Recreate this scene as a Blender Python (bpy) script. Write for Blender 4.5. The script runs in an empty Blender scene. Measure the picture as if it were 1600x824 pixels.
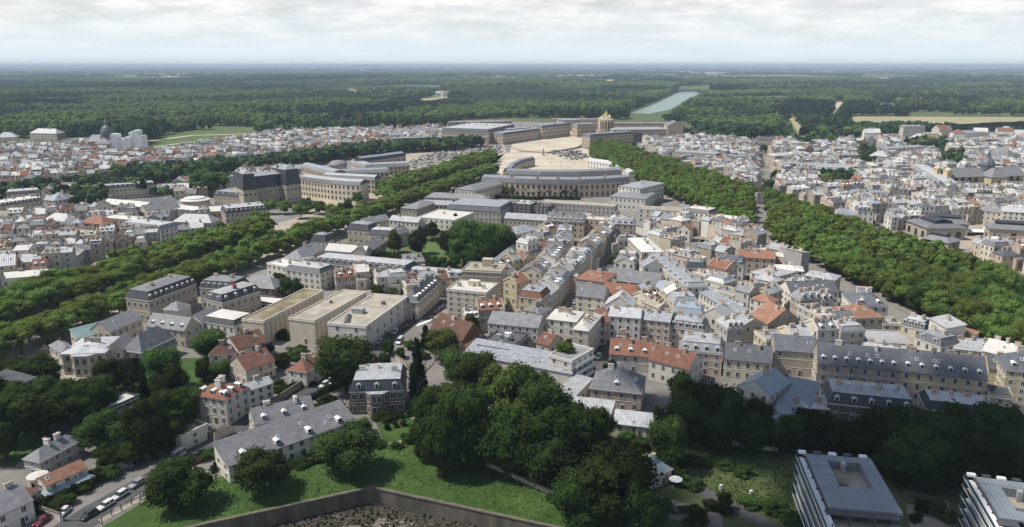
import bpy, math, random
import numpy as np
from mathutils import Vector, Matrix, Euler

random.seed(11)
rng = np.random.default_rng(5)
R = math.radians
S = bpy.context.scene
COL = S.collection

# ------------------------------------------------------------------ camera
F = 1164.0                      # focal length in photograph pixels (1600 wide)
HC = 110.0                      # camera height above the town, metres
PITCH = math.atan((412 - 102) / F)
cam = bpy.data.cameras.new('camera')
cam.sensor_fit = 'HORIZONTAL'; cam.sensor_width = 36; cam.lens = 36 * F / 1600
cam.clip_start = 1; cam.clip_end = 200000
camo = bpy.data.objects.new('camera', cam); COL.objects.link(camo)
camo.location = (0, 0, HC); camo.rotation_euler = (R(90) - PITCH, 0, 0)
S.camera = camo

# ------------------------------------------------------------------ sun, sky, exposure
SUN_AZ = math.atan2(-0.97, -0.06)       # direction to the sun, measured from +y towards +x
SUN_EL = R(58)
sd = Vector((math.sin(SUN_AZ) * math.cos(SUN_EL), math.cos(SUN_AZ) * math.cos(SUN_EL), math.sin(SUN_EL)))
sun = bpy.data.lights.new('sun', 'SUN'); sun.energy = 5.0; sun.angle = R(0.6); sun.color = (1.0, 0.95, 0.87)
suno = bpy.data.objects.new('sun', sun); COL.objects.link(suno)
suno.rotation_euler = sd.to_track_quat('Z', 'Y').to_euler(); suno.location = sd * 3000
S.view_settings.view_transform = 'Standard'; S.view_settings.look = 'None'
S.view_settings.exposure = 0.12; S.view_settings.gamma = 1.0; S.view_settings.use_curve_mapping = False
S.cycles.use_denoising = True
S.cycles.max_bounces = 5; S.cycles.diffuse_bounces = 2; S.cycles.glossy_bounces = 2
S.cycles.transmission_bounces = 2; S.cycles.volume_bounces = 0; S.cycles.transparent_max_bounces = 4

wd = bpy.data.worlds.new('World'); S.world = wd; wd.use_nodes = True
def build_world():
    nt = wd.node_tree; nt.nodes.clear(); N = nt.nodes.new; L = nt.links.new
    out = N('ShaderNodeOutputWorld'); bg = N('ShaderNodeBackground'); bg.inputs[1].default_value = 0.1
    sky = N('ShaderNodeTexSky'); sky.sky_type = 'NISHITA'; sky.sun_disc = False
    sky.sun_elevation = SUN_EL; sky.sun_rotation = SUN_AZ; sky.air_density = 1.2; sky.dust_density = 1.0
    tc = N('ShaderNodeTexCoord'); sp = N('ShaderNodeSeparateXYZ'); L(tc.outputs['Generated'], sp.inputs[0])
    def math_(op, a, b):
        n = N('ShaderNodeMath'); n.operation = op
        for i, s in enumerate((a, b)):
            if isinstance(s, (int, float)): n.inputs[i].default_value = s
            else: L(s, n.inputs[i])
        return n.outputs[0]
    zz = math_('ADD', math_('MAXIMUM', sp.outputs[2], 0.0), 0.16)
    cx = N('ShaderNodeCombineXYZ')
    L(math_('DIVIDE', sp.outputs[0], zz), cx.inputs[0]); L(math_('DIVIDE', sp.outputs[1], zz), cx.inputs[1])
    def noise(scale, det, rough, off):
        m = N('ShaderNodeMapping'); L(cx.outputs[0], m.inputs[0]); m.inputs[1].default_value = off
        n = N('ShaderNodeTexNoise'); L(m.outputs[0], n.inputs[0]); n.inputs['Scale'].default_value = scale
        n.inputs['Detail'].default_value = det; n.inputs['Roughness'].default_value = rough
        return n.outputs[0]
    n1 = noise(1.5, 8, 0.6, (3.1, 7.7, 0)); n2 = noise(2.3, 10, 0.62, (13.1, 2.7, 3))
    def ramp(src, stops):
        r = N('ShaderNodeValToRGB'); L(src, r.inputs[0]); e = r.color_ramp.elements
        while len(e) < len(stops): e.new(0.5)
        for x, (p, c) in zip(e, stops): x.position = p; x.color = (c[0], c[1], c[2], 1)
        return r.outputs[0]
    # broken cloud: seen edge-on it closes up towards the horizon, overhead the blue gaps open
    cover = ramp(math_('SUBTRACT', math_('ADD', n1, 0.14), math_('MULTIPLY', math_('MAXIMUM', sp.outputs[2], 0.0), 1.0)), [(0.34, (.05,) * 3), (0.56, (1,) * 3)])
    # the clouds: white rims, grey bellies
    ccol = ramp(n2, [(0.33, (6.7, 6.9, 7.2)), (0.46, (7.6, 7.8, 8.0)), (0.58, (9.5, 9.4, 9.2))])
    mx = N('ShaderNodeMix'); mx.data_type = 'RGBA'; L(cover, mx.inputs[0])
    L(sky.outputs[0], mx.inputs[6]); L(ccol, mx.inputs[7])
    # distant cloud deck melts into a bright veil towards the horizon
    hz = ramp(sp.outputs[2], [(0.0, (1,) * 3), (0.03, (.7,) * 3), (0.075, (0,) * 3)])
    m2 = N('ShaderNodeMix'); m2.data_type = 'RGBA'; L(hz, m2.inputs[0])
    L(mx.outputs[2], m2.inputs[6]); m2.inputs[7].default_value = (7.5, 8.4, 8.9, 1)
    L(m2.outputs[2], bg.inputs[0]); L(bg.outputs[0], out.inputs[0])
build_world()

# ------------------------------------------------------------------ pixel <-> ground (photograph pixels, used to survey the place)
cP, sP = math.cos(PITCH), math.sin(PITCH)
def G(u, v, z=0.0):
    r = (u - 800) / F; d = (v - 412) / F
    dx, dy, dz = r, cP - d * sP, -sP - d * cP
    t = (z - HC) / dz
    return Vector((dx * t, dy * t, z))
def proj(x, y, z):
    zz = z - HC
    w = y * cP - zz * sP
    return 800 + F * x / w, 412 - F * (y * sP + zz * cP) / w
def ppm(p):                     # photograph pixels per metre at a point
    return F / math.sqrt(p[0] ** 2 + p[1] ** 2 + (p[2] - HC) ** 2)

# ------------------------------------------------------------------ materials
MATS = {}
def mat(name, col, rough=0.8, var=0.25, nscale=0.6, rnd=0.18, bump=0.0, bscale=2.0, metal=0.0, seam=0.0, seamc=.62, col2=None, spec=0.3, streak=False, mid=0.5):
    m = bpy.data.materials.new(name); m.use_nodes = True; nt = m.node_tree
    N = nt.nodes.new; L = nt.links.new
    b = nt.nodes['Principled BSDF']
    b.inputs['Roughness'].default_value = rough; b.inputs['Metallic'].default_value = metal
    b.inputs['Specular IOR Level'].default_value = spec
    tc = N('ShaderNodeTexCoord')
    mp = N('ShaderNodeMapping'); L(tc.outputs['Object'], mp.inputs[0])
    if streak: mp.inputs[3].default_value = (1, 1, 0.18)
    oi = N('ShaderNodeObjectInfo')
    n = N('ShaderNodeTexNoise'); n.noise_dimensions = '4D'; L(mp.outputs[0], n.inputs['Vector'])
    sc = N('ShaderNodeMath'); sc.operation = 'MULTIPLY'; L(oi.outputs['Random'], sc.inputs[0]); sc.inputs[1].default_value = 50
    L(sc.outputs[0], n.inputs['W'])
    n.inputs['Scale'].default_value = nscale; n.inputs['Detail'].default_value = 6; n.inputs['Roughness'].default_value = 0.65
    rp = N('ShaderNodeValToRGB'); L(n.outputs[0], rp.inputs[0])
    c2 = col2 if col2 else tuple(min(1, c * (1 + var)) for c in col)
    c1 = tuple(c * (1 - var) for c in col)
    e = rp.color_ramp.elements
    e[0].position = 0.30; e[0].color = (*c1, 1); e[1].position = 0.70; e[1].color = (*c2, 1)
    if col2:
        x = e.new(mid); x.color = (*col, 1)
    hs = N('ShaderNodeHueSaturation'); L(rp.outputs[0], hs.inputs['Color'])
    mr = N('ShaderNodeMapRange'); L(oi.outputs['Random'], mr.inputs[0])
    mr.inputs[3].default_value = 1 - rnd; mr.inputs[4].default_value = 1 + rnd
    L(mr.outputs[0], hs.inputs['Value'])
    colr = hs.outputs[0]
    hgt = None
    if seam:
        w = N('ShaderNodeTexWave'); w.wave_type = 'BANDS'; w.bands_direction = 'X'; w.wave_profile = 'SIN'
        L(tc.outputs['Object'], w.inputs[0]); w.inputs['Scale'].default_value = 0.314 / seam; w.inputs['Distortion'].default_value = 0
        r2 = N('ShaderNodeValToRGB'); L(w.outputs[0], r2.inputs[0])
        r2.color_ramp.elements[0].position = 0.84; r2.color_ramp.elements[0].color = (1, 1, 1, 1)
        r2.color_ramp.elements[1].position = 0.97; r2.color_ramp.elements[1].color = (seamc, seamc, seamc + .02, 1)
        mm = N('ShaderNodeMix'); mm.data_type = 'RGBA'; mm.blend_type = 'MULTIPLY'; mm.inputs[0].default_value = 1
        L(colr, mm.inputs[6]); L(r2.outputs[0], mm.inputs[7]); colr = mm.outputs[2]
        hgt = w.outputs[0]
    L(colr, b.inputs['Base Color'])
    if bump or seam:
        bp = N('ShaderNodeBump'); bp.inputs['Strength'].default_value = bump or 0.3; bp.inputs['Distance'].default_value = 0.15
        if hgt is None:
            n2 = N('ShaderNodeTexNoise'); L(tc.outputs['Object'], n2.inputs['Vector']); n2.inputs['Scale'].default_value = bscale
            n2.inputs['Detail'].default_value = 4; hgt = n2.outputs[0]
        L(hgt, bp.inputs['Height']); L(bp.outputs[0], b.inputs['Normal'])
    MATS[name] = m
    return m
def glass(name, col, rough=0.12):
    m = mat(name, col, rough, 0.4, 0.8, 0.3, spec=0.6); return m
def leafmat(name, col, col2, rnd=0.3, trans=0.25):
    m = bpy.data.materials.new(name); m.use_nodes = True; nt = m.node_tree; nt.nodes.clear()
    N = nt.nodes.new; L = nt.links.new
    out = N('ShaderNodeOutputMaterial'); d = N('ShaderNodeBsdfDiffuse'); t = N('ShaderNodeBsdfTranslucent'); mx = N('ShaderNodeMixShader')
    tc = N('ShaderNodeTexCoord'); oi = N('ShaderNodeObjectInfo')
    n = N('ShaderNodeTexNoise'); L(tc.outputs['Object'], n.inputs['Vector']); n.inputs['Scale'].default_value = 0.45; n.inputs['Detail'].default_value = 5
    rp = N('ShaderNodeValToRGB'); L(n.outputs[0], rp.inputs[0]); e = rp.color_ramp.elements
    e[0].position = .32; e[0].color = (*col, 1); e[1].position = .68; e[1].color = (*col2, 1)
    hs = N('ShaderNodeHueSaturation'); L(rp.outputs[0], hs.inputs['Color'])
    mr = N('ShaderNodeMapRange'); L(oi.outputs['Random'], mr.inputs[0]); mr.inputs[3].default_value = 1 - rnd; mr.inputs[4].default_value = 1 + rnd
    L(mr.outputs[0], hs.inputs['Value'])
    ml = N('ShaderNodeMath'); ml.operation = 'MULTIPLY_ADD'; L(oi.outputs['Random'], ml.inputs[0]); ml.inputs[1].default_value = 0.05; ml.inputs[2].default_value = 0.475
    L(ml.outputs[0], hs.inputs['Hue'])
    L(hs.outputs[0], d.inputs[0]); L(hs.outputs[0], t.inputs[0]); mx.inputs[0].default_value = trans
    L(d.outputs[0], mx.inputs[1]); L(t.outputs[0], mx.inputs[2]); L(mx.outputs[0], out.inputs[0])
    MATS[name] = m; return m

# walls
mat('cream', (.52, .455, .36), .9, .16, .5, .12, streak=True)
mat('white', (.63, .59, .52), .9, .14, .5, .08, streak=True)
mat('greywall', (.38, .36, .33), .9, .18, .5, .12, streak=True)
mat('yellow', (.50, .42, .275), .9, .15, .5, .1, streak=True)
mat('tan', (.37, .315, .25), .9, .18, .5, .12, streak=True)
mat('pink', (.46, .36, .29), .9, .16, .5, .1, streak=True)
mat('stone', (.36, .31, .24), .9, .2, .5, .1, bump=.2)
mat('brick', (.20, .12, .085), .9, .2, .8, .1, bump=.2)
mat('brownwall', (.16, .12, .10), .9, .2, .8, .1)
mat('darkwall', (.07, .07, .075), .8, .2, .8, .1)
mat('palace', (.46, .365, .285), .9, .18, .2, .08)
# roofs
mat('zinc', (.29, .30, .315), .42, .34, .55, .22, seam=.8, spec=.5)
mat('palezinc', (.425, .43, .43), .5, .26, .5, .12, seam=.8, spec=.45)
mat('bluezinc', (.27, .32, .36), .45, .18, .3, .15, seam=.9, spec=.45)
mat('membrane', (.52, .50, .46), .8, .12, .25, .08)
mat('slate', (.10, .105, .118), .55, .36, .7, .22, bump=.25, bscale=3, spec=.4)
mat('greyslate', (.18, .18, .188), .65, .32, .6, .18, bump=.25, bscale=3, spec=.3)
mat('navy', (.045, .050, .062), .5, .25, .5, .18, spec=.4)
mat('red', (.195, .095, .066), .9, .3, .5, .2, bump=.35, bscale=4)
mat('orange', (.26, .14, .092), .9, .25, .5, .15, bump=.35, bscale=4)
mat('brown', (.12, .065, .045), .9, .3, .5, .15, bump=.35, bscale=4)
mat('gravel', (.31, .28, .225), .95, .34, .22, .08, bump=.2, bscale=3)
mat('moss', (.19, .16, .095), .95, .4, .16, .1, col2=(.33, .29, .22), bump=.3)
mat('darkflat', (.085, .088, .095), .8, .25, .3, .1)
mat('greyflat', (.30, .30, .30), .8, .25, .25, .12)
mat('verdigris', (.16, .24, .24), .5, .2, .3, .1, seam=.8)
mat('modroof', (.20, .225, .245), .55, .14, .2, .05, seam=.9, seamc=.86, spec=.4)
# details
mat('trim', (.68, .66, .61), .7, .08, 1, .06)
mat('whitepaint', (.78, .78, .76), .6, .05, 1, .04)
mat('chimney', (.46, .40, .33), .9, .2, 1, .2)
mat('brickchim', (.24, .09, .06), .9, .2, 1, .2)
mat('pot', (.30, .13, .08), .9, .2, 2, .2)
mat('metal', (.10, .10, .11), .5, .15, 1, .1, metal=.5)
mat('wood', (.10, .075, .05), .8, .2, 2, .2)
glass('pane', (.028, .031, .036)); glass('farpane', (.055, .052, .05), .3); glass('bluepane', (.06, .10, .13))
mat('goldleaf', (.62, .42, .10), .35, .2, 1, 0, metal=.6)
mat('sheeting', (.66, .67, .67), .7, .12, .12, 0, streak=True)
# ground
mat('soil', (.085, .110, .045), .95, .3, .0011, 0, col2=(.19, .165, .085), mid=.55)
mat('town', (.20, .185, .165), .95, .3, .05, 0)
mat('asphalt', (.085, .083, .082), .9, .22, .25, 0, col2=(.12, .115, .11))
mat('paleroad', (.19, .175, .155), .92, .2, .2, 0)
mat('paving', (.33, .29, .235), .92, .22, .15, 0)
mat('court', (.46, .40, .31), .95, .22, .03, 0)
mat('cobble', (.36, .30, .23), .95, .2, .05, 0)
mat('paint', (.70, .69, .66), .7, .1, 1, 0)
mat('lawn', (.046, .090, .017), .95, .35, .12, 0, col2=(.082, .125, .031), bump=.5, bscale=1.6)
mat('meadow', (.075, .098, .032), .95, .35, .1, 0, col2=(.11, .12, .05), bump=.6, bscale=1.2)
mat('parterre', (.075, .12, .03), .95, .3, .02, 0)
mat('wheat', (.31, .275, .155), .95, .15, .01, 0)
mat('straw', (.50, .34, .20), .95, .15, .004, 0)
mat('mud', (.075, .062, .045), .9, .5, .3, 0, col2=(.19, .165, .13), bump=.7, bscale=1.5, mid=.55)
mat('mudflat', (.20, .175, .14), .8, .2, .4, 0)
mat('retaining', (.10, .088, .07), .95, .62, .3, 0, bump=.5, bscale=2.2, streak=True)
mat('coping', (.15, .132, .10), .95, .3, .6, 0, bump=.4)
mat('bark', (.06, .048, .035), .95, .3, 2, .2)
def watermat():
    m = mat('water', (.20, .27, .235), .32, .06, .003, 0, spec=.5)
watermat()
leafmat('leaf_mid', (.048, .086, .022), (.094, .146, .044), .4, .38)
leafmat('leaf_plane', (.108, .160, .036), (.185, .245, .068), .28, .45)
leafmat('leaf_dark', (.023, .038, .010), (.050, .074, .020), .42, .30)
leafmat('leaf_conifer', (.012, .024, .012), (.022, .038, .018))
leafmat('leaf_olive', (.06, .078, .02), (.11, .13, .032))
leafmat('leaf_forest', (.045, .085, .042), (.092, .145, .072), .35, .35)
leafmat('leaf_forest_light', (.12, .175, .056), (.19, .255, .090), .25, .4)
leafmat('leaf_forest_deep', (.022, .042, .030), (.042, .070, .048), .2, .3)
leafmat('leaf_purple', (.025, .015, .018), (.04, .025, .026))
for i, c in enumerate([(.62, .62, .60), (.05, .052, .056), (.30, .31, .32), (.16, .02, .018), (.03, .05, .12), (.5, .5, .49), (.02, .25, .42)]):
    mat('carpaint%d' % i, c, .25, .03, 1, .05, spec=.6)
mat('tyre', (.015, .015, .016), .9, .1, 2, 0)
mat('lampglass', (.6, .58, .5), .2, .05, 1, 0)

# ------------------------------------------------------------------ mesh helpers
class MB:
    def __init__(s): s.v = []; s.f = []; s.m = []
    def poly(s, pts, mi=0):
        i = len(s.v); s.v.extend([tuple(p) for p in pts]); s.f.append(tuple(range(i, i + len(pts)))); s.m.append(mi)
    def box(s, x0, x1, y0, y1, z0, z1, mi=0, bottom=False):
        a, b, c, d = (x0, y0), (x1, y0), (x1, y1), (x0, y1)
        i = len(s.v)
        s.v.extend([(*p, z0) for p in (a, b, c, d)] + [(*p, z1) for p in (a, b, c, d)])
        fs = [(0, 1, 5, 4), (1, 2, 6, 5), (2, 3, 7, 6), (3, 0, 4, 7), (4, 5, 6, 7)]
        if bottom: fs.append((3, 2, 1, 0))
        for f in fs: s.f.append(tuple(i + k for k in f)); s.m.append(mi)
    def tube(s, p0, p1, r0, r1, n=6, mi=0, cap=True):
        p0 = Vector(p0); p1 = Vector(p1); d = (p1 - p0).normalized()
        a = d.orthogonal().normalized(); b = d.cross(a); i = len(s.v)
        for p, r in ((p0, r0), (p1, r1)):
            for k in range(n):
                t = 2 * math.pi * k / n; q = p + (a * math.cos(t) + b * math.sin(t)) * r; s.v.append(tuple(q))
        for k in range(n):
            k2 = (k + 1) % n; s.f.append((i + k, i + k2, i + n + k2, i + n + k)); s.m.append(mi)
        if cap: s.f.append(tuple(range(i + n, i + 2 * n))); s.m.append(mi)
    def lathe(s, prof, n=20, mi=0, c=(0, 0, 0)):
        i = len(s.v)
        for r, z in prof:
            for k in range(n):
                t = 2 * math.pi * k / n; s.v.append((c[0] + r * math.cos(t), c[1] + r * math.sin(t), c[2] + z))
        for j in range(len(prof) - 1):
            for k in range(n):
                k2 = (k + 1) % n; s.f.append((i + j * n + k, i + j * n + k2, i + (j + 1) * n + k2, i + (j + 1) * n + k)); s.m.append(mi)
    def merge(s, o, M=None, mi=None):
        i = len(s.v)
        s.v.extend([tuple(M @ Vector(p)) for p in o.v] if M else o.v)
        s.f.extend([tuple(k + i for k in f) for f in o.f])
        s.m.extend([mi] * len(o.m) if mi is not None else o.m)
    def mesh(s, name, mats, smooth=False):
        me = bpy.data.meshes.new(name); me.from_pydata(s.v, [], s.f)
        for x in ([mats] if isinstance(mats, str) else mats): me.materials.append(MATS[x])
        if any(s.m): me.polygons.foreach_set('material_index', s.m)
        if smooth: me.polygons.foreach_set('use_smooth', [True] * len(s.f))
        me.update(); return me
    def build(s, name, mats, parent=None, smooth=False, loc=None):
        if not s.f: return None
        return link(name, s.mesh(name, mats, smooth), parent, loc)
def link(name, me, parent=None, loc=None, rz=0.0):
    o = bpy.data.objects.new(name, me); COL.objects.link(o)
    if parent: o.parent = parent
    if loc is not None: o.location = loc
    if rz: o.rotation_euler = (0, 0, rz)
    return o
def tag(o, label=None, cat=None, group=None, kind=None):
    if label: o['label'] = label
    if cat: o['category'] = cat
    if group: o['group'] = group
    if kind: o['kind'] = kind
    return o
def empty(name, loc, rz=0.0):
    o = link(name, None, None, loc, rz); o.empty_display_size = 1; return o
def structure(name, polys, m, z=0.0, label=None):
    b = MB()
    for p in polys: b.poly([(q[0], q[1], z) for q in p])
    o = b.build(name, m); o['kind'] = 'structure'
    if label: o['label'] = label
    return o
def px(pts, z=0.0): return [G(u, v, z) for u, v in pts]
def inpoly(u, v, poly):
    u = np.asarray(u, float); v = np.asarray(v, float); c = np.zeros(u.shape, bool); n = len(poly)
    for i in range(n):
        x1, y1 = poly[i]; x2, y2 = poly[i - 1]
        if y1 == y2: continue
        c ^= ((y1 > v) != (y2 > v)) & (u < (x2 - x1) * (v - y1) / (y2 - y1) + x1)
    return c
# ------------------------------------------------------------------ the ground and other large surfaces
def strip(line, w0, w1):        # a road strip either side of a world polyline
    L = []; Rr = []
    for i, p in enumerate(line):
        d = (line[min(i + 1, len(line) - 1)] - line[max(i - 1, 0)]).normalized(); n = Vector((-d.y, d.x, 0))
        L.append(p + n * w0); Rr.append(p + n * w1)
    return [[L[i], Rr[i], Rr[i + 1], L[i + 1]] for i in range(len(line) - 1)]

K1 = G(581, 761); kl = (G(330, 816) - K1).normalized(); kr = (G(872, 824) - K1).normalized()
K0 = K1 + kl * 150; K2 = K1 + kr * 150; K3 = K0 + kr * 150
BIG = 70000
outer = [Vector((-BIG, BIG, 0)), Vector((-BIG, -BIG, 0)), Vector((BIG, -BIG, 0)), Vector((BIG, BIG, 0))]
inner = [K1, K0, K3, K2]
# the land as one sheet round the reservoir
gb = MB()
io = [K1, K0, K3, K2]; oo = [Vector((-200, BIG, 0)), Vector((-BIG, -2000, 0)), Vector((0, -BIG, 0)), Vector((BIG, -2000, 0))]
for k in range(4): gb.poly([io[k], oo[k], oo[(k + 1) % 4], io[(k + 1) % 4]])
ground = gb.build('ground', 'soil'); ground['kind'] = 'structure'
town_outline = [(-900, 900), (-900, 300), (-300, 228), (0, 217), (140, 226), (225, 238), (300, 232), (430, 212), (560, 209), (690, 203), (700, 196), (800, 190), (1000, 196), (1080, 205), (1180, 212), (1600, 212), (2100, 215), (2700, 330), (2700, 900), (1200, 640), (600, 700), (100, 900)]
structure('pavement', [px(town_outline)], 'town', .02)

# avenue lines (world): directions through their vanishing points
def avdir(vpx): return Vector(((vpx - 800) / math.sqrt(F * F + 310 ** 2), 1, 0)).normalized()
AVP = avdir(1232); AVS = avdir(600)
pa = G(28, 556); pb = G(1560, 548)
nP = Vector((-AVP.y, AVP.x, 0)); nS = Vector((AVS.y, -AVS.x, 0))       # away from the town quarter between them
farP = (G(60, 495) - pa).dot(nP); farS = (G(1600, 470) - pb).dot(nS)
def avline(p, d, n, off, t0, t1): return [p + n * off + d * t0, p + n * off + d * t1]
structure('avenue_pavement', strip(avline(pa, AVP, nP, 0, -120, 800), -8, farP + 26), 'paving', .03)
structure('avenue_roadway', strip(avline(pa, AVP, nP, 0, -120, 800), 12, farP - 4), 'asphalt', .05)
structure('boulevard_pavement', strip(avline(pb, AVS, nS, 0, -150, 760), 6, -farS - 4), 'paleroad', .03)
structure('boulevard_roadway', strip(avline(pb, AVS, nS, 0, -150, 760), -farS * .38, -farS * .62), 'asphalt', .05)

# streets of the quarter
def street(pts, w, z=.045, name='street', m='asphalt'):
    return structure(name, strip(px(pts), -w / 2, w / 2), m, z)
street([(60, 860), (150, 800), (255, 742), (330, 690), (410, 645), (475, 610), (590, 545), (640, 500), (700, 470), (760, 420), (850, 362), (880, 345)], 9.5)
street([(845, 690), (905, 605), (935, 545), (1000, 545)], 12, .055)
street([(885, 500), (930, 445), (975, 395), (985, 362)], 9)
street([(985, 362), (1040, 440), (1100, 500), (1150, 530)], 9, .055)
street([(840, 352), (1000, 358), (1170, 372)], 8, .06)
street([(640, 500), (760, 505), (940, 520), (1100, 535)], 7, .065)
street([(1188, 430), (1190, 340), (1193, 270), (1196, 222)], 9, .055, m='paleroad')
street([(1420, 600), (1600, 640)], 8, .05)
structure('pavement_edge', strip(px([(150, 812), (262, 752), (335, 702), (410, 656), (475, 622)]), -2.6, -.6), 'paving', .075)
mk = MB()                        # painted lines and the zebra crossing
ln = px([(165, 792), (255, 742), (330, 692), (400, 652)])
for a, b in zip(ln[:-1], ln[1:]):
    d = (b - a); n = int(d.length // 6); d.normalize(); s = Vector((-d.y, d.x, 0))
    for k in range(n):
        q = a + d * k * 6 - s * 3.2; mk.poly([(*(q + s * .1).xy, .085), (*(q - s * .1).xy, .085), (*(q + d * 3 - s * .1).xy, .085), (*(q + d * 3 + s * .1).xy, .085)])
for k in range(7):
    c = G(652 + k * 3.2, 508 - k * 1.2); mk.poly([(c.x - .3, c.y - 2, .085), (c.x + .35, c.y - 2, .085), (c.x + 1.1, c.y + 2, .085), (c.x + .45, c.y + 2, .085)])
o = mk.build('road_markings', 'paint'); o['kind'] = 'structure'

# foreground grass, garden lawns, paths
structure('lawn', [px([(150, 830), (240, 775), (345, 745), (420, 725), (520, 700), (600, 690), (700, 690), (800, 720), (880, 760), (1020, 824), (1040, 860), (900, 838), (872, 824)]) + [K1 + kr * .3, K1 + kl * .3] + px([(330, 816), (250, 836)])], 'lawn', .09)
structure('meadow', [px([(1040, 705), (1150, 690), (1262, 690), (1268, 830), (1240, 860), (1000, 860), (1000, 800)])], 'meadow', .09)
structure('garden_lawn', [px([(588, 662), (640, 652), (668, 676), (648, 692), (600, 692)])], 'lawn', .095)
structure('garden_lawn', [px([(140, 582), (215, 575), (290, 560), (330, 560), (345, 600), (260, 640), (140, 640)])], 'lawn', .095)
structure('garden_lawn', [px([(0, 560), (60, 570), (80, 690), (20, 730), (-80, 730)])], 'lawn', .093)
structure('garden_lawn', [px([(630, 382), (700, 378), (705, 400), (650, 402)])], 'parterre', .095)
structure('garden_ground', [px([(520, 385), (640, 352), (760, 335), (850, 372), (770, 415), (640, 420)])], 'meadow', .08)
structure('terrace', [px([(85, 590), (170, 570), (215, 578), (200, 600), (110, 608)])], 'paving', .11)
structure('path', strip(px([(585, 700), (630, 690), (648, 672), (668, 660)]), -.8, .8), 'paving', .12)
structure('path', strip(px([(1085, 762), (1140, 790), (1190, 815), (1230, 840)]), -2.2, 2.2), 'asphalt', .12)
structure('path', [px([(1022, 770), (1060, 785), (1130, 802), (1128, 824), (1100, 824), (1035, 808)])], 'paleroad', .125)
structure('courtyard', [px([(255, 520), (310, 512), (320, 540), (275, 552)])], 'paleroad', .1)
structure('courtyard', [px([(1415, 790), (1480, 782), (1495, 824), (1425, 840)])], 'paving', .1)
structure('square', [px([(470, 302), (570, 296), (640, 305), (620, 330), (540, 345), (470, 330)])], 'cobble', .06)
structure('market_square', [px([(1430, 352), (1600, 350), (1640, 382), (1440, 392)])], 'paving', .06)

# the basin
b = MB()
zb = -4.4
b.poly([(q.x, q.y, zb) for q in (K1, K0, K3, K2)]); o = b.build('basin_floor', 'mud'); o['kind'] = 'structure'
w = empty('retaining_wall', K1); tag(w, 'old stone retaining wall with pale coping round the drained basin', 'wall')
wm = MB(); cp = MB(); zi = 0.0
for a, c in ((K1, K0), (K1, K2)):
    d = (c - a).normalized(); n = Vector((-d.y, d.x, 0)); mid = (K0 + K2) / 2 - K1
    if n.dot(mid) < 0: n = -n
    ln_ = (c - a).length
    q = lambda t, s, z: tuple(d * t + n * s + Vector((0, 0, z)))
    N_ = 60
    for k in range(N_):
        t0, t1 = ln_ * k / N_, ln_ * (k + 1) / N_
        wm.poly([q(t0, .5, .05), q(t0, 1.0, zb), q(t1, 1.0, zb), q(t1, .5, .05)])
    # coping stones, laid end to end
    t = 0
    while t < 100:
        l = random.uniform(1.6, 2.6); z1 = .32 + random.uniform(-.04, .04)
        cs = MB(); p8 = [q(t + .04, -.15, .0), q(t + l, -.15, .0), q(t + l, .75, .0), q(t + .04, .75, .0)]
        top = [(x, y, z1) for x, y, z in p8]
        cs.poly(top)
        for k in range(4): cs.poly([p8[k], p8[(k + 1) % 4], top[(k + 1) % 4], top[k]])
        cs.build('coping_stone', 'coping', w); t += l
wm.build('wall_face', 'retaining', w)
b = MB()
for (u, v, rx, ry) in ((610, 822, 16, 8), (560, 830, 12, 6), (690, 835, 10, 5)):
    c = G(u, v, zb); pts = []
    for k in range(22):
        t = k / 22 * 2 * math.pi; f = random.uniform(.75, 1.15); pts.append((c.x + rx * .45 * f * math.cos(t), c.y + ry * .45 * f * math.sin(t), zb + .05))
    b.poly(pts)
o = b.build('mud_flat', 'mudflat'); o['kind'] = 'structure'

# the forecourts of the palace, the gardens beyond, canal and fields
structure('forecourt', [px([(770, 268), (762, 248), (800, 238), (852, 236), (912, 232), (950, 238), (975, 262), (900, 276), (800, 276)])], 'court', .1)
structure('royal_court', [px([(796, 240), (800, 226), (838, 206), (905, 200), (912, 222), (900, 232), (855, 238)])], 'court', .14)
structure('car_park', [px([(600, 262), (640, 240), (720, 226), (785, 222), (792, 238), (765, 262), (680, 270)])], 'paving', .1)
structure('parterre', [px([(222, 232), (250, 215), (300, 207), (380, 206), (400, 214), (330, 219), (262, 236)])], 'parterre', .1)
structure('parterre_path', strip(px([(225, 222), (300, 212), (400, 209)]), -5, 5), 'court', .14)
structure('parterre_path', strip(px([(240, 230), (300, 222), (372, 216)]), -3, 3), 'court', .15)
structure('grand_canal', [px([(982, 177), (1002, 171), (1030, 160), (1054, 148), (1064, 143.5), (1085, 143), (1092, 146), (1082, 152), (1062, 163), (1045, 172), (1016, 178)])], 'water', .3)
structure('canal_lawn', [px([(1070, 143.2), (1078, 138.5), (1104, 136), (1106, 140), (1092, 145.5)])], 'parterre', .25)
structure('canal_lawn', [px([(975, 181), (984, 176), (1018, 178), (1012, 181.5)])], 'parterre', .25)
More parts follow.
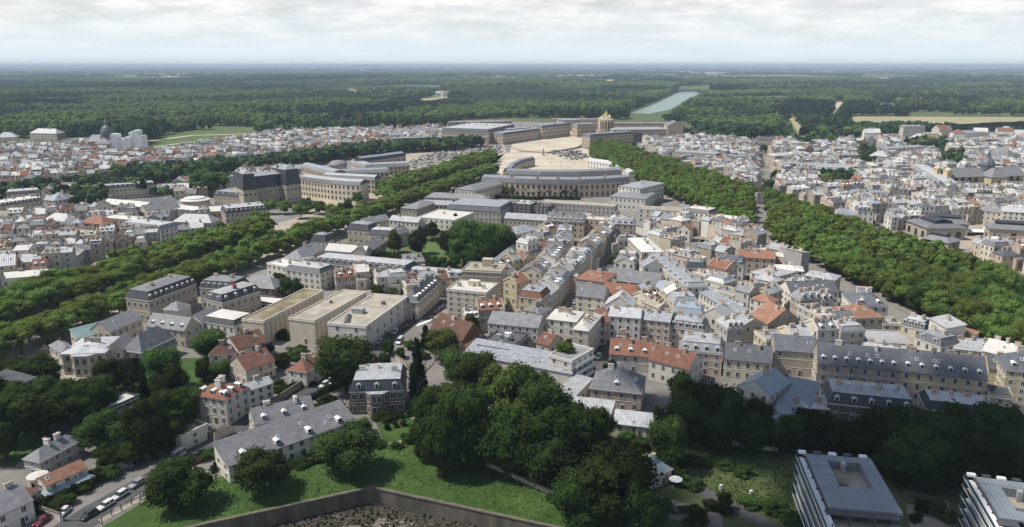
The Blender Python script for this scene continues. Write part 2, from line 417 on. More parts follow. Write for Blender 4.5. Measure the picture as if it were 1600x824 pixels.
FIELDS = [([(1318, 186), (1330, 182), (1460, 183), (1640, 184), (1640, 194), (1500, 195), (1400, 193), (1335, 191)], 'wheat'),
          ([(1050, 121), (1140, 118), (1240, 118), (1310, 119.5), (1330, 122), (1240, 123.5), (1120, 123)], 'straw'),
          ([(1330, 119), (1420, 117.5), (1440, 120), (1360, 122)], 'parterre'), ([(1350, 121.5), (1400, 120.5), (1400, 122.2), (1350, 122.8)], 'straw'),
          ([(900, 126), (1000, 124), (1010, 126), (930, 128)], 'straw'), ([(1500, 132), (1570, 130.5), (1570, 132.5), (1510, 133.5)], 'straw'),
          ([(1415, 120), (1500, 119.3), (1500, 121.5), (1420, 122)], 'parterre'),
          ([(220, 185), (262, 180), (262, 188), (230, 190)], 'parterre'), ([(415, 193), (560, 189), (560, 193), (430, 197)], 'parterre'),
          ([(570, 197), (612, 194), (640, 196), (600, 200)], 'parterre'), ([(1355, 162), (1395, 160), (1400, 163), (1360, 165)], 'parterre'),
          ([(650, 155), (700, 150), (705, 154), (660, 158)], 'wheat'), ([(1270, 134), (1460, 133), (1460, 136), (1290, 138)], 'parterre')]
_fr = random.Random(17)
for _ in range(46):                     # farmland strips far out
    v0 = 105.6 + 17 * _fr.random() ** 1.6; u0 = _fr.uniform(-60, 1600) if v0 < 112 else _fr.choice([_fr.uniform(700, 1640), _fr.uniform(-40, 1640)]); w0 = _fr.uniform(25, 120); t0 = (v0 - 103) * _fr.uniform(.05, .11); k0 = _fr.uniform(-12, 12)
    FIELDS.append(([(u0, v0), (u0 + w0, v0 - _fr.uniform(-.2, .2)), (u0 + w0 + k0, v0 + t0), (u0 + k0, v0 + t0)], _fr.choice(['straw', 'wheat', 'parterre', 'parterre', 'straw'])))
for pts, m in FIELDS: structure('field', [px(pts)], m, .4)
structure('avenue_path', [px([(1292, 182), (1308, 160), (1318, 160), (1304, 180)])], 'court', .3)
structure('garden_alley', [px([(1248, 210), (1232, 184), (1240, 184), (1258, 206)])], 'wheat', .3)
structure('garden_walk', [px([(1240, 217), (1250, 214), (1310, 217), (1310, 219.5)])], 'court', .3)
# low hills along the skyline
hb = MB()
hp = [(-1500, 3), (-300, 2), (200, 1), (420, .5), (500, 1), (548, 1), (556, 2.4), (575, 3.2), (590, 2.6), (604, 1.2), (760, .6), (800, 1.2), (860, 1.8), (930, 1.8), (1000, 1.0), (1100, .6), (1300, .6), (1430, 1.2), (1520, 2.0), (1640, 2.4), (2600, 3)]
DH = 26000
hs = [(G(u, 130).x / G(u, 130).y * DH, DH, 60 + p * DH / F) for u, p in hp]
for (x0, y0, z0), (x1, y1, z1) in zip(hs[:-1], hs[1:]):
    hb.poly([(x0, y0, z0), (x1, y1, z1), (x1, y1 - 2500, 0), (x0, y0 - 2500, 0)])
    hb.poly([(x1, y1, z1), (x0, y0, z0), (x0, y0 + 5000, 0), (x1, y1 + 5000, 0)])
o = hb.build('hills', 'soil'); o['kind'] = 'structure'
# ------------------------------------------------------------------ buildings
FOOT = []                        # footprints (centre, ux, uy, L/2, D/2)
def overlaps(c, ux, uy, hl, hd, shrink=.8, margin=0.):
    for fc, fx, fy, fl, fd in FOOT:
        if (fc - c).length > hl + hd + fl + fd: continue
        d = fc - c; sep = False
        for ax in (ux, uy, fx, fy):
            ra = (abs(ax.dot(ux)) * hl + abs(ax.dot(uy)) * hd) * shrink; rb = abs(ax.dot(fx)) * fl + abs(ax.dot(fy)) * fd
            if abs(d.dot(ax)) > ra + rb * .97 + margin: sep = True; break
        if not sep: return True
    return False

WINC = {}
def window_mesh(w, h, style):
    k = (round(w, 1), round(h, 1), style)
    if k in WINC: return WINC[k]
    w, h = k[0] / 2, k[1] / 2; b = MB()
    b.poly([(-w, -.02, -h), (w, -.02, -h), (w, -.02, h), (-w, -.02, h)], 1)
    t = .13
    for x0, x1, z0, z1 in ((-w - t, -w, -h - t, h + t), (w, w + t, -h - t, h + t), (-w, w, h, h + t), (-w - .1, w + .1, -h - t, -h), (-.04, .04, -h, h)):
        b.box(x0, x1, -.10, 0, z0, z1, 0)
    if style == 'shut':
        for s in (-1, 1):
            c = s * (w + t + .28); b.box(c - .26, c + .26, -.07, 0, -h, h, 0)
    me = b.mesh('window', ['trim', 'pane']); WINC[k] = me; return me

def roof_geom(kind, L, D, h, rh, o, axis):
    """returns (roof MB, gable MB, slope function z(x,y), extra)"""
    b = MB(); g = MB(); hl, hd = L / 2, D / 2
    swap = axis == 'y'
    if swap: hl, hd = hd, hl
    T = (lambda x, y, z: (-y, x, z)) if swap else (lambda x, y, z: (x, y, z))
    P = lambda *pts: [T(*p) for p in pts]
    dz = rh * o / hd if hd else 0
    if kind == 'gable':
        X, Y = hl + .15, hd + o
        z0 = h - dz; zr = h + rh
        th = .18
        for s in (-1, 1):
            b.poly(P((-X, s * Y, z0 + th), (X, s * Y, z0 + th), (X, 0, zr + th), (-X, 0, zr + th))[::s * -1])
            b.poly(P((-X, s * Y, z0), (X, s * Y, z0), (X, s * Y, z0 + th), (-X, s * Y, z0 + th)))
            for e in (-1, 1): b.poly(P((e * X, s * Y, z0), (e * X, 0, zr), (e * X, 0, zr + th), (e * X, s * Y, z0 + th)))
            g.poly(P((s * hl, -hd, h), (s * hl, hd, h), (s * hl, 0, zr)))
        f = lambda x, y: h + rh * (1 - abs((x if swap else y)) / hd)
    elif kind == 'hip':
        X, Y = hl + o, hd + o; z0 = h - dz; zr = h + rh; rx = max(hl - hd * .9, .05)
        for s in (-1, 1):
            b.poly(P((-X, s * Y, z0), (X, s * Y, z0), (rx, 0, zr), (-rx, 0, zr)))
            b.poly(P((s * X, -Y, z0), (s * X, Y, z0), (s * rx, 0, zr)))
        b.poly(P((-X, -Y, z0 - .05), (X, -Y, z0 - .05), (X, Y, z0 - .05), (-X, Y, z0 - .05)))
        f = lambda x, y: h + rh * (1 - abs((x if swap else y)) / hd)
    elif kind == 'shed':
        X, Y = L / 2 + o, D / 2 + o; k = rh / D
        z0 = h - k * o; z1 = h + rh + k * o; b = MB()
        b.poly([(-X, -Y, z0), (X, -Y, z0), (X, Y, z1), (-X, Y, z1)])
        b.poly([(-X, -Y, z0 - .2), (X, -Y, z0 - .2), (X, -Y, z0), (-X, -Y, z0)])
        for e in (-1, 1): b.poly([(e * X, -Y, z0 - .2), (e * X, Y, z1 - .2), (e * X, Y, z1), (e * X, -Y, z0)])
        g = MB()
        for s in (-1, 1): g.poly([(s * L / 2, -D / 2, h), (s * L / 2, D / 2, h), (s * L / 2, D / 2, h + rh)])
        g.poly([(-L / 2, D / 2, h), (L / 2, D / 2, h), (L / 2, D / 2, h + rh), (-L / 2, D / 2, h + rh)])
        f = lambda x, y: h + rh * (y + D / 2) / D
    elif kind == 'flat':
        X, Y = L / 2, D / 2; b = MB()
        b.poly([(-X + .3, -Y + .3, h + .12), (X - .3, -Y + .3, h + .12), (X - .3, Y - .3, h + .12), (-X + .3, Y - .3, h + .12)])
        for x0, x1, y0, y1 in ((-X - .1, X + .1, -Y - .1, -Y + .3), (-X - .1, X + .1, Y - .3, Y + .1), (-X - .1, -X + .3, -Y + .3, Y - .3), (X - .3, X + .1, -Y + .3, Y - .3)):
            g.box(x0, x1, y0, y1, h + .002, h + .55)
        f = lambda x, y: h + .12
    elif kind == 'mansard':
        X, Y = L / 2, D / 2; i = min(1.3, D * .16, rh * .55); b = MB(); m1 = rh * .8
        o4 = [(-X - .25, -Y - .25, h + .12), (X + .25, -Y - .25, h + .12), (X + .25, Y + .25, h + .12), (-X - .25, Y + .25, h + .12)]
        t4 = [(-X + i, -Y + i, h + m1), (X - i, -Y + i, h + m1), (X - i, Y - i, h + m1), (-X + i, Y - i, h + m1)]
        for k in range(4): b.poly([o4[k], o4[(k + 1) % 4], t4[(k + 1) % 4], t4[k]])
        # crown of the mansard: low hip in pale sheet
        X2, Y2 = X - i + .2, Y - i + .2; q = min(X2, Y2) * .85; zt = h + rh
        c4 = [(-X2, -Y2, h + m1 + .03), (X2, -Y2, h + m1 + .03), (X2, Y2, h + m1 + .03), (-X2, Y2, h + m1 + .03)]
        if X2 >= Y2: r0, r1 = (-X2 + q, 0, zt), (X2 - q, 0, zt); fs = [(c4[0], c4[1], r1, r0), (c4[1], c4[2], r1), (c4[2], c4[3], r0, r1), (c4[3], c4[0], r0)]
        else: r0, r1 = (0, -Y2 + q, zt), (0, Y2 - q, zt); fs = [(c4[0], c4[1], r0), (c4[1], c4[2], r1, r0), (c4[2], c4[3], r1), (c4[3], c4[0], r0, r1)]
        g2 = MB()
        for p in fs: g2.poly(p)
        g = ('crown', g2)
        f = lambda x, y: h + rh * .9
    return b, g, f

def party_mb(L, D, h, rh, axis, e):
    b = MB(); hl, hd = (L / 2, D / 2) if axis == 'x' else (D / 2, L / 2); t = .4; x0, x1 = e * hl - t / 2 + e * .03, e * hl + t / 2 + e * .03; up = .55
    pr = [(-hd - .1, h - .3), (-hd - .1, h + up), (0, h + rh + up), (hd + .1, h + up), (hd + .1, h - .3), (0, h + rh - .3)]
    T = (lambda x, y, z: (-y, x, z)) if axis == 'y' else (lambda x, y, z: (x, y, z))
    for x in (x0, x1): b.poly([T(x, y, z) for y, z in (pr[0], pr[1], pr[2], pr[5])]); b.poly([T(x, y, z) for y, z in (pr[5], pr[2], pr[3], pr[4])])
    for p, q in zip(pr[:4], pr[1:5]): b.poly([T(x0, *p), T(x1, *p), T(x1, *q), T(x0, *q)])
    return b
def dormer_mb(w, h, d, white=True):
    b = MB(); x = w / 2
    b.box(-x, x, 0, d, 0, h, 0); b.poly([(-x * .62, -.03, h * .18), (x * .62, -.03, h * .18), (x * .62, -.03, h * .88), (-x * .62, -.03, h * .88)], 1)
    y0, y1 = -.25, d; X = x + .18
    b.poly([(-X, y0, h), (0, y0, h + .5), (0, y1, h + .5), (-X, y1, h)], 2); b.poly([(X, y0, h), (X, y1, h), (0, y1, h + .5), (0, y0, h + .5)], 2)
    b.poly([(-X, y0, h), (X, y0, h), (0, y0, h + .5)], 0)
    return b
DORM = {}
def chimney_mb(w, d, h, mi=0):
    b = MB(); b.box(-w / 2, w / 2, -d / 2, d / 2, -1.2, h, 0); b.box(-w / 2 - .1, w / 2 + .1, -d / 2 - .1, d / 2 + .1, h, h + .18, 0, True)
    n = max(2, int(max(w, d) / .55))
    for k in range(n):
        t = (k + .5) / n - .5
        x, y = (w * t, 0) if w > d else (0, d * t)
        b.tube((x, y, h + .18), (x, y, h + .65), .14, .12, 5, 1)
    return b
CHIM = {}

class House: pass
def frame(A, B, C, h):
    a, b_ = G(*A, h), G(*B, h); d = b_ - a; d.z = 0
    n = Vector((-d.y, d.x, 0)).normalized()
    if isinstance(C, (int, float)):
        if n.dot((a + b_) / 2) < 0: n = -n
        D = abs(C)
        if C < 0: n = -n
    else:
        e = G(*C, h) - a; e.z = 0; D = e.dot(n)
        if D < 0: n = -n; D = -D
    if d.cross(n).z < 0: a, b_ = b_, a; d = -d
    L = d.length; ux = d.normalized()
    c = (a + b_) / 2 + n * (D / 2); c.z = 0
    return c, ux, n, L, max(D, 2.5)

def raise_house(name, c, ux, uy, L, D, h, roof='gable', wall='cream', rc='zinc', rc2=None, rh=None, st=3, wsp=3.0, dorm=0, dsides=1, chim=2, cm='chimney', axis='x', win='auto',
                shut=False, label=None, cat='house', group=None, fewer=1.0, merge=None, ww=1.1, over=.35, cornice=True, foot=True, party=False, annex=None):
    if foot: FOOT.append((c, ux, uy, L / 2, D / 2))
    rz = math.atan2(ux.y, ux.x)
    dist = math.hypot(c.length, HC)
    near = dist < 430
    if rh is None: rh = {'gable': .36 if cat != 'town house' else .29, 'hip': .36 if cat != 'town house' else .26, 'shed': .2, 'flat': 0, 'mansard': 0}[roof] * (min(L, D) if roof == 'hip' else (L if axis == 'y' else D))
    if roof == 'mansard' and not rh: rh = 3.4
    rh = min(rh, 16 if roof == 'mansard' else 7.5)
    rb, gb_, zf = roof_geom(roof, L, D, h, rh, over, axis)
    wb = MB(); wb.box(-L / 2, L / 2, -D / 2, D / 2, -.5, h)
    crown = None
    if isinstance(gb_, tuple): crown = gb_[1]
    elif gb_.f: wb.merge(gb_)
    # window positions on the sides that look towards the camera's side of the place
    wins = []
    sh = h / st; wh = min(sh * .56, 1.9)
    for side in range(4):
        nl = [(0, -1), (1, 0), (0, 1), (-1, 0)][side]
        nw = ux * nl[0] + uy * nl[1]; fc = c + nw * (D / 2 if side % 2 == 0 else L / 2)
        if nw.dot(Vector((-fc.x, -fc.y, 0))) / fc.length < .06: continue
        W = L if side % 2 == 0 else D
        if win == 0 or W < 2.4: continue
        n = max(1, int((W - 1.0) / wsp))
        for s in range(st):
            for k in range(n):
                if fewer < 1 and random.random() > fewer: continue
                t = -W / 2 + W * (k + .5) / n
                z = sh * s + sh * .52
                wins.append((side, t, z))
    if merge is not None:
        M = Matrix.Translation(c) @ Matrix.Rotation(rz, 4, 'Z')
        Q = merge
        Q['wall_' + wall].merge(wb, M); Q['roof_' + rc].merge(rb, M)
        if crown: Q['roof_' + (rc2 or 'palezinc')].merge(crown, M)
        pb_ = MB()
        for side, t, z in wins:
            x0, x1, z0, z1 = t - .5, t + .5, z - wh / 2, z + wh / 2
            e = .05
            if side == 0: pb_.poly([(x0, -D / 2 - e, z0), (x1, -D / 2 - e, z0), (x1, -D / 2 - e, z1), (x0, -D / 2 - e, z1)])
            elif side == 1: pb_.poly([(L / 2 + e, x0, z0), (L / 2 + e, x1, z0), (L / 2 + e, x1, z1), (L / 2 + e, x0, z1)])
            elif side == 3: pb_.poly([(-L / 2 - e, -x0, z0), (-L / 2 - e, -x1, z0), (-L / 2 - e, -x1, z1), (-L / 2 - e, -x0, z1)])
        Q['win'].merge(pb_, M)
        if roof == 'gable' and chim:
            for e in (-1, 1): Q['wall_' + wall].merge(party_mb(L, D, h, rh, axis, e), M)
        if chim: Q['chim'].merge(chimney_mb(1.0, .7, 1.6), M @ Matrix.Translation((L * .3, 0, zf(0, 0))), 0)
        return None
    root = empty(name, c, rz); tag(root, label, cat, group)
    wb.build('wall', wall, root)
    ro = rb.build('roof', rc, root)
    if crown: crown.build('roof_crown', rc2 or 'palezinc', ro)
    if roof == 'gable' and party:
        for e in (-1, 1):
            party_mb(L, D, h, rh, axis, e).build('party_wall', 'chimney' if wall in ('brick', 'brownwall') else wall, root)
    if cornice and roof in ('mansard', 'hip', 'flat') and near:
        k = MB(); e = .22
        for x0, x1, y0, y1 in ((-L / 2 - e, L / 2 + e, -D / 2 - e, -D / 2 + .003), (-L / 2 - e, L / 2 + e, D / 2 - .003, D / 2 + e), (-L / 2 - e, -L / 2 + .003, -D / 2, D / 2), (L / 2 - .003, L / 2 + e, -D / 2, D / 2)):
            k.box(x0, x1, y0, y1, h - .45, h - .12, 0, True)
        k.build('cornice', 'trim', root)
    if near and st > 1 and wall not in ('navy', 'darkwall') and win:
        k = MB(); e = .07
        for s in range(1, st):
            z = sh * s - .06
            for x0, x1, y0, y1 in ((-L / 2 - e, L / 2 + e, -D / 2 - e, -D / 2 + .002), (-L / 2 - e, -L / 2 + .002, -D / 2 + .002, D / 2), (L / 2 - .002, L / 2 + e, -D / 2 + .002, D / 2)): k.box(x0, x1, y0, y1, z, z + .16, 0, True)
        k.build('string_course', 'trim', root)
    if near:
        me = window_mesh(ww, wh, 'shut' if shut else 'plain')
        for side, t, z in wins:
            loc = [(t, -D / 2, z), (L / 2, t, z), (-t, D / 2, z), (-L / 2, -t, z)][side]
            link('window', me, root, loc, [0, math.pi / 2, math.pi, -math.pi / 2][side])
        # a street door on the long front
        d = MB(); d.box(-.6, .6, -.09, 0, 0, 2.3, 0); d.box(-.45, .45, -.12, -.08, .05, 2.15, 1)
        link('door', DOOR() , root, (L * random.uniform(-.02, .02) + (L / max(1, int(L / wsp))) * .5, -D / 2 - .02, 0))
    elif wins:
        pb_ = MB(); q0 = .5 * ww / 1.1
        W2 = [(s_, t_, z_, .05, q0, wh / 2, 0) for s_, t_, z_ in wins] + ([(s_, t_, z_, .025, q0 + (.55 if shut else .2), wh / 2 + .15, 1) for s_, t_, z_ in wins] if dist < 800 else [])
        for side, t, z, e, q, hh_, mi_ in W2:
            x0, x1, z0, z1 = t - q, t + q, z - hh_, z + hh_; n0_ = len(pb_.f)
            if side == 0: pb_.poly([(x0, -D / 2 - e, z0), (x1, -D / 2 - e, z0), (x1, -D / 2 - e, z1), (x0, -D / 2 - e, z1)])
            elif side == 1: pb_.poly([(L / 2 + e, x0, z0), (L / 2 + e, x1, z0), (L / 2 + e, x1, z1), (L / 2 + e, x0, z1)])
            elif side == 3: pb_.poly([(-L / 2 - e, -x0, z0), (-L / 2 - e, -x1, z0), (-L / 2 - e, -x1, z1), (-L / 2 - e, -x0, z1)])
        if pb_.f:
            pb_.m = [0] * min(len(pb_.f), len(wins)) + [1] * max(0, len(pb_.f) - len(wins))
            nf = len([1 for s_, _, _ in wins if s_ != 2]); pb_.m = [0 if i_ < nf else 1 for i_ in range(len(pb_.f))]
            wo = pb_.build('windows', ['farpane' if dist > 700 else 'pane', 'trim'], root); wo['kind'] = 'stuff'
    if dorm:
        hd_ = 1.7 if roof == 'mansard' else 1.5
        key = (roof, rc2 or rc, near)
        if key not in DORM: DORM[key] = dormer_mb(1.5, hd_, 2.0).mesh('dormer', ['trim', 'pane', 'whitepaint' if roof != 'mansard' else 'palezinc'])
        sides = [0] if dsides == 1 else ([0, 1] if dsides == 2 else [0, 1, 3])
        for sd_ in sides:
            W, Dp = (L, D) if sd_ == 0 else (D, L)
            n = dorm if sd_ == 0 else max(1, int(round(dorm * D / L)))
            for k in range(n):
                t = -W / 2 + W * (k + .5) / n
                if roof == 'mansard': z = h + .55; y = -Dp / 2 + .1
                else:
                    y = -Dp / 2 + Dp * .10; z = h + rh * (Dp * .10) / (Dp / 2) - .1
                loc = {0: (t, y, z), 1: (-y, t, z), 3: (y, -t, z)}[sd_]
                link('dormer', DORM[key], ro, loc, {0: 0, 1: math.pi / 2, 3: -math.pi / 2}[sd_]).scale = (.85, 1, .8) if roof != 'mansard' else (.9, 1, .95)
    if chim:
        for k in range(chim):
            key = (cm, k % 2)
            if key not in CHIM: CHIM[key] = chimney_mb(.8 if k % 2 else 1.9, 1.6 if k % 2 else .75, 1.5).mesh('chimney', [cm, 'pot'])
            t = ((k + .5) / chim - .5) * (L if axis == 'x' else D) * .92 if chim > 1 else random.uniform(-.3, .3) * L
            x, y = (t, random.uniform(-.12, .12) * D) if axis == 'x' else (random.uniform(-.12, .12) * L, t)
            if roof == 'hip': x *= .5; y *= .5
            link('chimney', CHIM[key], ro, (x, y, zf(x, y)))
    if annex:
        aw, ad, ah = min(annex[0], L * .8), annex[1], h * annex[2]; ax_ = annex[3] * (L - aw) / 2; k = MB(); s_ = annex[4]
        k.box(ax_ - aw / 2, ax_ + aw / 2, -ad / 2, ad / 2, 0, ah, 0); k.poly([(ax_ - aw / 2 - .2, -ad / 2 - .25, ah + .05), (ax_ + aw / 2 + .2, -ad / 2 - .25, ah + .05), (ax_ + aw / 2 + .2, ad / 2, ah + .9), (ax_ - aw / 2 - .2, ad / 2, ah + .9)], 1)
        for e in (-1, 1): k.poly([(ax_ + e * aw / 2, -ad / 2, ah), (ax_ + e * aw / 2, ad / 2, ah), (ax_ + e * aw / 2, ad / 2, ah + .85)], 0)
        k.poly([(ax_ - .45, -ad / 2 - .04, ah * .3), (ax_ + .45, -ad / 2 - .04, ah * .3), (ax_ + .45, -ad / 2 - .04, ah * .75), (ax_ - .45, -ad / 2 - .04, ah * .75)], 2)
        o_ = k.build('annex', [annex[5], annex[6], 'pane'], root); o_.location = (0, s_ * (D / 2 + ad / 2), 0); o_.rotation_euler = (0, 0, 0 if s_ < 0 else math.pi)
    if dist < 800 and L * D > 40 and roof in ('gable', 'hip', 'shed', 'flat') and label and rc not in ('verdigris',):      # skylights
        if 'sky' not in CHIM:
            k = MB(); k.box(-.45, .45, -.6, .6, 0, .16, 0); k.poly([(-.36, -.5, .165), (.36, -.5, .165), (.36, .5, .165), (-.36, .5, .165)], 1); CHIM['sky'] = k.mesh('skylight', ['whitepaint', 'bluepane'])
        if axis == 'x' and roof != 'flat':
            for k in range(max(1, int(L / 7)) if near else random.choice([0, 1, 2, 2])):
                x = random.uniform(-.38, .38) * L; y = -D * (.22 if roof != 'shed' else random.uniform(-.2, .3)); o = link('skylight', CHIM['sky'], ro, (x, y, zf(x, y) + (.2 if roof == 'gable' else .04)))
                o.rotation_euler = (math.atan2(rh, D / 2 if roof != 'shed' else D), 0, 0)
    return root
def DOOR():
    if 'door' not in CHIM:
        d = MB(); d.box(-.65, .65, -.09, 0.02, 0, 2.4, 0); d.box(-.5, .5, -.13, -.085, .05, 2.2, 1); CHIM['door'] = d.mesh('door', ['trim', 'wood'])
    return CHIM['door']
NB = {}
def B(label, A, Bp, C, h, cat='house', name=None, **k):
    c, ux, uy, L, D = frame(A, Bp, C, h)
    return raise_house(name or cat.replace(' ', '_'), c, ux, uy, L, D, h, label=label, cat=cat, **k)
Z = dict
AP = 'apartment block'
# ---- foreground
B('white two-storey house with grey slate roof at the bottom left corner', (-14, 812), (51, 781), (14, 764), 5.5, roof='gable', wall='white', rc='greyslate', st=2, rh=3, chim=1)
B('low annex with orange tiles behind the grey-roofed corner house', (11, 774), (42, 776), (53, 762), 4, roof='hip', wall='white', rc='orange', st=1, chim=0)
B('white house with long orange tile roof beside the glass conservatory', (72, 760), (136, 731), (122, 720), 5, roof='gable', wall='white', rc='orange', st=2, rh=1.6, chim=0)
B('glass-roofed white conservatory in front of the orange-tiled house', (73, 774), (146, 743), (136, 733), 3.0, cat='conservatory', roof='hip', wall='white', rc='bluezinc', st=1, rh=1.4, chim=0, ww=1.6)
B('slate-roofed house hidden among dark garden trees, white dormers on its slope', (36, 716), (62, 722), (122, 684), 5, roof='hip', wall='greywall', rc='greyslate', st=2, chim=2, axis='y', cm='trim')
B('navy pavilion with white flat top in the wooded garden', (166, 642), (216, 620), (204, 611), 6, cat='pavilion', roof='flat', wall='navy', rc='membrane', st=2, chim=0, fewer=.5)
B('low grey-roofed wing below the navy garden pavilion', (175, 655), (219, 636), (214, 622), 4, roof='shed', wall='greywall', rc='greyslate', st=1, chim=0)
B('white street garage with mossy flat roof', (283, 684), (324, 664), (297, 659), 4.6, cat='garage', roof='flat', wall='white', rc='moss', st=2, chim=0, wsp=5)
B('long house with plain grey roof and white dormers facing the grass', (357, 728), (556, 656), (541, 637), 5.4, roof='shed', wall='white', rc='greyslate', st=2, rh=3.2, chim=0, dorm=4, name='long_house')
B('grey hip-roofed wing with skylights along the street behind the long house', (398, 664), (492, 642), (456, 632), 6.2, roof='gable', wall='cream', rc='greyslate', st=2, rh=3.5, chim=2, dorm=3, cm='trim')
B('dark brick mansion with pale zinc mansard roof and white trim', (547, 612), (631, 609), 16, 8.2, cat='mansion', roof='mansard', wall='brownwall', rc='navy', rc2='palezinc', st=2, rh=4.2, dorm=3, chim=3, wsp=2.2, ww=1.4, cm='trim')
B('white three-storey house with red-brown roof and white dormers on the sloping street', (303, 616), (352, 625), (386, 604), 9, roof='hip', wall='white', rc='red', st=3, dorm=3, dsides=2, chim=3, rh=3, cm='trim', axis='y', wsp=2.6)
B('narrow white terrace house with zinc roof, attached to the red-brown roofed one', (387, 611), (426, 598), (412, 592), 7.8, roof='gable', wall='white', rc='palezinc', st=3, rh=1.6, chim=1, wsp=2.6)
B('cream house with rust red gable roof behind the sloping street', (384, 579), (429, 563), (411, 550), 6, roof='gable', wall='cream', rc='red', st=2, chim=2, fewer=.7)
B('white house with red hip roof behind the street hedge', (449, 577), (478, 582), (508, 566), 6, roof='hip', wall='white', rc='red', st=2, chim=1, shut=True, axis='y', rh=3.2)
B('small orange-roofed extension behind the red hip-roofed house', (484, 556), (497, 560), (516, 548), 4.6, roof='gable', wall='cream', rc='orange', st=1, chim=0, axis='y')
B('white house with dark brown tile roof beside the flat-roofed halls', (372, 547), (418, 533), (404, 519), 6, roof='gable', wall='white', rc='brown', st=2, chim=1, rh=3.6, shut=True)
B('brown hip-roofed wing of the garden house, half hidden by trees', (326, 556), (369, 553), (376, 541), 5, roof='hip', wall='white', rc='brown', st=2, chim=1)
B('long beige hall with patchy mossy flat roof, outermost of the three', (378, 500), (411, 504), (512, 456), 10, cat='hall', roof='flat', wall='cream', rc='moss', st=1, win=0, chim=0)
B('middle beige hall with plain gravel flat roof', (451, 498), (491, 503), (567, 457), 10, cat='hall', roof='flat', wall='cream', rc='gravel', st=1, win=0, chim=0)
B('white-walled hall with square windows along the street and beige flat roof', (512, 506), (571, 512), (627, 464), 10, cat='hall', roof='flat', wall='white', rc='gravel', st=3, wsp=6, chim=0, fewer=.7, ww=1.3)
B('slate gabled house in front of the white-walled hall', (520, 519), (566, 517), 9, 6.5, roof='gable', wall='cream', rc='slate', st=2, chim=0, axis='y', rh=4.5, fewer=.4)
B('cream corner building with slate hip roof and a rank of white dormers', (626, 470), (653, 472), (706, 445), 8.5, cat='corner building', roof='hip', wall='cream', rc='slate', st=2, dorm=2, dsides=2, chim=3, axis='y', cm='trim', rh=5, ww=1.2)
B('five-storey cream block with pale flat roof on the street corner', (698, 453), (760, 459), (777, 444), 13, cat=AP, roof='flat', wall='cream', rc='membrane', st=5, wsp=3.2, chim=3)
B('tall tan block with rooftop box behind the five-storey corner block', (722, 423), (783, 426), (797, 413), 16, cat=AP, roof='flat', wall='tan', rc='gravel', st=6, chim=2, fewer=.2)
B('steep brown-tiled house with brick gable among the trees', (672, 514), (723, 532), (733, 512), 5.5, roof='gable', wall='brick', rc='brown', st=2, rh=5.5, chim=1, fewer=.5)
B('tiny white house with orange gable roof beside the long metal shed', (711, 547), (727, 551), (741, 538), 4.5, roof='gable', wall='white', rc='orange', st=1, chim=0, axis='y')
B('office block with dark flat roof and rooftop machines', (746, 541), (795, 549), (816, 522), 8, cat='office block', roof='flat', wall='darkwall', rc='darkflat', st=3, chim=0)
B('long workshop under a pale ribbed metal roof', (724, 552), (893, 584), (880, 562), 7, cat='workshop', roof='shed', wall='white', rc='zinc', st=2, rh=2.2, chim=0, win=0)
B('low lean-to with pale metal roof against the end of the workshop', (870, 612), (897, 620), (905, 596), 4, cat='lean-to', name='lean_to', roof='shed', wall='white', rc='palezinc', st=1, chim=0)
B('grey apartment house with weathered grey roof behind the dark flat roof', (762, 505), (841, 513), 13, 11, cat=AP, roof='gable', wall='greywall', rc='greyslate', st=4, rh=3, chim=3, shut=True, wsp=2.7)
B('white apartment house with bright zinc roof, wide street front', (855, 498), (900, 503), (902, 486), 12.5, cat=AP, roof='hip', wall='white', rc='membrane', st=4, rh=1.6, chim=4)
B('cream wing with bright zinc roof reaching down the side street', (896, 514), (919, 517), (934, 491), 12.5, cat=AP, roof='hip', wall='cream', rc='membrane', st=4, rh=1.4, chim=3, axis='y')
B('stepped modern block with planted roof terrace and white balconies', (857, 556), (893, 566), (905, 541), 11, cat=AP, roof='flat', wall='white', rc='greyflat', st=4, chim=0)
B('small red-tiled house beside the planted roof terrace', (838, 535), (858, 541), (866, 527), 8, roof='gable', wall='cream', rc='red', st=2, chim=1)
B('brown-roofed house at the head of the side street', (933, 503), (951, 503), 10, 10, roof='gable', wall='pink', rc='red', st=3, chim=1)
B('white five-window apartment house with pale zinc roof in the street row', (951, 494), (1001, 498), 13, 12, cat=AP, roof='gable', wall='white', rc='palezinc', st=4, rh=2, chim=3, wsp=2.5, shut=True)
B('beige apartment house with brown top storey next to the white one', (1002, 499), (1047, 504), 13, 11, cat=AP, roof='gable', wall='pink', rc='zinc', st=4, rh=2, chim=3, wsp=2.5)
B('grey-mansarded house with five dormers closing the street row', (1047, 511), (1099, 518), 12, 8.5, cat=AP, roof='mansard', wall='cream', rc='greyslate', rc2='zinc', st=3, dorm=5, chim=3, rh=3.6)
B('row house with bright red tiles and white dormers above the parking yard', (952, 553), (1018, 558), 11, 6.5, roof='gable', wall='greywall', rc='red', st=2, dorm=3, chim=3, rh=4, fewer=.6)
B('little red pyramid-roofed house behind the red-tiled row', (964, 537), (989, 538), 8, 8, roof='hip', wall='cream', rc='red', st=2, chim=1, rh=3)
B('white house with red and grey patched roof, gable to the yard', (1014, 562), (1076, 578), (1086, 558), 7.5, roof='gable', wall='white', rc='red', st=2, chim=2, rh=4)
B('big pinkish house under a tall grey slate hip roof with skylights', (922, 606), (1002, 615), (1014, 589), 7, roof='hip', wall='pink', rc='greyslate', st=2, rh=5.5, chim=3, dorm=1, cm='trim', fewer=.7, wsp=3.4)
B('low shed with white metal roof in front of the pinkish house', (890, 641), (953, 649), (963, 631), 4, cat='shed', roof='shed', wall='white', rc='palezinc', st=1, rh=.8, chim=0)
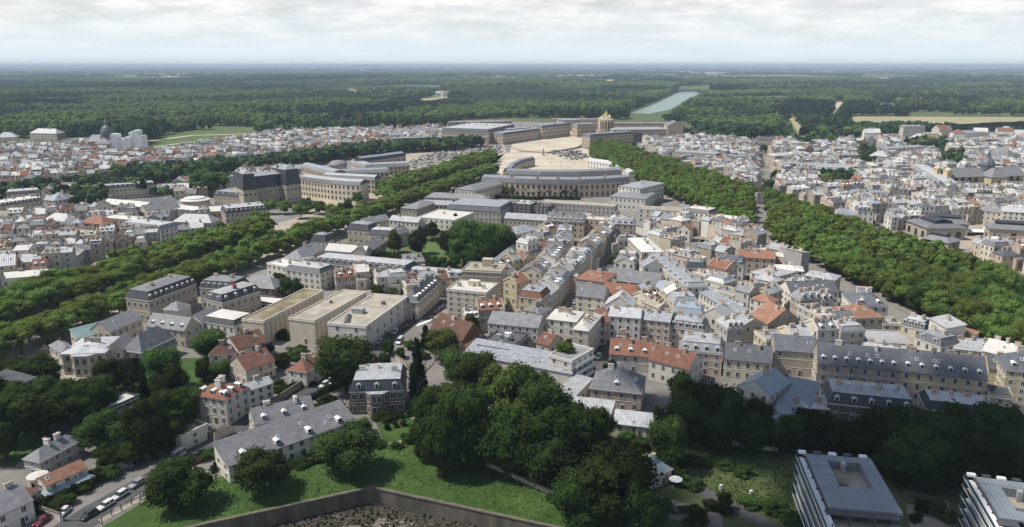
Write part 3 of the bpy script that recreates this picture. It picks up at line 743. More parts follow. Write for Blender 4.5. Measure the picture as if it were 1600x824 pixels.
B('long low shed with ribbed white roof beside the shrubbery', (958, 661), (1024, 669), (1028, 651), 3.5, cat='shed', roof='shed', wall='white', rc='palezinc', st=1, rh=.8, chim=0)
B('house with pale zinc mansard and white dormers behind the big tree', (1062, 547), (1129, 554), 13, 8.5, cat=AP, roof='mansard', wall='pink', rc='zinc', rc2='palezinc', st=3, dorm=4, chim=3, rh=4.2)
B('long blue-grey slate-roofed building right of the zinc mansard', (1132, 561), (1207, 568), 13, 7.5, roof='gable', wall='cream', rc='slate', st=2, chim=2, rh=4)
B('white gabled apartment house with blue-grey zinc roof', (1152, 603), (1203, 619), (1217, 592), 9.5, cat=AP, roof='gable', wall='white', rc='bluezinc', st=3, chim=1, axis='y', rh=3.4)
B('building with one great plain blue-grey metal roof slope', (1201, 660), (1253, 672), (1252, 612), 5, cat='workshop', roof='shed', wall='greywall', rc='modroof', st=1, rh=4.5, chim=1, win=0)
B('brick-fronted annex between the gabled apartments and the metal roof slope', (1148, 640), (1200, 652), (1206, 634), 5, roof='flat', wall='pink', rc='gravel', st=1, chim=0)
B('low dark-windowed block with pale flat roof between metal slope and brick mansard', (1253, 636), (1296, 640), (1297, 623), 7, cat='office block', roof='shed', wall='darkwall', rc='palezinc', st=2, rh=1, chim=1)
B('dark brick building with navy mansard and pale zinc top', (1294, 629), (1430, 643), (1432, 617), 9, cat=AP, roof='mansard', wall='brownwall', rc='navy', rc2='zinc', st=3, dorm=5, chim=4, rh=4, ww=1.3, wsp=4.2)
B('lower navy-mansarded range behind the tree belt', (1447, 638), (1562, 652), 11, 7, cat=AP, roof='mansard', wall='brownwall', rc='navy', rc2='palezinc', st=2, chim=4, rh=3)
B('long slate-roofed range with seven white-hooded dormers', (1278, 568), (1407, 580), 13, 10, cat=AP, roof='gable', wall='tan', rc='slate', st=3, dorm=7, chim=2, rh=5.5, wsp=4, cm='trim', fewer=.8)
B('yellow range with long slate roof and scattered dormers', (1408, 579), (1543, 594), 13, 10.5, cat=AP, roof='gable', wall='yellow', rc='slate', st=3, dorm=6, chim=4, rh=5.5, wsp=3.5)
B('blank tan building with slate roof at the end of the dormered range', (1211, 547), (1277, 552), 12, 9.5, cat=AP, roof='gable', wall='tan', rc='slate', st=3, rh=4, chim=1, fewer=.2)
B('tall yellow house with slate hip roof at the picture edge', (1573, 578), (1650, 586), 14, 11.5, cat=AP, roof='hip', wall='yellow', rc='slate', st=4, dorm=3, chim=2)
B('low yellow link with slate roof between the two yellow buildings', (1545, 576), (1573, 579), 10, 8, roof='gable', wall='yellow', rc='slate', st=2, chim=1)
B('flat-roofed dark annex at the foot of the yellow range', (1545, 618), (1583, 624), 9, 6, cat='annex', roof='flat', wall='stone', rc='darkflat', st=2, chim=0)
B('cream house with broad orange hip roof near the avenue trees', (1331, 497), (1383, 495), 15, 9, roof='hip', wall='cream', rc='orange', st=2, rh=3.6, chim=1, ww=1.4)
B('slate villa crowded with white chimney stacks by the avenue', (1337, 478), (1388, 480), (1376, 458), 8.5, cat='villa', roof='hip', wall='white', rc='slate', st=3, chim=6, cm='trim', rh=4, dorm=2)
B('long white building with slate roof and even rows of windows', (1236, 459), (1311, 457), 13, 8.5, cat=AP, roof='gable', wall='white', rc='slate', st=3, rh=4, chim=4, wsp=2.6, cm='trim')
B('tan house with orange roof, gable end towards the town', (1173, 492), (1200, 507), (1206, 478), 8, roof='gable', wall='tan', rc='orange', st=3, chim=1)
B('white-walled tall narrow house standing against the avenue trees', (1453, 497), (1480, 513), (1493, 504), 13, cat=AP, roof='shed', wall='white', rc='greyflat', st=4, rh=1.5, chim=1, fewer=.15)
B('house with orange roof strip and blind party wall by the avenue', (1482, 521), (1512, 530), (1524, 523), 9, roof='shed', wall='white', rc='orange', st=3, chim=3, cm='tan', fewer=.3)
B('wide beige yard building with flat grey roof', (1358, 537), (1426, 540), (1413, 519), 6, cat='warehouse', roof='flat', wall='tan', rc='greyflat', st=1, chim=0, fewer=.3)
B('cream courtyard wing with zinc roof and row of square windows', (1380, 507), (1408, 508), 9, 6, roof='flat', wall='cream', rc='greyflat', st=2, chim=1)
B('zinc-roofed wing with dark dormers behind the beige yard', (1408, 507), (1444, 516), 10, 8, roof='mansard', wall='cream', rc='slate', rc2='palezinc', st=2, dorm=4, chim=2)
B('white angled house with dark mansard below the tall narrow house', (1430, 527), (1470, 542), 10, 8, roof='mansard', wall='white', rc='slate', rc2='zinc', st=2, dorm=2, chim=2)
B('broad bright zinc roof wing beside the orange strip roof', (1490, 545), (1560, 553), 16, 7, cat='warehouse', roof='gable', wall='cream', rc='palezinc', st=2, rh=2, chim=3)
B('pale zinc-roofed house running to the picture edge by the avenue', (1535, 548), (1610, 566), 14, 8, roof='gable', wall='cream', rc='membrane', st=2, rh=3, chim=4)
B('zinc-roofed house between the slate range and the beige yard building', (1352, 551), (1432, 560), 11, 7, roof='gable', wall='cream', rc='palezinc', st=2, rh=2, chim=4)
B('small grey-roofed gardener\'s house with tall chimney in the park', (1012, 748), (1050, 732), (1020, 717), 4, roof='hip', wall='cream', rc='bluezinc', st=1, rh=2.6, chim=1, cm='trim')
# ---- left middle ground
B('cream mansion with bright zinc roof and bowed garden front', (96, 553), (163, 551), 17, 8.5, cat='mansion', roof='hip', wall='cream', rc='palezinc', st=2, rh=1.8, chim=3, ww=1.3, cm='greywall')
B('corner wing of the cream mansion with small pyramid roof', (77, 539), (97, 552), (102, 535), 8, cat='mansion wing', roof='hip', wall='cream', rc='greyslate', st=2, chim=0, ww=1.3)
B('big slate hip-roofed hall beside the cream mansion', (192, 547), (221, 551), (273, 526), 7, cat='hall', roof='hip', wall='greywall', rc='greyslate', st=2, rh=5.5, chim=0, axis='y')
B('small slate gabled link between mansion and hipped hall', (160, 549), (192, 548), 12, 7.5, roof='gable', wall='cream', rc='greyslate', st=2, chim=0, axis='y')
B('long slate-roofed wing lining the avenue behind the hipped hall', (172, 519), (222, 498), 10, 7.5, cat='wing', roof='gable', wall='cream', rc='greyslate', st=2, rh=3.6, chim=0)
B('cross wing with dark dormers, gable end to the small car yard', (228, 509), (288, 517), 9, 7.5, cat='wing', roof='gable', wall='cream', rc='greyslate', st=2, rh=4, dorm=4, chim=0)
B('green glass-roofed gallery by the avenue trees', (122, 529), (172, 516), 7, 6, cat='gallery', roof='shed', wall='cream', rc='verdigris', st=2, rh=2.2, chim=0)
B('square stair tower with pyramid roof above the slate wings', (255, 483), (278, 485), 8, 12, cat='tower', roof='hip', wall='cream', rc='greyslate', st=4, chim=0, fewer=.3)
B('slate-roofed house with skylights next to the stair tower', (291, 501), (316, 504), (327, 488), 8, roof='gable', wall='white', rc='greyslate', st=2, chim=0, axis='y')
B('white-topped hall with dark glazed upper storey', (315, 502), (366, 510), (384, 494), 8, cat='hall', roof='mansard', wall='white', rc='darkwall', rc2='membrane', st=2, rh=2.6, chim=0)
B('dark mansard wing along the avenue, left arm of the U-shaped mansion', (232, 470), (306, 443), 13, 11, cat='mansion wing', roof='mansard', wall='tan', rc='navy', rc2='greyslate', st=2, dorm=9, chim=2, rh=4.5, ww=1.4)
B('back range of the U-shaped mansion closing its court', (312, 449), (366, 453), 12, 11, cat='mansion wing', roof='mansard', wall='tan', rc='navy', rc2='greyslate', st=2, dorm=6, chim=2, rh=4, ww=1.4)
B('end arm of the U-shaped mansion with two tall brick chimneys', (322, 467), (347, 473), (387, 450), 11, cat='mansion wing', roof='mansard', wall='tan', rc='navy', rc2='greyflat', st=2, dorm=2, dsides=2, chim=2, cm='brickchim', rh=4, ww=1.4)
B('brick house with long slate hip roof behind the U-shaped mansion', (372, 447), (428, 451), (437, 440), 8, roof='hip', wall='brick', rc='greyslate', st=2, chim=0, rh=4)
B('white flat canopy building between brick house and mossy hall', (388, 472), (432, 476), (442, 467), 5, cat='canopy', roof='flat', wall='darkwall', rc='membrane', st=1, chim=0)
B('long pale range under navy mansard with fourteen dormers', (491, 410), (635, 424), (637, 413), 8, cat='range', roof='mansard', wall='cream', rc='navy', rc2='palezinc', st=2, dorm=14, chim=0, rh=3.4)
B('low zinc-roofed range continuing the navy mansard towards the tall tan block', (632, 427), (722, 434), 9, 6, cat='range', roof='mansard', wall='cream', rc='slate', rc2='palezinc', st=2, dorm=8, chim=2, rh=2.6)
B('pale apartment house behind the brown hip-roofed brick house', (417, 412), (447, 418), 10, 9, cat=AP, roof='flat', wall='white', rc='membrane', st=3, chim=2)
B('white apartment house with dark attic balconies', (446, 421), (500, 428), 12, 9, cat=AP, roof='mansard', wall='white', rc='slate', rc2='palezinc', st=3, rh=2.8, chim=3)
B('slate hip-roofed pavilion at the end of the avenue garden wall', (441, 404), (472, 406), (504, 387), 6, cat='pavilion', roof='hip', wall='cream', rc='greyslate', st=2, chim=1, axis='y')
B('navy-roofed square pavilion beside the avenue trees', (486, 377), (509, 379), 9, 8.5, cat='pavilion', roof='mansard', wall='cream', rc='navy', rc2='zinc', st=2, rh=5, chim=0)
B('cream range with pale zinc roof running from the square pavilion', (508, 391), (570, 396), 9, 7.5, cat='range', roof='gable', wall='cream', rc='membrane', st=2, rh=3, chim=2)
B('slate-roofed wing angled towards the garden lawn', (571, 397), (603, 378), 9, 7.5, cat='wing', roof='gable', wall='cream', rc='greyslate', st=2, rh=3.5, chim=1)
B('tan pavilion with tall navy mansard above the avenue', (543, 358), (576, 361), 11, 9.5, cat='pavilion', roof='mansard', wall='tan', rc='navy', rc2='zinc', st=2, rh=4.5, chim=0)
B('zinc-roofed range with navy centre block facing the garden', (576, 366), (612, 368), 11, 8.5, cat='range', roof='mansard', wall='cream', rc='navy', rc2='palezinc', st=2, rh=3.5, chim=1)
B('slate-roofed end wing over the garden lawn', (612, 369), (640, 362), 10, 8, cat='wing', roof='gable', wall='cream', rc='greyslate', st=2, chim=1)
B('low white range with pale roof joining the flat white palace block', (608, 344), (653, 348), 9, 8, cat='range', roof='gable', wall='white', rc='palezinc', st=2, rh=2.5, chim=1)
B('slate wing running from the low white range to the avenue', (572, 350), (609, 343), 9, 7, cat='wing', roof='gable', wall='cream', rc='greyslate', st=2, rh=3, chim=0)
B('flat-roofed white palace block with even square windows', (653, 340), (711, 345), (716, 331), 10, cat='palace block', roof='flat', wall='white', rc='membrane', st=3, wsp=3.4, chim=1)
B('hip-roofed stone pavilion of the arcaded court', (626, 325), (651, 327), (664, 313), 9, cat='pavilion', roof='hip', wall='stone', rc='greyslate', st=2, rh=3, chim=0)
B('arcaded court wing with pale zinc roof', (661, 319), (705, 321), 9, 8, cat='wing', roof='gable', wall='stone', rc='zinc', st=2, rh=2.5, chim=0, ww=1.8)
B('blue-slate office range with zinc ridge behind the arcaded court', (699, 327), (782, 332), (790, 320), 8, cat='office block', roof='mansard', wall='greywall', rc='slate', rc2='zinc', st=2, rh=4.5, chim=0)
B('long grey-roofed range beyond the arcaded court', (664, 308), (760, 312), 12, 10, cat='range', roof='hip', wall='cream', rc='greyslate', st=2, chim=1, rh=3)
B('hip-roofed end pavilion of the royal stables', (711, 295), (741, 298), (765, 281), 11, cat='pavilion', roof='hip', wall='cream', rc='greyslate', st=2, rh=3, chim=0, axis='y')
# ---- centre
B('two-tiered courthouse with broad pale hip roof by the avenue', (953, 307), (1008, 311), (1036, 302), 10, cat='courthouse', roof='hip', wall='white', rc='zinc', st=2, rh=2.5, chim=0, wsp=3.4)
B('upper storey block of the courthouse under a pale roof', (966, 291), (1000, 295), (1012, 283), 15, cat='courthouse', roof='hip', wall='white', rc='zinc', st=4, rh=2.5, chim=1)
B('white apartment slab below the courthouse', (997, 327), (1070, 331), 12, 12, cat=AP, roof='flat', wall='white', rc='gravel', st=4, wsp=4, chim=0)
B('white apartment house with dark mansard at the end of the slab', (1070, 330), (1108, 335), 14, 11, cat=AP, roof='mansard', wall='white', rc='navy', rc2='membrane', st=3, rh=3, chim=2)
B('dormered slate house in the cross street row', (854, 345), (912, 348), 11, 11, cat=AP, roof='gable', wall='pink', rc='slate', st=3, dorm=7, chim=4, rh=5)
B('flat-topped pale house in the middle of the cross street row', (912, 343), (954, 346), 11, 11, cat=AP, roof='flat', wall='pink', rc='membrane', st=3, chim=2)
B('pink house with zinc mansard at the end of the cross street row', (953, 350), (991, 352), 11, 10, cat=AP, roof='mansard', wall='pink', rc='zinc', rc2='zinc', st=3, dorm=4, chim=2, rh=4)
B('long flat office slab behind the cross street row', (843, 317), (960, 324), 14, 9, cat='office block', roof='flat', wall='greywall', rc='gravel', st=3, chim=0)
B('black modern block with white roof machines', (801, 319), (829, 321), 14, 10, cat='office block', roof='flat', wall='darkwall', rc='greyflat', st=3, chim=1)
B('pinkish low range with long plain roof', (788, 341), (855, 345), 10, 6, cat='range', roof='gable', wall='pink', rc='zinc', st=1, rh=3, chim=0)
B('dark flat-roofed block crowded with roof machines', (829, 322), (855, 325), 12, 9, cat='office block', roof='flat', wall='darkwall', rc='darkflat', st=3, chim=3)
B('long white gallery wall with tall windows along the garden', (775, 412), (842, 359), (768, 407), 7, cat='gallery', roof='gable', wall='cream', rc='zinc', st=1, rh=1.5, chim=0, win=1, ww=1.8)
B('hip-roofed pavilion at the garden gallery\'s far end', (808, 366), (842, 358), 14, 9, cat='pavilion', roof='hip', wall='cream', rc='zinc', st=2, chim=0, rh=3)
B('long white terrace with dormered zinc roof stepping down the right-hand street', (1003, 395), (1073, 450), 10, 9, cat='terrace', roof='mansard', wall='white', rc='zinc', rc2='zinc', st=3, rh=2.8, chim=6, dorm=10)
B('long grey-roofed building with white columns beside the walled garden', (1075, 446), (1148, 490), (1162, 484), 7, cat='gallery', roof='shed', wall='white', rc='zinc', st=2, rh=1, chim=0, wsp=3)
B('cream corner house at the head of the right-hand street', (981, 372), (1003, 394), 12, 12, cat=AP, roof='hip', wall='cream', rc='membrane', st=4, rh=1.5, chim=2)
B('grey concrete house with rusty hip roof amid the quarter', (900, 435), (944, 441), (950, 425), 11, roof='hip', wall='greywall', rc='red', st=3, chim=1, rh=2, fewer=0)
B('grey long-roofed workshop with sharp gables amid the quarter', (946, 437), (1030, 446), 15, 6, cat='workshop', roof='gable', wall='cream', rc='greyslate', st=1, rh=4, chim=0, fewer=.3)
B('three-storey cream house with slate roof in front of the concrete house', (900, 462), (943, 467), 11, 8, roof='gable', wall='cream', rc='slate', st=3, chim=1)
B('house with rusty red roof next to the three-storey cream house', (940, 458), (992, 464), 11, 7, roof='gable', wall='cream', rc='red', st=2, chim=2)
B('white gabled house in the middle of the quarter', (945, 477), (989, 481), 11, 8, roof='gable', wall='white', rc='palezinc', st=2, axis='y', chim=1)
B('blue zinc house over yellow walls behind the white street row', (1053, 488), (1098, 492), 11, 9, roof='mansard', wall='yellow', rc='bluezinc', rc2='bluezinc', st=3, chim=2, rh=2.5)
B('white gable-fronted house beside the yellow-walled one', (1095, 492), (1135, 500), 11, 8, roof='gable', wall='white', rc='palezinc', st=2, axis='y', chim=1, dorm=0)
B('slate mansard villa with white dormers near the cedar', (1119, 412), (1162, 416), 13, 9, cat='villa', roof='mansard', wall='white', rc='slate', rc2='slate', st=2, dorm=4, chim=2)
B('long house with orange tiles and pink walls by the avenue', (1155, 402), (1212, 405), 12, 9, roof='gable', wall='pink', rc='orange', st=3, rh=3, chim=3)
B('white court building with pale zinc roof, street wing', (1172, 425), (1206, 434), (1212, 417), 9, cat=AP, roof='hip', wall='white', rc='palezinc', st=3, rh=1.6, chim=2)
B('white court building\'s back range', (1212, 421), (1256, 424), 10, 9, cat=AP, roof='hip', wall='white', rc='membrane', st=3, rh=1.6, chim=2)
B('pale yellow wing of the white court building by the avenue', (1256, 430), (1304, 438), 11, 9, cat=AP, roof='hip', wall='yellow', rc='palezinc', st=3, rh=1.8, chim=1)
B('dark mansarded house with big garden tree beside it', (1072, 418), (1102, 420), 11, 10, roof='mansard', wall='white', rc='navy', rc2='zinc', st=3, rh=3.5, chim=2)
B('white modern flat-roofed cube near the avenue crossing', (1111, 340), (1150, 345), 12, 11, cat=AP, roof='flat', wall='white', rc='membrane', st=3, chim=2)
B('house with bright orange roof strip below the white slab', (1058, 358), (1078, 360), 9, 8, roof='gable', wall='white', rc='orange', st=2, axis='y', chim=0)
# ---- left far quarter
B('city hall with towering navy roofs, tall chimneys and buff stone walls', (384, 297), (466, 287), 24, 15, cat='city hall', roof='mansard', wall='stone', rc='navy', rc2='zinc', st=2, rh=12, dorm=3, chim=8, wsp=3.6, ww=1.8)
B('city hall pavilion with steeper navy roof at its left corner', (380, 298), (402, 296), 26, 16, cat='city hall', roof='mansard', wall='stone', rc='navy', rc2='zinc', st=2, rh=15.5, chim=4, ww=1.8, foot=False)
B('city hall pavilion with steeper navy roof at its right corner', (447, 290), (470, 287), 26, 16, cat='city hall', roof='mansard', wall='stone', rc='navy', rc2='zinc', st=2, rh=15.5, chim=4, ww=1.8, foot=False)
B('navy-roofed wing left of the city hall', (334, 305), (384, 309), 16, 9, cat='wing', roof='mansard', wall='stone', rc='navy', rc2='zinc', st=2, rh=4, dorm=5, chim=2)
B('white flat-roofed hall behind the avenue trees', (302, 333), (354, 331), 24, 9, cat='hall', roof='flat', wall='cream', rc='membrane', st=2, chim=0)
B('zinc-topped dormered building fronting the avenue below city hall', (352, 334), (417, 328), 18, 11, cat=AP, roof='mansard', wall='stone', rc='navy', rc2='palezinc', st=3, rh=4, dorm=9, chim=4)
B('long hall with white roof and blue mansard windows', (238, 328), (303, 335), 15, 8, cat='hall', roof='mansard', wall='cream', rc='navy', rc2='membrane', st=2, rh=3, dorm=8, chim=0)
_c = G(306, 324); FOOT.append((_c, Vector((1, 0, 0)), Vector((0, 1, 0)), 11, 11)); _o = empty('rotunda', _c); tag(_o, 'round pale drum-shaped hall behind the white halls', 'hall')
_b = MB(); _b.lathe([(11, 0), (11, 6)], 28); _b.build('wall', 'cream', _o); _b = MB(); _b.lathe([(11.4, 6), (11.4, 6.4), (8, 7.4), (8, 8), (0, 9)], 28); _b.build('roof', 'membrane', _o)
B('chapel with round rose window in its buff gable front', (216, 330), (231, 334), 24, 10, cat='chapel', roof='gable', wall='cream', rc='greyslate', st=1, axis='y', win=0, chim=0, rh=5)
B('school wing with bright zinc roof behind the chapel', (158, 318), (224, 324), 13, 9, cat='school', roof='gable', wall='greywall', rc='membrane', st=2, rh=2.5, chim=0)
B('glazed grey wing right of the chapel', (226, 320), (275, 313), 14, 9, cat='school', roof='gable', wall='greywall', rc='greyslate', st=3, rh=3, chim=0)
B('tall cream apartment block with navy attic at the left edge', (-6, 324), (67, 313), 15, 14, cat=AP, roof='mansard', wall='cream', rc='navy', rc2='membrane', st=4, rh=3, dorm=12, chim=5)
B('rear apartment block with zinc roof behind the left-edge block', (10, 305), (62, 301), 14, 14, cat=AP, roof='mansard', wall='cream', rc='navy', rc2='palezinc', st=4, rh=3, dorm=10, chim=3)
B('cream gable-ended block next to the navy-attic apartments', (66, 312), (84, 314), 20, 11, cat=AP, roof='hip', wall='cream', rc='zinc', st=3, chim=1)
B('long barrack range with white roof and blue attic', (125, 298), (243, 289), 13, 10, cat='barracks', roof='mansard', wall='cream', rc='navy', rc2='palezinc', st=2, rh=3, dorm=16, chim=6)
B('short barrack wing with pale roof turning towards the trees', (104, 299), (145, 309), 15, 9, cat='barracks', roof='hip', wall='cream', rc='zinc', st=2, rh=2.5, chim=3)
B('long terrace with dull red roof in the left quarter', (64, 371), (173, 363), 12, 7.5, cat='terrace', roof='gable', wall='cream', rc='red', st=2, rh=3, chim=6, ww=1.6)
B('orange hip-roofed house above the red-roofed terrace', (125, 348), (160, 350), 12, 8, roof='hip', wall='pink', rc='orange', st=2, chim=1)
B('buff three-storey house with flat pale roof near the chapel', (156, 341), (208, 345), 12, 9, cat=AP, roof='flat', wall='tan', rc='membrane', st=3, chim=1)
B('white and grey apartment group above the avenue trees', (191, 353), (250, 360), 14, 9, cat=AP, roof='mansard', wall='white', rc='zinc', rc2='palezinc', st=3, dorm=5, chim=3)
B('grey hip-roofed hall just behind the avenue tree tops', (270, 346), (330, 348), 12, 7, cat='hall', roof='hip', wall='greywall', rc='zinc', st=1, chim=0)
B('tall narrow white house at the left edge', (20, 392), (44, 391), 12, 12, cat=AP, roof='gable', wall='white', rc='membrane', st=4, rh=1.5, chim=1)
B('yellowish blind-walled house beside the tall narrow white house', (62, 401), (88, 402), 12, 8, roof='gable', wall='yellow', rc='greyslate', st=2, fewer=.2, chim=1)
B('cream house with flat white roof beside the yellowish blind wall', (88, 400), (122, 398), 12, 7.5, roof='hip', wall='cream', rc='membrane', st=2, chim=2)
B('low warehouse with wide pale roof at the avenue\'s edge', (2, 436), (72, 430), 13, 6, cat='warehouse', roof='gable', wall='white', rc='membrane', st=1, rh=1.5, chim=1)
B('yellow house cut by the left picture edge', (-20, 418), (24, 414), 12, 9, roof='gable', wall='yellow', rc='zinc', st=3, chim=1)
B('white house with hip roof beside the dark garden trees', (68, 343), (104, 346), 11, 7, roof='hip', wall='white', rc='palezinc', st=2, chim=1)
B('cream wing at the left edge of the mansion\'s garden', (-40, 605), (16, 582), -11, 10, cat='mansion wing', roof='hip', wall='cream', rc='greyslate', st=3, chim=0)

# ---- larger blocks of the right quarter and beside the palace
for lb_, A_, B_, C_, h_, kw_ in [
 ('long pale range at the head of the wide street', (1211, 244), (1268, 240), 14, 12, Z(roof='hip', wall='cream', rc='palezinc', st=3, rh=2.5, chim=4, cat=AP)),
 ('very long zinc-roofed range with a line of dormers in the right quarter', (1232, 262), (1335, 266), 14, 10, Z(roof='gable', wall='pink', rc='zinc', st=3, rh=4.5, dorm=16, chim=2, cat='range')),
 ('tall pinkish block rising behind the long dormered range', (1311, 243), (1341, 243), 16, 16, Z(roof='flat', wall='pink', rc='greyflat', st=5, chim=2, cat=AP)),
 ('cream corner block beside the tall pinkish one', (1358, 243), (1386, 245), 15, 13, Z(roof='hip', wall='cream', rc='palezinc', st=4, chim=2, cat=AP)),
 ('slate mansarded block near the park edge', (1388, 236), (1450, 232), 16, 13, Z(roof='mansard', wall='cream', rc='greyslate', rc2='zinc', st=4, dorm=10, chim=5, cat=AP)),
 ('long cream street front running down towards the church', (1428, 262), (1472, 290), 13, 13, Z(roof='mansard', wall='cream', rc='zinc', rc2='palezinc', st=4, dorm=9, chim=4, cat=AP)),
 ('pale flat-roofed block at the park edge, right quarter', (1484, 230), (1530, 232), 18, 14, Z(roof='flat', wall='cream', rc='membrane', st=4, chim=3, cat=AP)),
 ('large grey block with stepped roof above the church', (1540, 243), (1576, 247), 22, 14, Z(roof='hip', wall='greywall', rc='greyslate', st=4, chim=3, cat=AP)),
 ('long range with blue-grey zinc roof in the middle of the right quarter', (1331, 305), (1391, 307), 13, 11, Z(roof='mansard', wall='cream', rc='bluezinc', rc2='bluezinc', st=3, dorm=8, chim=3, cat=AP)),
 ('low hall with broad orange tile roof near the market', (1391, 320), (1433, 320), 13, 7, Z(roof='hip', wall='cream', rc='orange', st=2, chim=0, cat='hall')),
 ('white mansarded house before the orange-roofed hall', (1340, 330), (1366, 331), 11, 11, Z(roof='mansard', wall='white', rc='slate', rc2='palezinc', st=3, dorm=4, chim=2)),
 ('pale twin house left of the white mansarded one', (1306, 336), (1340, 336), 11, 9, Z(roof='hip', wall='white', rc='zinc', st=3, chim=2)),
 ('cream hip-roofed house on the market corner', (1525, 328), (1566, 333), 13, 10, Z(roof='hip', wall='cream', rc='greyslate', st=3, chim=2, cat=AP)),
 ('white apartment house right of the market corner house', (1567, 330), (1612, 333), 13, 12, Z(roof='hip', wall='white', rc='palezinc', st=4, chim=3, cat=AP)),
 ('grey blind-sided block behind the market corner house', (1528, 308), (1564, 310), 14, 13, Z(roof='flat', wall='greywall', rc='greyflat', st=4, chim=2, fewer=.4, cat=AP)),
 ('big slate-roofed hotel with many dormers right of the palace', (1050, 240), (1118, 245), 20, 13, Z(roof='mansard', wall='cream', rc='slate', rc2='zinc', st=3, dorm=14, chim=5, cat='hotel')),
 ('cream annex of the slate-roofed hotel', (1070, 251), (1112, 254), 13, 10, Z(roof='mansard', wall='cream', rc='slate', rc2='zinc', st=3, dorm=8, chim=2, cat='hotel')),
 ('white house with grey hip roof beside the avenue trees near the palace', (996, 241), (1036, 245), 14, 10, Z(roof='hip', wall='white', rc='greyslate', st=3, chim=2)),
 ('pink terrace with slate dormers below the palace north wing', (1028, 218), (1072, 221), 13, 11, Z(roof='mansard', wall='pink', rc='greyslate', rc2='zinc', st=3, dorm=10, chim=3, cat=AP)),
 ('cream dormered block between hotel and wide street', (1132, 247), (1168, 249), 14, 12, Z(roof='mansard', wall='cream', rc='slate', rc2='zinc', st=3, dorm=7, chim=3, cat=AP)),
 ('dark-roofed block standing at the wood edge above the wide street', (1180, 218), (1212, 219), 14, 15, Z(roof='mansard', wall='cream', rc='slate', rc2='slate', st=4, dorm=6, chim=3, cat=AP)),
 ('long low range at the wood edge on the far left', (-6, 215), (26, 214), 18, 11, Z(roof='hip', wall='cream', rc='zinc', st=3, chim=1, cat='barracks')),
 ('pale-roofed barracks among trees on the far left', (46, 208), (88, 209), 18, 10, Z(roof='hip', wall='cream', rc='palezinc', st=3, chim=2, cat='barracks'))]:
    kw_ = dict(kw_); cat_ = kw_.pop('cat', 'house'); B(lb_, A_, B_, C_, h_, cat=cat_, **kw_)
# ------------------------------------------------------------------ landmark buildings with shapes of their own
def ribbon(name, label, cat, pts, h, depth, wall, rc, rh=4, st=2, wsp=4, ww=1.4, flip=1, crown='zinc'):
    """a range that follows a bent line: walls, sloped roof, windows along its outer face"""
    P = px(pts, h); c0 = sum(P, Vector()) / len(P); c0.z = 0
    root = empty(name, c0); tag(root, label, cat)
    w = MB(); r = MB(); cr = MB(); wi = MB(); n = len(P); prof = []
    for i in range(n):
        d = (P[min(i + 1, n - 1)] - P[max(i - 1, 0)]); d.z = 0; d.normalize(); nn = Vector((-d.y, d.x, 0)) * flip
        if nn.dot(P[i]) < 0 and flip == 1: nn = -nn
        q = P[i] - c0; q.z = 0
        prof.append((q, nn))
    at = lambda i, s, z: tuple(prof[i][0] + prof[i][1] * s + Vector((0, 0, z)))
    for i in range(n - 1):
        w.poly([at(i, 0, 0), at(i + 1, 0, 0), at(i + 1, 0, h), at(i, 0, h)])
        w.poly([at(i, depth, 0), at(i + 1, depth, 0), at(i + 1, depth, h), at(i, depth, h)])
        m = min(1.6, depth * .2)
        for s0, s1 in ((-.3, m), (depth + .3, depth - m)):
            r.poly([at(i, s0, h), at(i + 1, s0, h), at(i + 1, s1, h + rh * .7), at(i, s1, h + rh * .7)])
            cr.poly([at(i, s1, h + rh * .7), at(i + 1, s1, h + rh * .7), at(i + 1, depth / 2, h + rh), at(i, depth / 2, h + rh)])
        a = prof[i][0]; b = prof[i + 1][0]; d = (b - a); L = d.length; d.normalize(); nn = (prof[i][1] + prof[i + 1][1]).normalized()
        k = max(1, int(L / wsp)); sh = h / st
        for j in range(k):
            for s in range(st):
                t = L * (j + .5) / k; z = sh * (s + .5); hh = sh * .28
                e = a + d * t - nn * .06; x = d * ww / 2
                wi.poly([tuple(e - x + Vector((0, 0, z - hh))), tuple(e + x + Vector((0, 0, z - hh))), tuple(e + x + Vector((0, 0, z + hh))), tuple(e - x + Vector((0, 0, z + hh)))])
        FOOT.append(((P[i] + P[i + 1]) / 2 * 1.0 + nn * depth / 2 - Vector((0, 0, h)), d, nn, L / 2, depth / 2))
    for i in (0, n - 1):
        w.poly([at(i, 0, 0), at(i, depth, 0), at(i, depth, h), at(i, 0, h)])
        r.poly([at(i, -.3, h), at(i, m, h + rh * .7), at(i, depth / 2, h + rh), at(i, depth - m, h + rh * .7), at(i, depth + .3, h)])
    w.build('wall', wall, root); ro = r.build('roof', rc, root); cr.build('roof_crown', crown, ro)
    o = wi.build('windows', 'pane', root); o['kind'] = 'stuff'
    return root
rt = ribbon('royal_stables', 'long curved stable range of buff stone under slate roof behind the forecourt', 'stables',
       [(752, 283), (778, 284.5), (805, 286), (838, 287), (872, 287.5), (905, 287.5), (938, 286.5), (962, 285), (984, 283)], 12, 14, 'palace', 'slate', 5, 2, 4.2, 1.7)
for k, (u, v) in enumerate([(800, 276), (840, 279), (872, 280), (905, 280), (945, 277)]):
    c = G(u, v, 17) - rt.location; link('chimney', chimney_mb(2.2, .9, 1.6).mesh('chimney', ['chimney', 'pot']), rt, c)
ribbon('royal_stables', 'inner stable wing with pale roofs across the horseshoe court', 'stables', [(790, 272), (845, 274), (905, 274), (972, 271)], 11, 13, 'palace', 'slate', 4.5, 2, 4, 1.6)
ribbon('royal_stables', 'curved stable arm bending left towards the palace forecourt', 'stables', [(800, 268), (806, 260), (818, 254), (836, 250)], 7, 9, 'palace', 'slate', 4, 2, 4, 1.5)
ribbon('royal_stables', 'curved stable arm partly wrapped in white scaffolding', 'stables', [(982, 272), (972, 264), (950, 256), (918, 252)], 8, 9, 'trim', 'palezinc', 3, 2, 4, 1.2, crown='membrane')
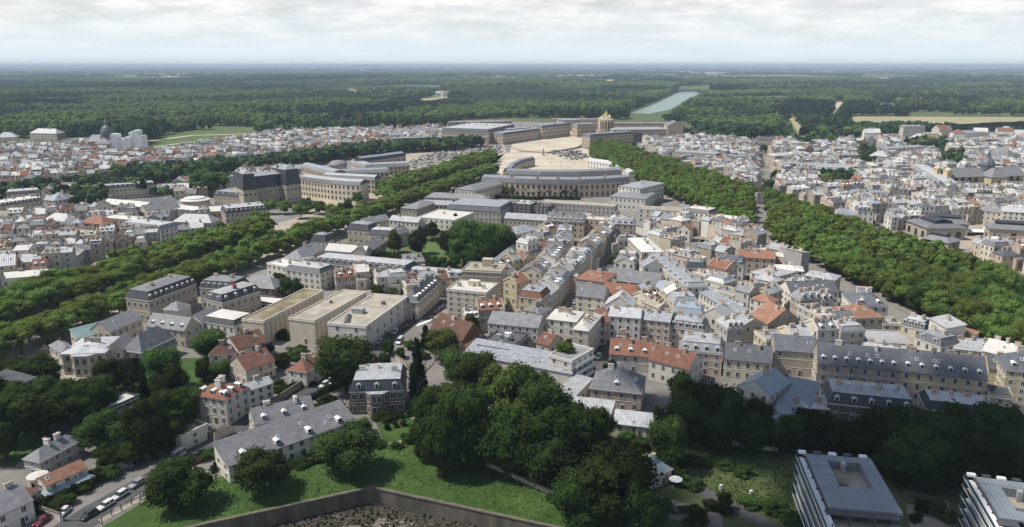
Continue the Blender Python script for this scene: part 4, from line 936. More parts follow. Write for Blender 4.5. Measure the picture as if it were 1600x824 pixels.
ribbon('small_stables', 'stable wing of pinkish stone facing the left quarter', 'stables', [(470, 261), (495, 267), (521, 273)], 11, 13, 'palace', 'zinc', 4, 2, 4, 1.6)
ribbon('small_stables', 'stable wing of pinkish stone facing the avenue', 'stables', [(521, 273), (560, 271), (607, 269)], 10, 13, 'palace', 'zinc', 4, 2, 4, 1.6)
ribbon('small_stables', 'far stable wing with blue dormer roof beyond the glass dome', 'stables', [(565, 253), (600, 249), (634, 244)], 12, 13, 'palace', 'navy', 5, 2, 4, 1.6)
ribbon('small_stables', 'zinc-roofed stable gallery left of the far wing', 'stables', [(548, 254), (570, 262), (640, 259)], 9, 13, 'palace', 'zinc', 4, 2, 4, 1.6)
ribbon('arcade_building', 'curved cream arcade building on the square before city hall', 'arcade', [(467, 281), (490, 284), (515, 287), (540, 289), (563, 290)], 14, 15, 'cream', 'slate', 4, 3, 3.6, 1.6, crown='palezinc')
ribbon('arcade_building', 'rear range of the curved cream arcade building', 'arcade', [(505, 278), (545, 280), (585, 282)], 12, 12, 'cream', 'slate', 4, 3, 3.6, 1.6, crown='palezinc')
c = G(528, 258, 12); o = empty('dome', Vector((c.x, c.y, 0))); tag(o, 'low grey glass dome in the stable court', 'dome')
b = MB(); b.lathe([(9, 0), (9, 12)], 24); b.build('drum', 'palace', o)
b = MB(); b.lathe([(9.6 * math.cos(t), 12 + 5 * math.sin(t)) for t in [k * math.pi / 2 / 8 for k in range(9)]], 28); b.build('cupola', 'greyslate', o, smooth=True)

# the palace: courts framed by wings, chapel, long garden range
PAL = 'palace wing'
def P_(label, A, Bp, C, h, rc='slate', **k):
    kw = dict(roof='mansard', wall='palace', rc=rc, rc2='zinc', st=3, rh=4.5, chim=4, wsp=4.2, ww=1.9, cat=PAL); kw.update(k)
    return B(label, A, Bp, C, h, **kw)
P_('minister wing of brick and slate right of the palace court', (909, 213), (922, 214.5), (945, 205), 13)
P_('great square service building left of the palace court', (690, 205), (763, 207.5), (778, 198), 17, rh=6, chim=10, rc2='palezinc', cat='service building')
P_('rear range of the square service building with rows of chimneys', (700, 195), (790, 194), 18, 17, chim=10, cat='service building')
P_('minister wing left of the palace court', (770, 211), (786, 212), (815, 202), 13, dorm=4)
P_('palace wing stepping back from the left court pavilion', (797, 206), (832, 203), 14, 15)
P_('columned court pavilion at the left of the marble court', (831, 199.5), (847, 200.5), (862, 194), 17, rc='greyslate', ww=1.4, wsp=3)
P_('old palace wing along the left side of the marble court', (848, 199), (884, 194), 14, 16)
P_('marble court range closing the palace court', (872, 191.5), (908, 191), 16, 15, rc='greyslate')
P_('columned court pavilion beside the chapel', (902, 198), (931, 197), 18, 17, rc='greyslate', ww=1.4, wsp=3)
P_('flat-topped garden front range of the palace', (862, 186.5), (940, 187), 22, 17, roof='flat', rc='gravel', chim=5)
P_('south wing garden range behind the service building', (718, 190.5), (800, 189), 20, 16, roof='flat', rc='gravel', chim=6)
P_('long north wing of the palace with zinc roof', (958, 203), (1042, 202), 18, 15, roof='hip', rc='zinc', rh=3)
P_('garden range of the north wing seen over its roof', (955, 193), (1045, 193), 18, 16, roof='flat', rc='gravel', chim=4)
P_('opera end block with pitched slate roof', (1043, 197), (1071, 197), 30, 17, roof='gable', rc='greyslate', rh=7, chim=0, axis='y', fewer=.2)
P_('blue tarpaulin-roofed building below the north wing', (962, 208), (1000, 209), 20, 13, roof='flat', wall='darkwall', rc='navy', chim=0, cat='building')
P_('long pale institute range left of the service building', (622, 208), (690, 204), 18, 13, roof='hip', wall='palace', rc='zinc', cat='institute')
P_('stone range below the pale institute', (612, 221), (668, 219), 14, 10, roof='mansard', rc='slate', cat='institute')
c = G(947, 214); o = empty('chapel', Vector((c.x, c.y, 0))); tag(o, 'tall palace chapel with gilded ridge and rounded apse', 'chapel')
b = MB(); Rr = 11
apse = [(-Rr, 22), (-Rr, 0)] + [(-Rr * math.cos(t), -Rr * math.sin(t)) for t in [k * math.pi / 8 for k in range(1, 8)]] + [(Rr, 0), (Rr, 22)]
for (x0, y0), (x1, y1) in zip(apse[:-1], apse[1:]): b.poly([(x0, y0, 0), (x1, y1, 0), (x1, y1, 27), (x0, y0, 27)])
for k in range(2, 9):
    x, y = apse[k]; b.tube((x * 1.03, y * 1.03, 0), (x * 1.03, y * 1.03, 27), .9, .9, 6)
b.build('wall', 'palace', o)
b = MB(); top = (0, 2, 41)
for (x0, y0), (x1, y1) in zip(apse[:-1], apse[1:]): b.poly([(x0 * 1.04, y0 * 1.02, 27), (x1 * 1.04, y1 * 1.02, 27), (0, max(y1, 2), 35), (0, max(y0, 2), 35)])
r_ = b.build('roof', 'stone', o)
b = MB(); b.box(-1.0, 1.0, 0, 22, 34, 36); b.tube((0, 1, 34), (0, 1, 39), 2.2, .5, 8); b.tube((0, 12, 36), (0, 12, 41), 1.3, .3, 6); b.tube((-5, -2, 31), (-4, 0, 34), 1.6, 1, 6); b.tube((5, -2, 31), (4, 0, 34), 1.6, 1, 6); b.build('gilded_ridge', 'goldleaf', r_)
b = MB()
for (x0, y0), (x1, y1) in zip(apse[1:-1], apse[2:]):
    mx, my = (x0 + x1) / 2 * 1.02, (y0 + y1) / 2 * 1.02; dx, dy = (x1 - x0) * .22, (y1 - y0) * .22
    for z0, z1 in ((3, 9), (13, 24)): b.poly([(mx - dx, my - dy, z0), (mx + dx, my + dy, z0), (mx + dx, my + dy, z1), (mx - dx, my - dy, z1)])
oo_ = b.build('windows', 'farpane', o); oo_['kind'] = 'stuff'
# court railing and statue
fw = empty('court_railing', G(855, 239)); tag(fw, 'dark railing on a low wall dividing the two palace courts', 'railing')
rl = px([(800, 233), (815, 238), (855, 240.5), (900, 233), (908, 229)])
for a, b2 in zip(rl[:-1], rl[1:]):
    d = (b2 - a); n_ = max(1, int(d.length / 9)); nrm = Vector((-d.y, d.x, 0)).normalized() * .3
    for k in range(n_):
        p = a + d * k / n_ - fw.location; q = a + d * (k + 1) / n_ - fw.location; m = MB()
        for s in (1, -1): m.poly([tuple(p + nrm * s), tuple(q + nrm * s), tuple(q + nrm * s + Vector((0, 0, 2.4))), tuple(p + nrm * s + Vector((0, 0, 2.4)))])
        m.poly([tuple(p + nrm + Vector((0, 0, 2.4))), tuple(q + nrm + Vector((0, 0, 2.4))), tuple(q - nrm + Vector((0, 0, 2.4))), tuple(p - nrm + Vector((0, 0, 2.4)))])
        m.build('railing_panel', 'stone', fw)
c = G(849, 243); o = empty('statue', c); tag(o, 'dark bronze rider statue on a stone pedestal in the forecourt', 'statue')
b = MB(); b.box(-1.6, 1.6, -3, 3, 0, .6); b.box(-1.1, 1.1, -2.2, 2.2, .6, 3.6); b.box(-1.4, 1.4, -2.6, 2.6, 3.6, 4); b.build('pedestal', 'stone', o)
b = MB()
for x in (-.45, .45):
    for y in (-1.3, 1.3): b.tube((x, y, 4), (x * .8, y * .9, 5.8), .16, .3, 6)
b.tube((0, -1.7, 6.2), (0, 1.6, 6.2), .7, .75, 8); b.tube((0, 1.4, 6.4), (0, 2.3, 7.7), .5, .28, 8); b.tube((0, 2.2, 7.7), (0, 2.9, 7.3), .3, .18, 8)
b.tube((0, 0, 6.6), (0, .1, 8.2), .45, .5, 8); b.tube((0, .1, 8.2), (0, .1, 8.9), .28, .22, 8); b.tube((0, .2, 7.9), (.3, 1.3, 7.7), .16, .12, 6); b.tube((0, -1.7, 6.3), (0, -2.3, 5.2), .2, .08, 6)
b.build('rider', 'metal', o)

# cathedral with dome, and the sheeted west towers beside it
c = G(172, 240); FOOT.append((c, Vector((1, 0, 0)), Vector((0, 1, 0)), 22, 16)); o = empty('cathedral', c); tag(o, 'grey cathedral with ribbed slate dome, lantern and spire', 'cathedral')
b = MB(); b.box(-22, 9, -9, 10, 0, 16); b.box(-9, 9, -15, 15, 0, 14); b.box(-6.5, 6.5, -6.5, 6.5, 14, 23); b.build('wall', 'stone', o)
b = MB()
b.poly([(-23, -10, 16), (10, -10, 16), (10, .5, 24), (-20, .5, 24)]); b.poly([(-23, 11, 16), (10, 11, 16), (10, .5, 24), (-20, .5, 24)]); b.poly([(-23, -10, 16), (-23, 11, 16), (-20, .5, 24)])
b.poly([(-10, -16, 14), (10, -16, 14), (0, -10, 21)]); b.poly([(-10, -16, 14), (0, -10, 21), (0, 0, 21), (-10, 0, 14)]); b.poly([(10, -16, 14), (0, -10, 21), (0, 0, 21), (10, 0, 14)])
b.build('roof', 'greyslate', o)
b = MB(); b.lathe([(7.6, 21), (7.8, 23), (8, 26), (7.4, 29.5), (5.6, 33), (3, 35.2), (2, 36)], 16); d = b.build('cupola', 'slate', o, smooth=False)
b = MB(); b.lathe([(2, 35.8), (2, 40), (2.6, 40.3), (1.2, 43), (.35, 46), (.12, 52)], 10); b.tube((-.9, 0, 50), (.9, 0, 50), .12, .12, 5); b.build('lantern', 'slate', d)
b = MB()
for x in (-17, -12, -6, 0, 6):
    b.poly([(x - 1.2, -9.1 if x < -9 else -15.1, 3), (x + 1.2, -9.1 if x < -9 else -15.1, 3), (x + 1.2, -9.1 if x < -9 else -15.1, 10), (x - 1.2, -9.1 if x < -9 else -15.1, 10)])
w_ = b.build('windows', 'pane', o); w_['kind'] = 'stuff'
c = G(204, 243); FOOT.append((c, Vector((1, 0, 0)), Vector((0, 1, 0)), 22, 9)); o = empty('scaffold_sheeting', c); tag(o, 'church towers wrapped in white scaffold sheeting', 'scaffolding')
for x0, x1, y0, y1, zt in ((-20, -12, -4, 7, 27), (-13, -2, -2, 8, 21.5), (-3, 5, -5, 8, 23), (2, 10.5, -3, 8, 29), (9, 15, -5, 7, 31.5), (13, 21, -6, 6, 25)):
    b = MB(); n_ = max(3, int((x1 - x0) / 1.6)); pts = []
    for k in range(n_ + 1): pts.append((x0 + (x1 - x0) * k / n_, y0 + (.35 if k % 2 else -.1)))
    pts += [(x1, y1), (x0, y1)]
    for k in range(len(pts)):
        (xa, ya), (xb, yb) = pts[k], pts[(k + 1) % len(pts)]
        zs = [0, zt * .33, zt * .66, zt]
        for z0, z1 in zip(zs[:-1], zs[1:]): b.poly([(xa, ya, z0), (xb, yb, z0), (xb, yb, z1), (xa, ya, z1)])
    b.poly([(p[0], p[1], zt) for p in pts]); b.build('sheeted_bay', 'sheeting', o)

# domed parish church beyond the market
c = G(1536, 300); ca = R(8); o = empty('parish_church', c, ca); o.scale = (.95, .95, 1.0); FOOT.append((c + Vector((-4, 0, 0)), Vector((math.cos(ca), math.sin(ca), 0)), Vector((-math.sin(ca), math.cos(ca), 0)), 36, 17)); tag(o, 'domed parish church with slate roofs and arched clerestory beyond the market', 'church')
b = MB(); b.box(-42, 34, -7, 9, 0, 15); b.box(-42, 34, -13, 15, 0, 8); b.box(-8, 8, -17, 20, 0, 15.5); b.build('wall', 'yellow', o)
b = MB()
for s, y0 in ((-1, -8), (1, 10)): b.poly([(-43, y0, 15), (35, y0, 15), (35, 1, 22), (-43, 1, 22)])
b.poly([(35, -8, 15), (35, 10, 15), (35, 1, 22)])
b.poly([(-9, -18, 15.5), (9, -18, 15.5), (0, -10, 22.5)]); b.poly([(-9, -18, 15.5), (0, -10, 22.5), (0, 1, 22.5), (-9, 1, 15.5)]); b.poly([(9, -18, 15.5), (0, -10, 22.5), (0, 1, 22.5), (9, 1, 15.5)])
b.poly([(-43, -14, 8), (35, -14, 8), (35, -7, 10.5), (-43, -7, 10.5)])
b.build('roof', 'greyslate', o)
b = MB(); b.lathe([(6, 20), (6, 24), (6.6, 24.2), (5.6, 27), (3.6, 29.6), (1.6, 31), (1.4, 34), (1.7, 34.2), (.3, 37)], 8); b.build('cupola', 'slate', o)
def arch(b, x, y, z0, w, hgt, mi=0, n=6):
    pts = [(x - w, y, z0), (x + w, y, z0)] + [(x + w * math.cos(t), y, z0 + hgt + w * math.sin(t)) for t in [k * math.pi / n for k in range(n + 1)]]
    b.poly(pts, mi)
b = MB()
for x in (-36, -29, -22, -15, 14, 21, 28): arch(b, x, -7.1 if True else 0, 10.6, 2.1, 1.8)
arch(b, 0, -17.1, 6, 3.2, 3); arch(b, -30, -13.1, 2, 1.4, 2.5); arch(b, 20, -13.1, 2, 1.4, 2.5)
w_ = b.build('windows', 'pane', o); w_['kind'] = 'stuff'
b = MB()
for s in (-1, 1):
    b.box(-47, -42, 1 + s * 7 - 3, 1 + s * 7 + 3, 0, 21); b.lathe([(3.4, 21), (3, 22), (.3, 23.5)], 8, 0, (-44.5, 1 + s * 7, 0))
b.build('tower', 'yellow', o)

# covered market halls: arched windows, slate lean roofs with lantern ridges
def market(label, A, Bp, C, h=8):
    c, ux, uy, L, D = frame(A, Bp, C, h); FOOT.append((c, ux, uy, L / 2, D / 2))
    o = empty('market_hall', c, math.atan2(ux.y, ux.x)); tag(o, label, 'market hall', 'market halls round the square')
    b = MB(); b.box(-L / 2, L / 2, -D / 2, D / 2, 0, h); b.build('wall', 'stone', o)
    b = MB(); e = .8; X, Y = L / 2 + e, D / 2 + e; i = min(D * .3, 4)
    o4 = [(-X, -Y, h), (X, -Y, h), (X, Y, h), (-X, Y, h)]; t4 = [(-X + i, -Y + i, h + 2.2), (X - i, -Y + i, h + 2.2), (X - i, Y - i, h + 2.2), (-X + i, Y - i, h + 2.2)]
    for k in range(4): b.poly([o4[k], o4[(k + 1) % 4], t4[(k + 1) % 4], t4[k]])
    b.poly(t4); r = b.build('roof', 'greyslate', o)
    b = MB(); x, y = X - i - .8, max(Y - i - .8, 1); b.box(-x, x, -y * .7, y * .7, h + 2.2, h + 3.6)
    b.poly([(-x - .3, -y * .7 - .3, h + 3.6), (x + .3, -y * .7 - .3, h + 3.6), (x, 0, h + 4.9), (-x, 0, h + 4.9)]); b.poly([(-x - .3, y * .7 + .3, h + 3.6), (x + .3, y * .7 + .3, h + 3.6), (x, 0, h + 4.9), (-x, 0, h + 4.9)])
    b.build('lantern_roof', 'navy', r)
    for side in (0, 1, 3):
        W = L if side == 0 else D; n_ = max(1, int(W / 7.2))
        if 'arch' not in CHIM:
            k = MB(); arch(k, 0, -.06, 1.2, 2.0, 2.6, 1, 10)
            ring = [(-2.0, 1.0), (-2.0, 3.8)] + [(-2.0 * math.cos(t), 3.8 + 2.0 * math.sin(t)) for t in [q * math.pi / 10 for q in range(1, 11)]] + [(2.0, 1.0)]
            for (xa, za), (xb, zb_) in zip(ring[:-1], ring[1:]): k.poly([(xa, -.12, za), (xb, -.12, zb_), (xb * 1.22, -.12, 3.8 + (zb_ - 3.8) * (1.22 if zb_ > 3.8 else 1)), (xa * 1.22, -.12, 3.8 + (za - 3.8) * (1.22 if za > 3.8 else 1))], 0)
            CHIM['arch'] = k.mesh('arched_window', ['cream', 'pane'])
        for k in range(n_):
            t = -W / 2 + W * (k + .5) / n_
            link('arched_window', CHIM['arch'], o, {0: (t, -D / 2, 0), 1: (L / 2, t, 0), 3: (-L / 2, -t, 0)}[side], {0: 0, 1: math.pi / 2, 3: -math.pi / 2}[side])
market('slate market hall with a row of arched windows on the square', (1450, 347), (1514, 351), 14)
market('market hall with gable end towards the avenue trees', (1417, 345), (1449, 357), (1440, 333))
market('slate market hall with arched windows at the picture\'s right edge', (1547, 357), (1625, 362), 14)
market('lower market hall roof in front of the white stalls', (1441, 372), (1482, 380), 13, 6)
for k, (u, v, w, l) in enumerate([(1464, 358, 8, 12), (1480, 366, 16, 5), (1489, 360, 15, 4), (1506, 365, 5, 14), (1522, 366, 14, 9), (1583, 368, 12, 8), (1600, 370, 8, 8), (1540, 362, 5, 5)]):
    c = G(u, v); o = empty('market_stall', c, R(-8)); tag(o, 'white awning stall on the market square, ' + ['by the hall corner', 'long front one', 'long rear one', 'narrow end one', 'wide double one', 'reddish-sided one near the right hall', 'last one at the picture edge', 'small lone one'][k], 'market stall', 'stalls on the market square')
    b = MB(); b.poly([(-w / 2, -l / 2, 2.4), (w / 2, -l / 2, 2.4), (w / 2, 0, 3.2), (-w / 2, 0, 3.2)]); b.poly([(-w / 2, l / 2, 2.4), (w / 2, l / 2, 2.4), (w / 2, 0, 3.2), (-w / 2, 0, 3.2)])
    b.box(-w / 2, w / 2, -l / 2, -l / 2 + .05, 2.1, 2.4); b.build('awning', 'whitepaint', o)
    for sx in (-1, 1):
        for sy in (-1, 1):
            b = MB(); b.tube((sx * (w / 2 - .1), sy * (l / 2 - .1), 0), (sx * (w / 2 - .1), sy * (l / 2 - .1), 2.4), .06, .06, 5); b.build('post', 'metal', o)
    b = MB(); b.box(-w * .42, w * .42, -l * .3, l * .3, .0, .9); b.build('counter', 'red' if k == 5 else 'wood', o)

# two modern blocks with stepped balconies and sunken roof courts
def modern(label, A, Bp, C, h, hole=(-.12, .30, .02, .38)):
    c, ux, uy, L, D = frame(A, Bp, C, h); FOOT.append((c, ux, uy, L / 2, D / 2))
    o = empty('modern_block', c, math.atan2(ux.y, ux.x)); tag(o, label, AP)
    X, Y = L / 2, D / 2
    b = MB(); TD = D * .25; b.box(-X + 1.9, X - .6, -Y + TD, Y - 1.6, 0, h - 2.75); b.box(-X + 1.9, X - .6, -Y + .6, -Y + TD, 0, h - 3.7)
    for q4 in ((-X + 1.9, -X + 2.2, -Y + TD, Y - 1.6), (X - .9, X - .6, -Y + TD, Y - 1.6), (-X + 2.2, X - .9, -Y + TD, -Y + TD + .3), (-X + 2.2, X - .9, Y - 1.9, Y - 1.6)): b.box(*q4, h - 2.75, h - .4)
    b.build('wall', 'darkwall', o)
    hx0, hx1, hy0, hy1 = [q * s for q, s in zip(hole, (L, L, D, D))]
    b = MB()                                   # roof deck round the court
    TD = D * .25; x0, x1, y0, y1 = -X + 2.2, X - .3, -Y + TD - .2, Y - 1.2; z = h
    zf = lambda x, y: h + .9 * (1 - abs(x) / X)
    xs = [x0, hx0, (hx0 + hx1) / 2, hx1, x1]; ys = [y0, hy0, hy1, y1]
    for i in range(4):
        for j in range(3):
            if i in (1, 2) and j == 1: continue
            b.poly([(xs[i], ys[j], z), (xs[i + 1], ys[j], z), (xs[i + 1], ys[j + 1], z), (xs[i], ys[j + 1], z)])
    for p, q in (((x0, y0), (x1, y0)), ((x1, y0), (x1, y1)), ((x1, y1), (x0, y1)), ((x0, y1), (x0, y0))): b.poly([(*p, z - .7), (*q, z - .7), (*q, z), (*p, z)])
    for p, q in (((hx0, hy0), (hx1, hy0)), ((hx1, hy0), (hx1, hy1)), ((hx1, hy1), (hx0, hy1)), ((hx0, hy1), (hx0, hy0))): b.poly([(*p, z - 2.3), (*q, z - 2.3), (*q, z), (*p, z)])
    r = b.build('roof', 'modroof', o)
    b = MB(); b.box(hx0, hx1, hy0, hy1, h - 2.6, h - 2.25); b.build('roof_court', 'gravel', r)
    b = MB(); b.box(hx0 + .6, hx0 + 2.6, hy0 + 1, hy0 + 3, h - 2.25, h - .9); b.build('ventilator', 'darkflat', r)
    b = MB(); b.box(hx0 + 3.0, hx0 + 4.0, hy1 - 1.8, hy1 - .6, h - 2.25, h + .4); b.build('ventilator', 'greyflat', r)
    b = MB(); b.box(hx1 - 3.2, hx1 - 1.4, hy0 + .7, hy0 + 1.7, h - 2.25, h - 1.7); b.build('ventilator', 'whitepaint', r)
    b = MB()
    for q in (.45,): b.box(x0 + .01, x1 - .01, y1 - (y1 - y0) * q + 4.9, y1 - (y1 - y0) * q + 5.0, h + .005, h + .05)
    b.build('roof_joint', 'darkflat', r)
    nst = 5
    for s in range(nst):
        zz = h * (s + 1) / nst - .3 if s < nst - 1 else h - .9
        b = MB(); b.box(-X, -X + 2.2, -Y, Y, zz - .25, zz, 0, True); b.box(-X, X - .5, Y - 1.6, Y, zz - .25, zz, 0, True); b.build('balcony', 'whitepaint', o)
        b = MB(); b.box(-X + .1, -X + .16, -Y, Y, zz, zz + .95, 0); b.build('parapet', 'bluepane', o)
    for k in range(7):
        y = -Y + 2 + (2 * Y - 4) * k / 6; b = MB(); b.box(-X + 1.55, -X + 1.85, y - .12, y + .12, 0, h - .4); b.build('fin', 'darkflat', o)
    b = MB(); b.box(-X + 1.8, X - .5, -Y + .3, -Y + TD - .05, h - 3.6, h - 3.2, 0, True); b.build('roof_terrace', 'paving', o)
    for k in range(3):
        x = -X + 4 + (2 * X - 8) * k / 2; b = MB(); b.box(x - 2.6, x + 2.6, -Y + TD - 2.2, -Y + TD - .25, h - .75, h - .5, 0, True); b.box(x - 1.6, x + 1.6, -Y + TD - .12, -Y + TD - .03, h - 3.2, h - .8, 1); b.box(x - 2.5, x - 2.35, -Y + TD - 2.1, -Y + TD - 1.95, h - 3.2, h - .75); b.box(x + 2.35, x + 2.5, -Y + TD - 2.1, -Y + TD - 1.95, h - 3.2, h - .75); b.build('terrace_bay', ['darkflat', 'pane'], o)
    for k in range(5):
        x = -X + 1.5 + (2 * X - 3.5) * k / 4; b = MB(); b.box(x - .9, x + .9, Y - 1.2, Y - .1, h - .3, h + .35); b.build('rooflight', 'whitepaint' if k % 2 == 0 else 'navy', r)
    for k in range(6):
        wy = -Y + 5 + (2 * Y - 8) * k / 5
        for s in range(4):
            b = MB(); b.box(-X + 1.86, -X + 1.92, wy - 1.1, wy + 1.1, h * s / 5 + .6, h * s / 5 + 2.3); b.build('window', 'bluepane', o)
    return o
modern('modern block with grey metal roof, sunken roof court and white balcony bands', (1292, 824), (1434, 837), (1412, 717), 14)
modern('second modern block with grey roof cut by the bottom right corner', (1560, 832), (1700, 852), (1650, 757), 14, (-.1, .3, -.1, .3))

# house details by hand
c = G(64, 772); o = empty('turret', c); tag(o, 'round white turret beside the orange-tiled houses', 'turret')
b = MB(); b.lathe([(2.4, 0), (2.4, 5.2), (2.6, 5.2), (2.6, 5.6), (0, 6.1)], 18); b.build('drum', 'white', o)
for k in range(2):
    b = MB(); b.box(-.35, .35, -2.46, -2.38, 3.0, 4.4); b.build('window', 'pane', o)
for lb_, W_, P_b, H_, wm_, rm_ in (('dark brick mansion', 7.5, 2.2, 8.0, 'brownwall', 'palezinc'), ('bowed garden front', 9, 2.4, 8.2, 'cream', 'palezinc')):
    r0 = [q for q in bpy.data.objects if q.parent is None and lb_ in q.get('label', '')][0]; wl = [q for q in r0.children if q.name.startswith('wall')][0]; Yf = min(v.co.y for v in wl.data.vertices)
    pts = [(-W_ / 2, Yf + .05), (-W_ / 2 + 2, Yf - P_b), (W_ / 2 - 2, Yf - P_b), (W_ / 2, Yf + .05)]; b = MB()
    for (xa, ya), (xb, yb) in zip(pts[:-1], pts[1:]): b.poly([(xa, ya, 0), (xb, yb, 0), (xb, yb, H_), (xa, ya, H_)])
    by = b.build('bay', wm_, r0)
    b = MB(); b.poly([(p[0] * 1.05, p[1] - .15, H_ + .02) for p in pts]); 
    for (xa, ya), (xb, yb) in zip(pts[:-1], pts[1:]): b.poly([(xa * 1.05, ya - .15, H_ - .4), (xb * 1.05, yb - .15, H_ - .4), (xb * 1.05, yb - .15, H_ + .02), (xa * 1.05, ya - .15, H_ + .02)])
    b.build('bay_roof', rm_, by)
    for (xa, ya), (xb, yb) in zip(pts[:-1], pts[1:]):
        nx = 2 if xb - xa > 3 else 1
        for k in range(nx):
            t = (k + .5) / nx
            for z in (2.2, 6.0): link('window', window_mesh(1.2, 2.2, 'plain'), by, (xa + (xb - xa) * t, ya + (yb - ya) * t - .01, z), math.atan2(yb - ya, xb - xa))
# rib buttresses on the two inner halls are pilasters of their own
def pilasters(A, Bp, C, h, sp=4.2):
    c, ux, uy, L, D = frame(A, Bp, C, h)
    o = empty('pilaster_row', c, math.atan2(ux.y, ux.x)); return o, L, D
for r0 in [q for q in bpy.data.objects if q.parent is None and q.get('category') == 'hall' and 'beige hall' in q.get('label', '')]:
    wl = [q for q in r0.children if q.name.startswith('wall')][0]; xs = [v.co.x for v in wl.data.vertices]; ys = [v.co.y for v in wl.data.vertices]
    X, Y = max(xs), max(ys) - .1; pm = MB(); pm.box(-.25, .25, -.3, .3, 0, 9.4); me = pm.mesh('pilaster', 'cream')
    n_ = int(2 * Y / 3.2)
    for k in range(n_): link('pilaster', me, r0, (X, -Y + 2 * Y * (k + .5) / n_, 0))
# courtyard rose window of the school chapel
ch = [q for q in bpy.data.objects if q.parent is None and 'rose window' in q.get('label', '')][0]
wl = [q for q in ch.children if q.name.startswith('wall')][0]; Y = min(v.co.y for v in wl.data.vertices)
b = MB(); b.lathe([(2.2, 0), (2.2, .3), (1.7, .3)], 16); q_ = b.build('rose_window', 'trim', ch); q_.rotation_euler = (R(90), 0, 0); q_.location = (0, Y, 9)
b = MB(); b.lathe([(1.7, .1), (0, .1)], 16); g_ = b.build('pane', 'pane', q_)
# ------------------------------------------------------------------ the dense quarters, filled house by house
LM = [('the domed parish church', 1530, 285), ('the arched market halls', 1490, 350), ('the market stalls', 1560, 372), ('the courthouse', 990, 300), ('the concrete house', 922, 440),
      ('the long white terrace', 1040, 420), ('the garden gallery', 805, 385), ('the cedar', 1097, 395), ('the five-storey corner block', 730, 470), ('the dormered slate range', 1340, 570),
      ('the orange hip roof', 1345, 490), ('the long white slate building', 1270, 455), ('the white court building', 1240, 425), ('the avenue crossing', 1185, 345), ('the straight wide street', 1195, 260),
      ('the navy mansard range', 560, 415), ('the red-roofed terrace', 115, 365), ('the school chapel', 222, 325), ('the city hall', 425, 295), ('the navy-attic apartments', 30, 320), ('the barrack range', 180, 292),
      ('the sheeted church towers', 204, 230), ('the slate-domed cathedral', 165, 225), ('the palace north wing', 1000, 205), ('the blue tarpaulin roof', 980, 210), ('the royal stables', 870, 290),
      ('the mossy flat hall', 445, 480), ('the white street row', 975, 500), ('the zinc mansard row', 1095, 540), ('the tall narrow white house', 1480, 505), ('the institute range', 650, 208), ('the glass dome', 528, 258),
      ('the white apartment slab', 1035, 330), ('the white villa in the park', 1440, 203), ('the cross street row', 920, 345), ('the parterre garden', 310, 218)]
RNAME = {'zinc': 'zinc roof', 'palezinc': 'pale zinc roof', 'membrane': 'white roof', 'greyslate': 'grey slate roof', 'slate': 'dark slate roof', 'red': 'red tile roof', 'orange': 'orange tile roof', 'brown': 'brown tile roof', 'bluezinc': 'blue-grey roof', 'gravel': 'flat gravel roof', 'greyflat': 'flat grey roof'}
WNAME = {'cream': 'cream', 'white': 'white', 'greywall': 'grey', 'yellow': 'yellow', 'tan': 'tan', 'pink': 'pinkish'}
GEN = []
def gen(c, ux, uy, L, D, h, roof, wall, rc, **k):
    FOOT.append((c, ux, uy, L / 2, D / 2)); GEN.append(dict(c=c, ux=ux, uy=uy, L=L, D=D, h=h, roof=roof, wall=wall, rc=rc, **k))
def blocked(u, v): return any(inpoly(np.array([u]), np.array([v]), p)[0] for p in NOBUILD)
NOBUILD = [[(-60, 300), (100, 294), (200, 280), (330, 266), (420, 257), (560, 236), (700, 226), (760, 222), (760, 236), (620, 249), (470, 269), (330, 285), (200, 293), (100, 309), (-60, 318)], [(1470, 285), (1605, 285), (1605, 312), (1480, 312)], [(515, 388), (640, 350), (765, 330), (850, 372), (775, 415), (640, 425)], [(985, 360), (1003, 372), (1120, 500), (1148, 530), (1100, 530), (975, 372)], [(845, 500), (925, 440), (972, 390), (980, 362), (996, 362), (985, 395), (940, 450), (900, 500)],
           [(1178, 440), (1185, 300), (1190, 220), (1202, 220), (1200, 300), (1202, 345)], [(620, 515), (700, 465), (850, 352), (868, 352), (720, 470), (660, 520)],
           [(1430, 352), (1600, 350), (1640, 395), (1440, 395)], [(1155, 328), (1215, 330), (1225, 360), (1160, 372)],
           [(1050, 375), (1110, 375), (1115, 415), (1060, 415)], [(1140, 430), (1185, 420), (1190, 470), (1145, 475)], [(1270, 280), (1335, 278), (1335, 305), (1270, 308)], [(1405, 228), (1480, 230), (1480, 248), (1405, 246)], [(1238, 228), (1312, 226), (1312, 238), (1240, 240)],
           [(1334, 232), (1372, 232), (1372, 274), (1336, 276)], [(1462, 246), (1508, 244), (1508, 276), (1466, 276)], [(222, 236), (250, 213), (300, 205), (400, 205), (405, 216), (330, 222), (262, 238)]]
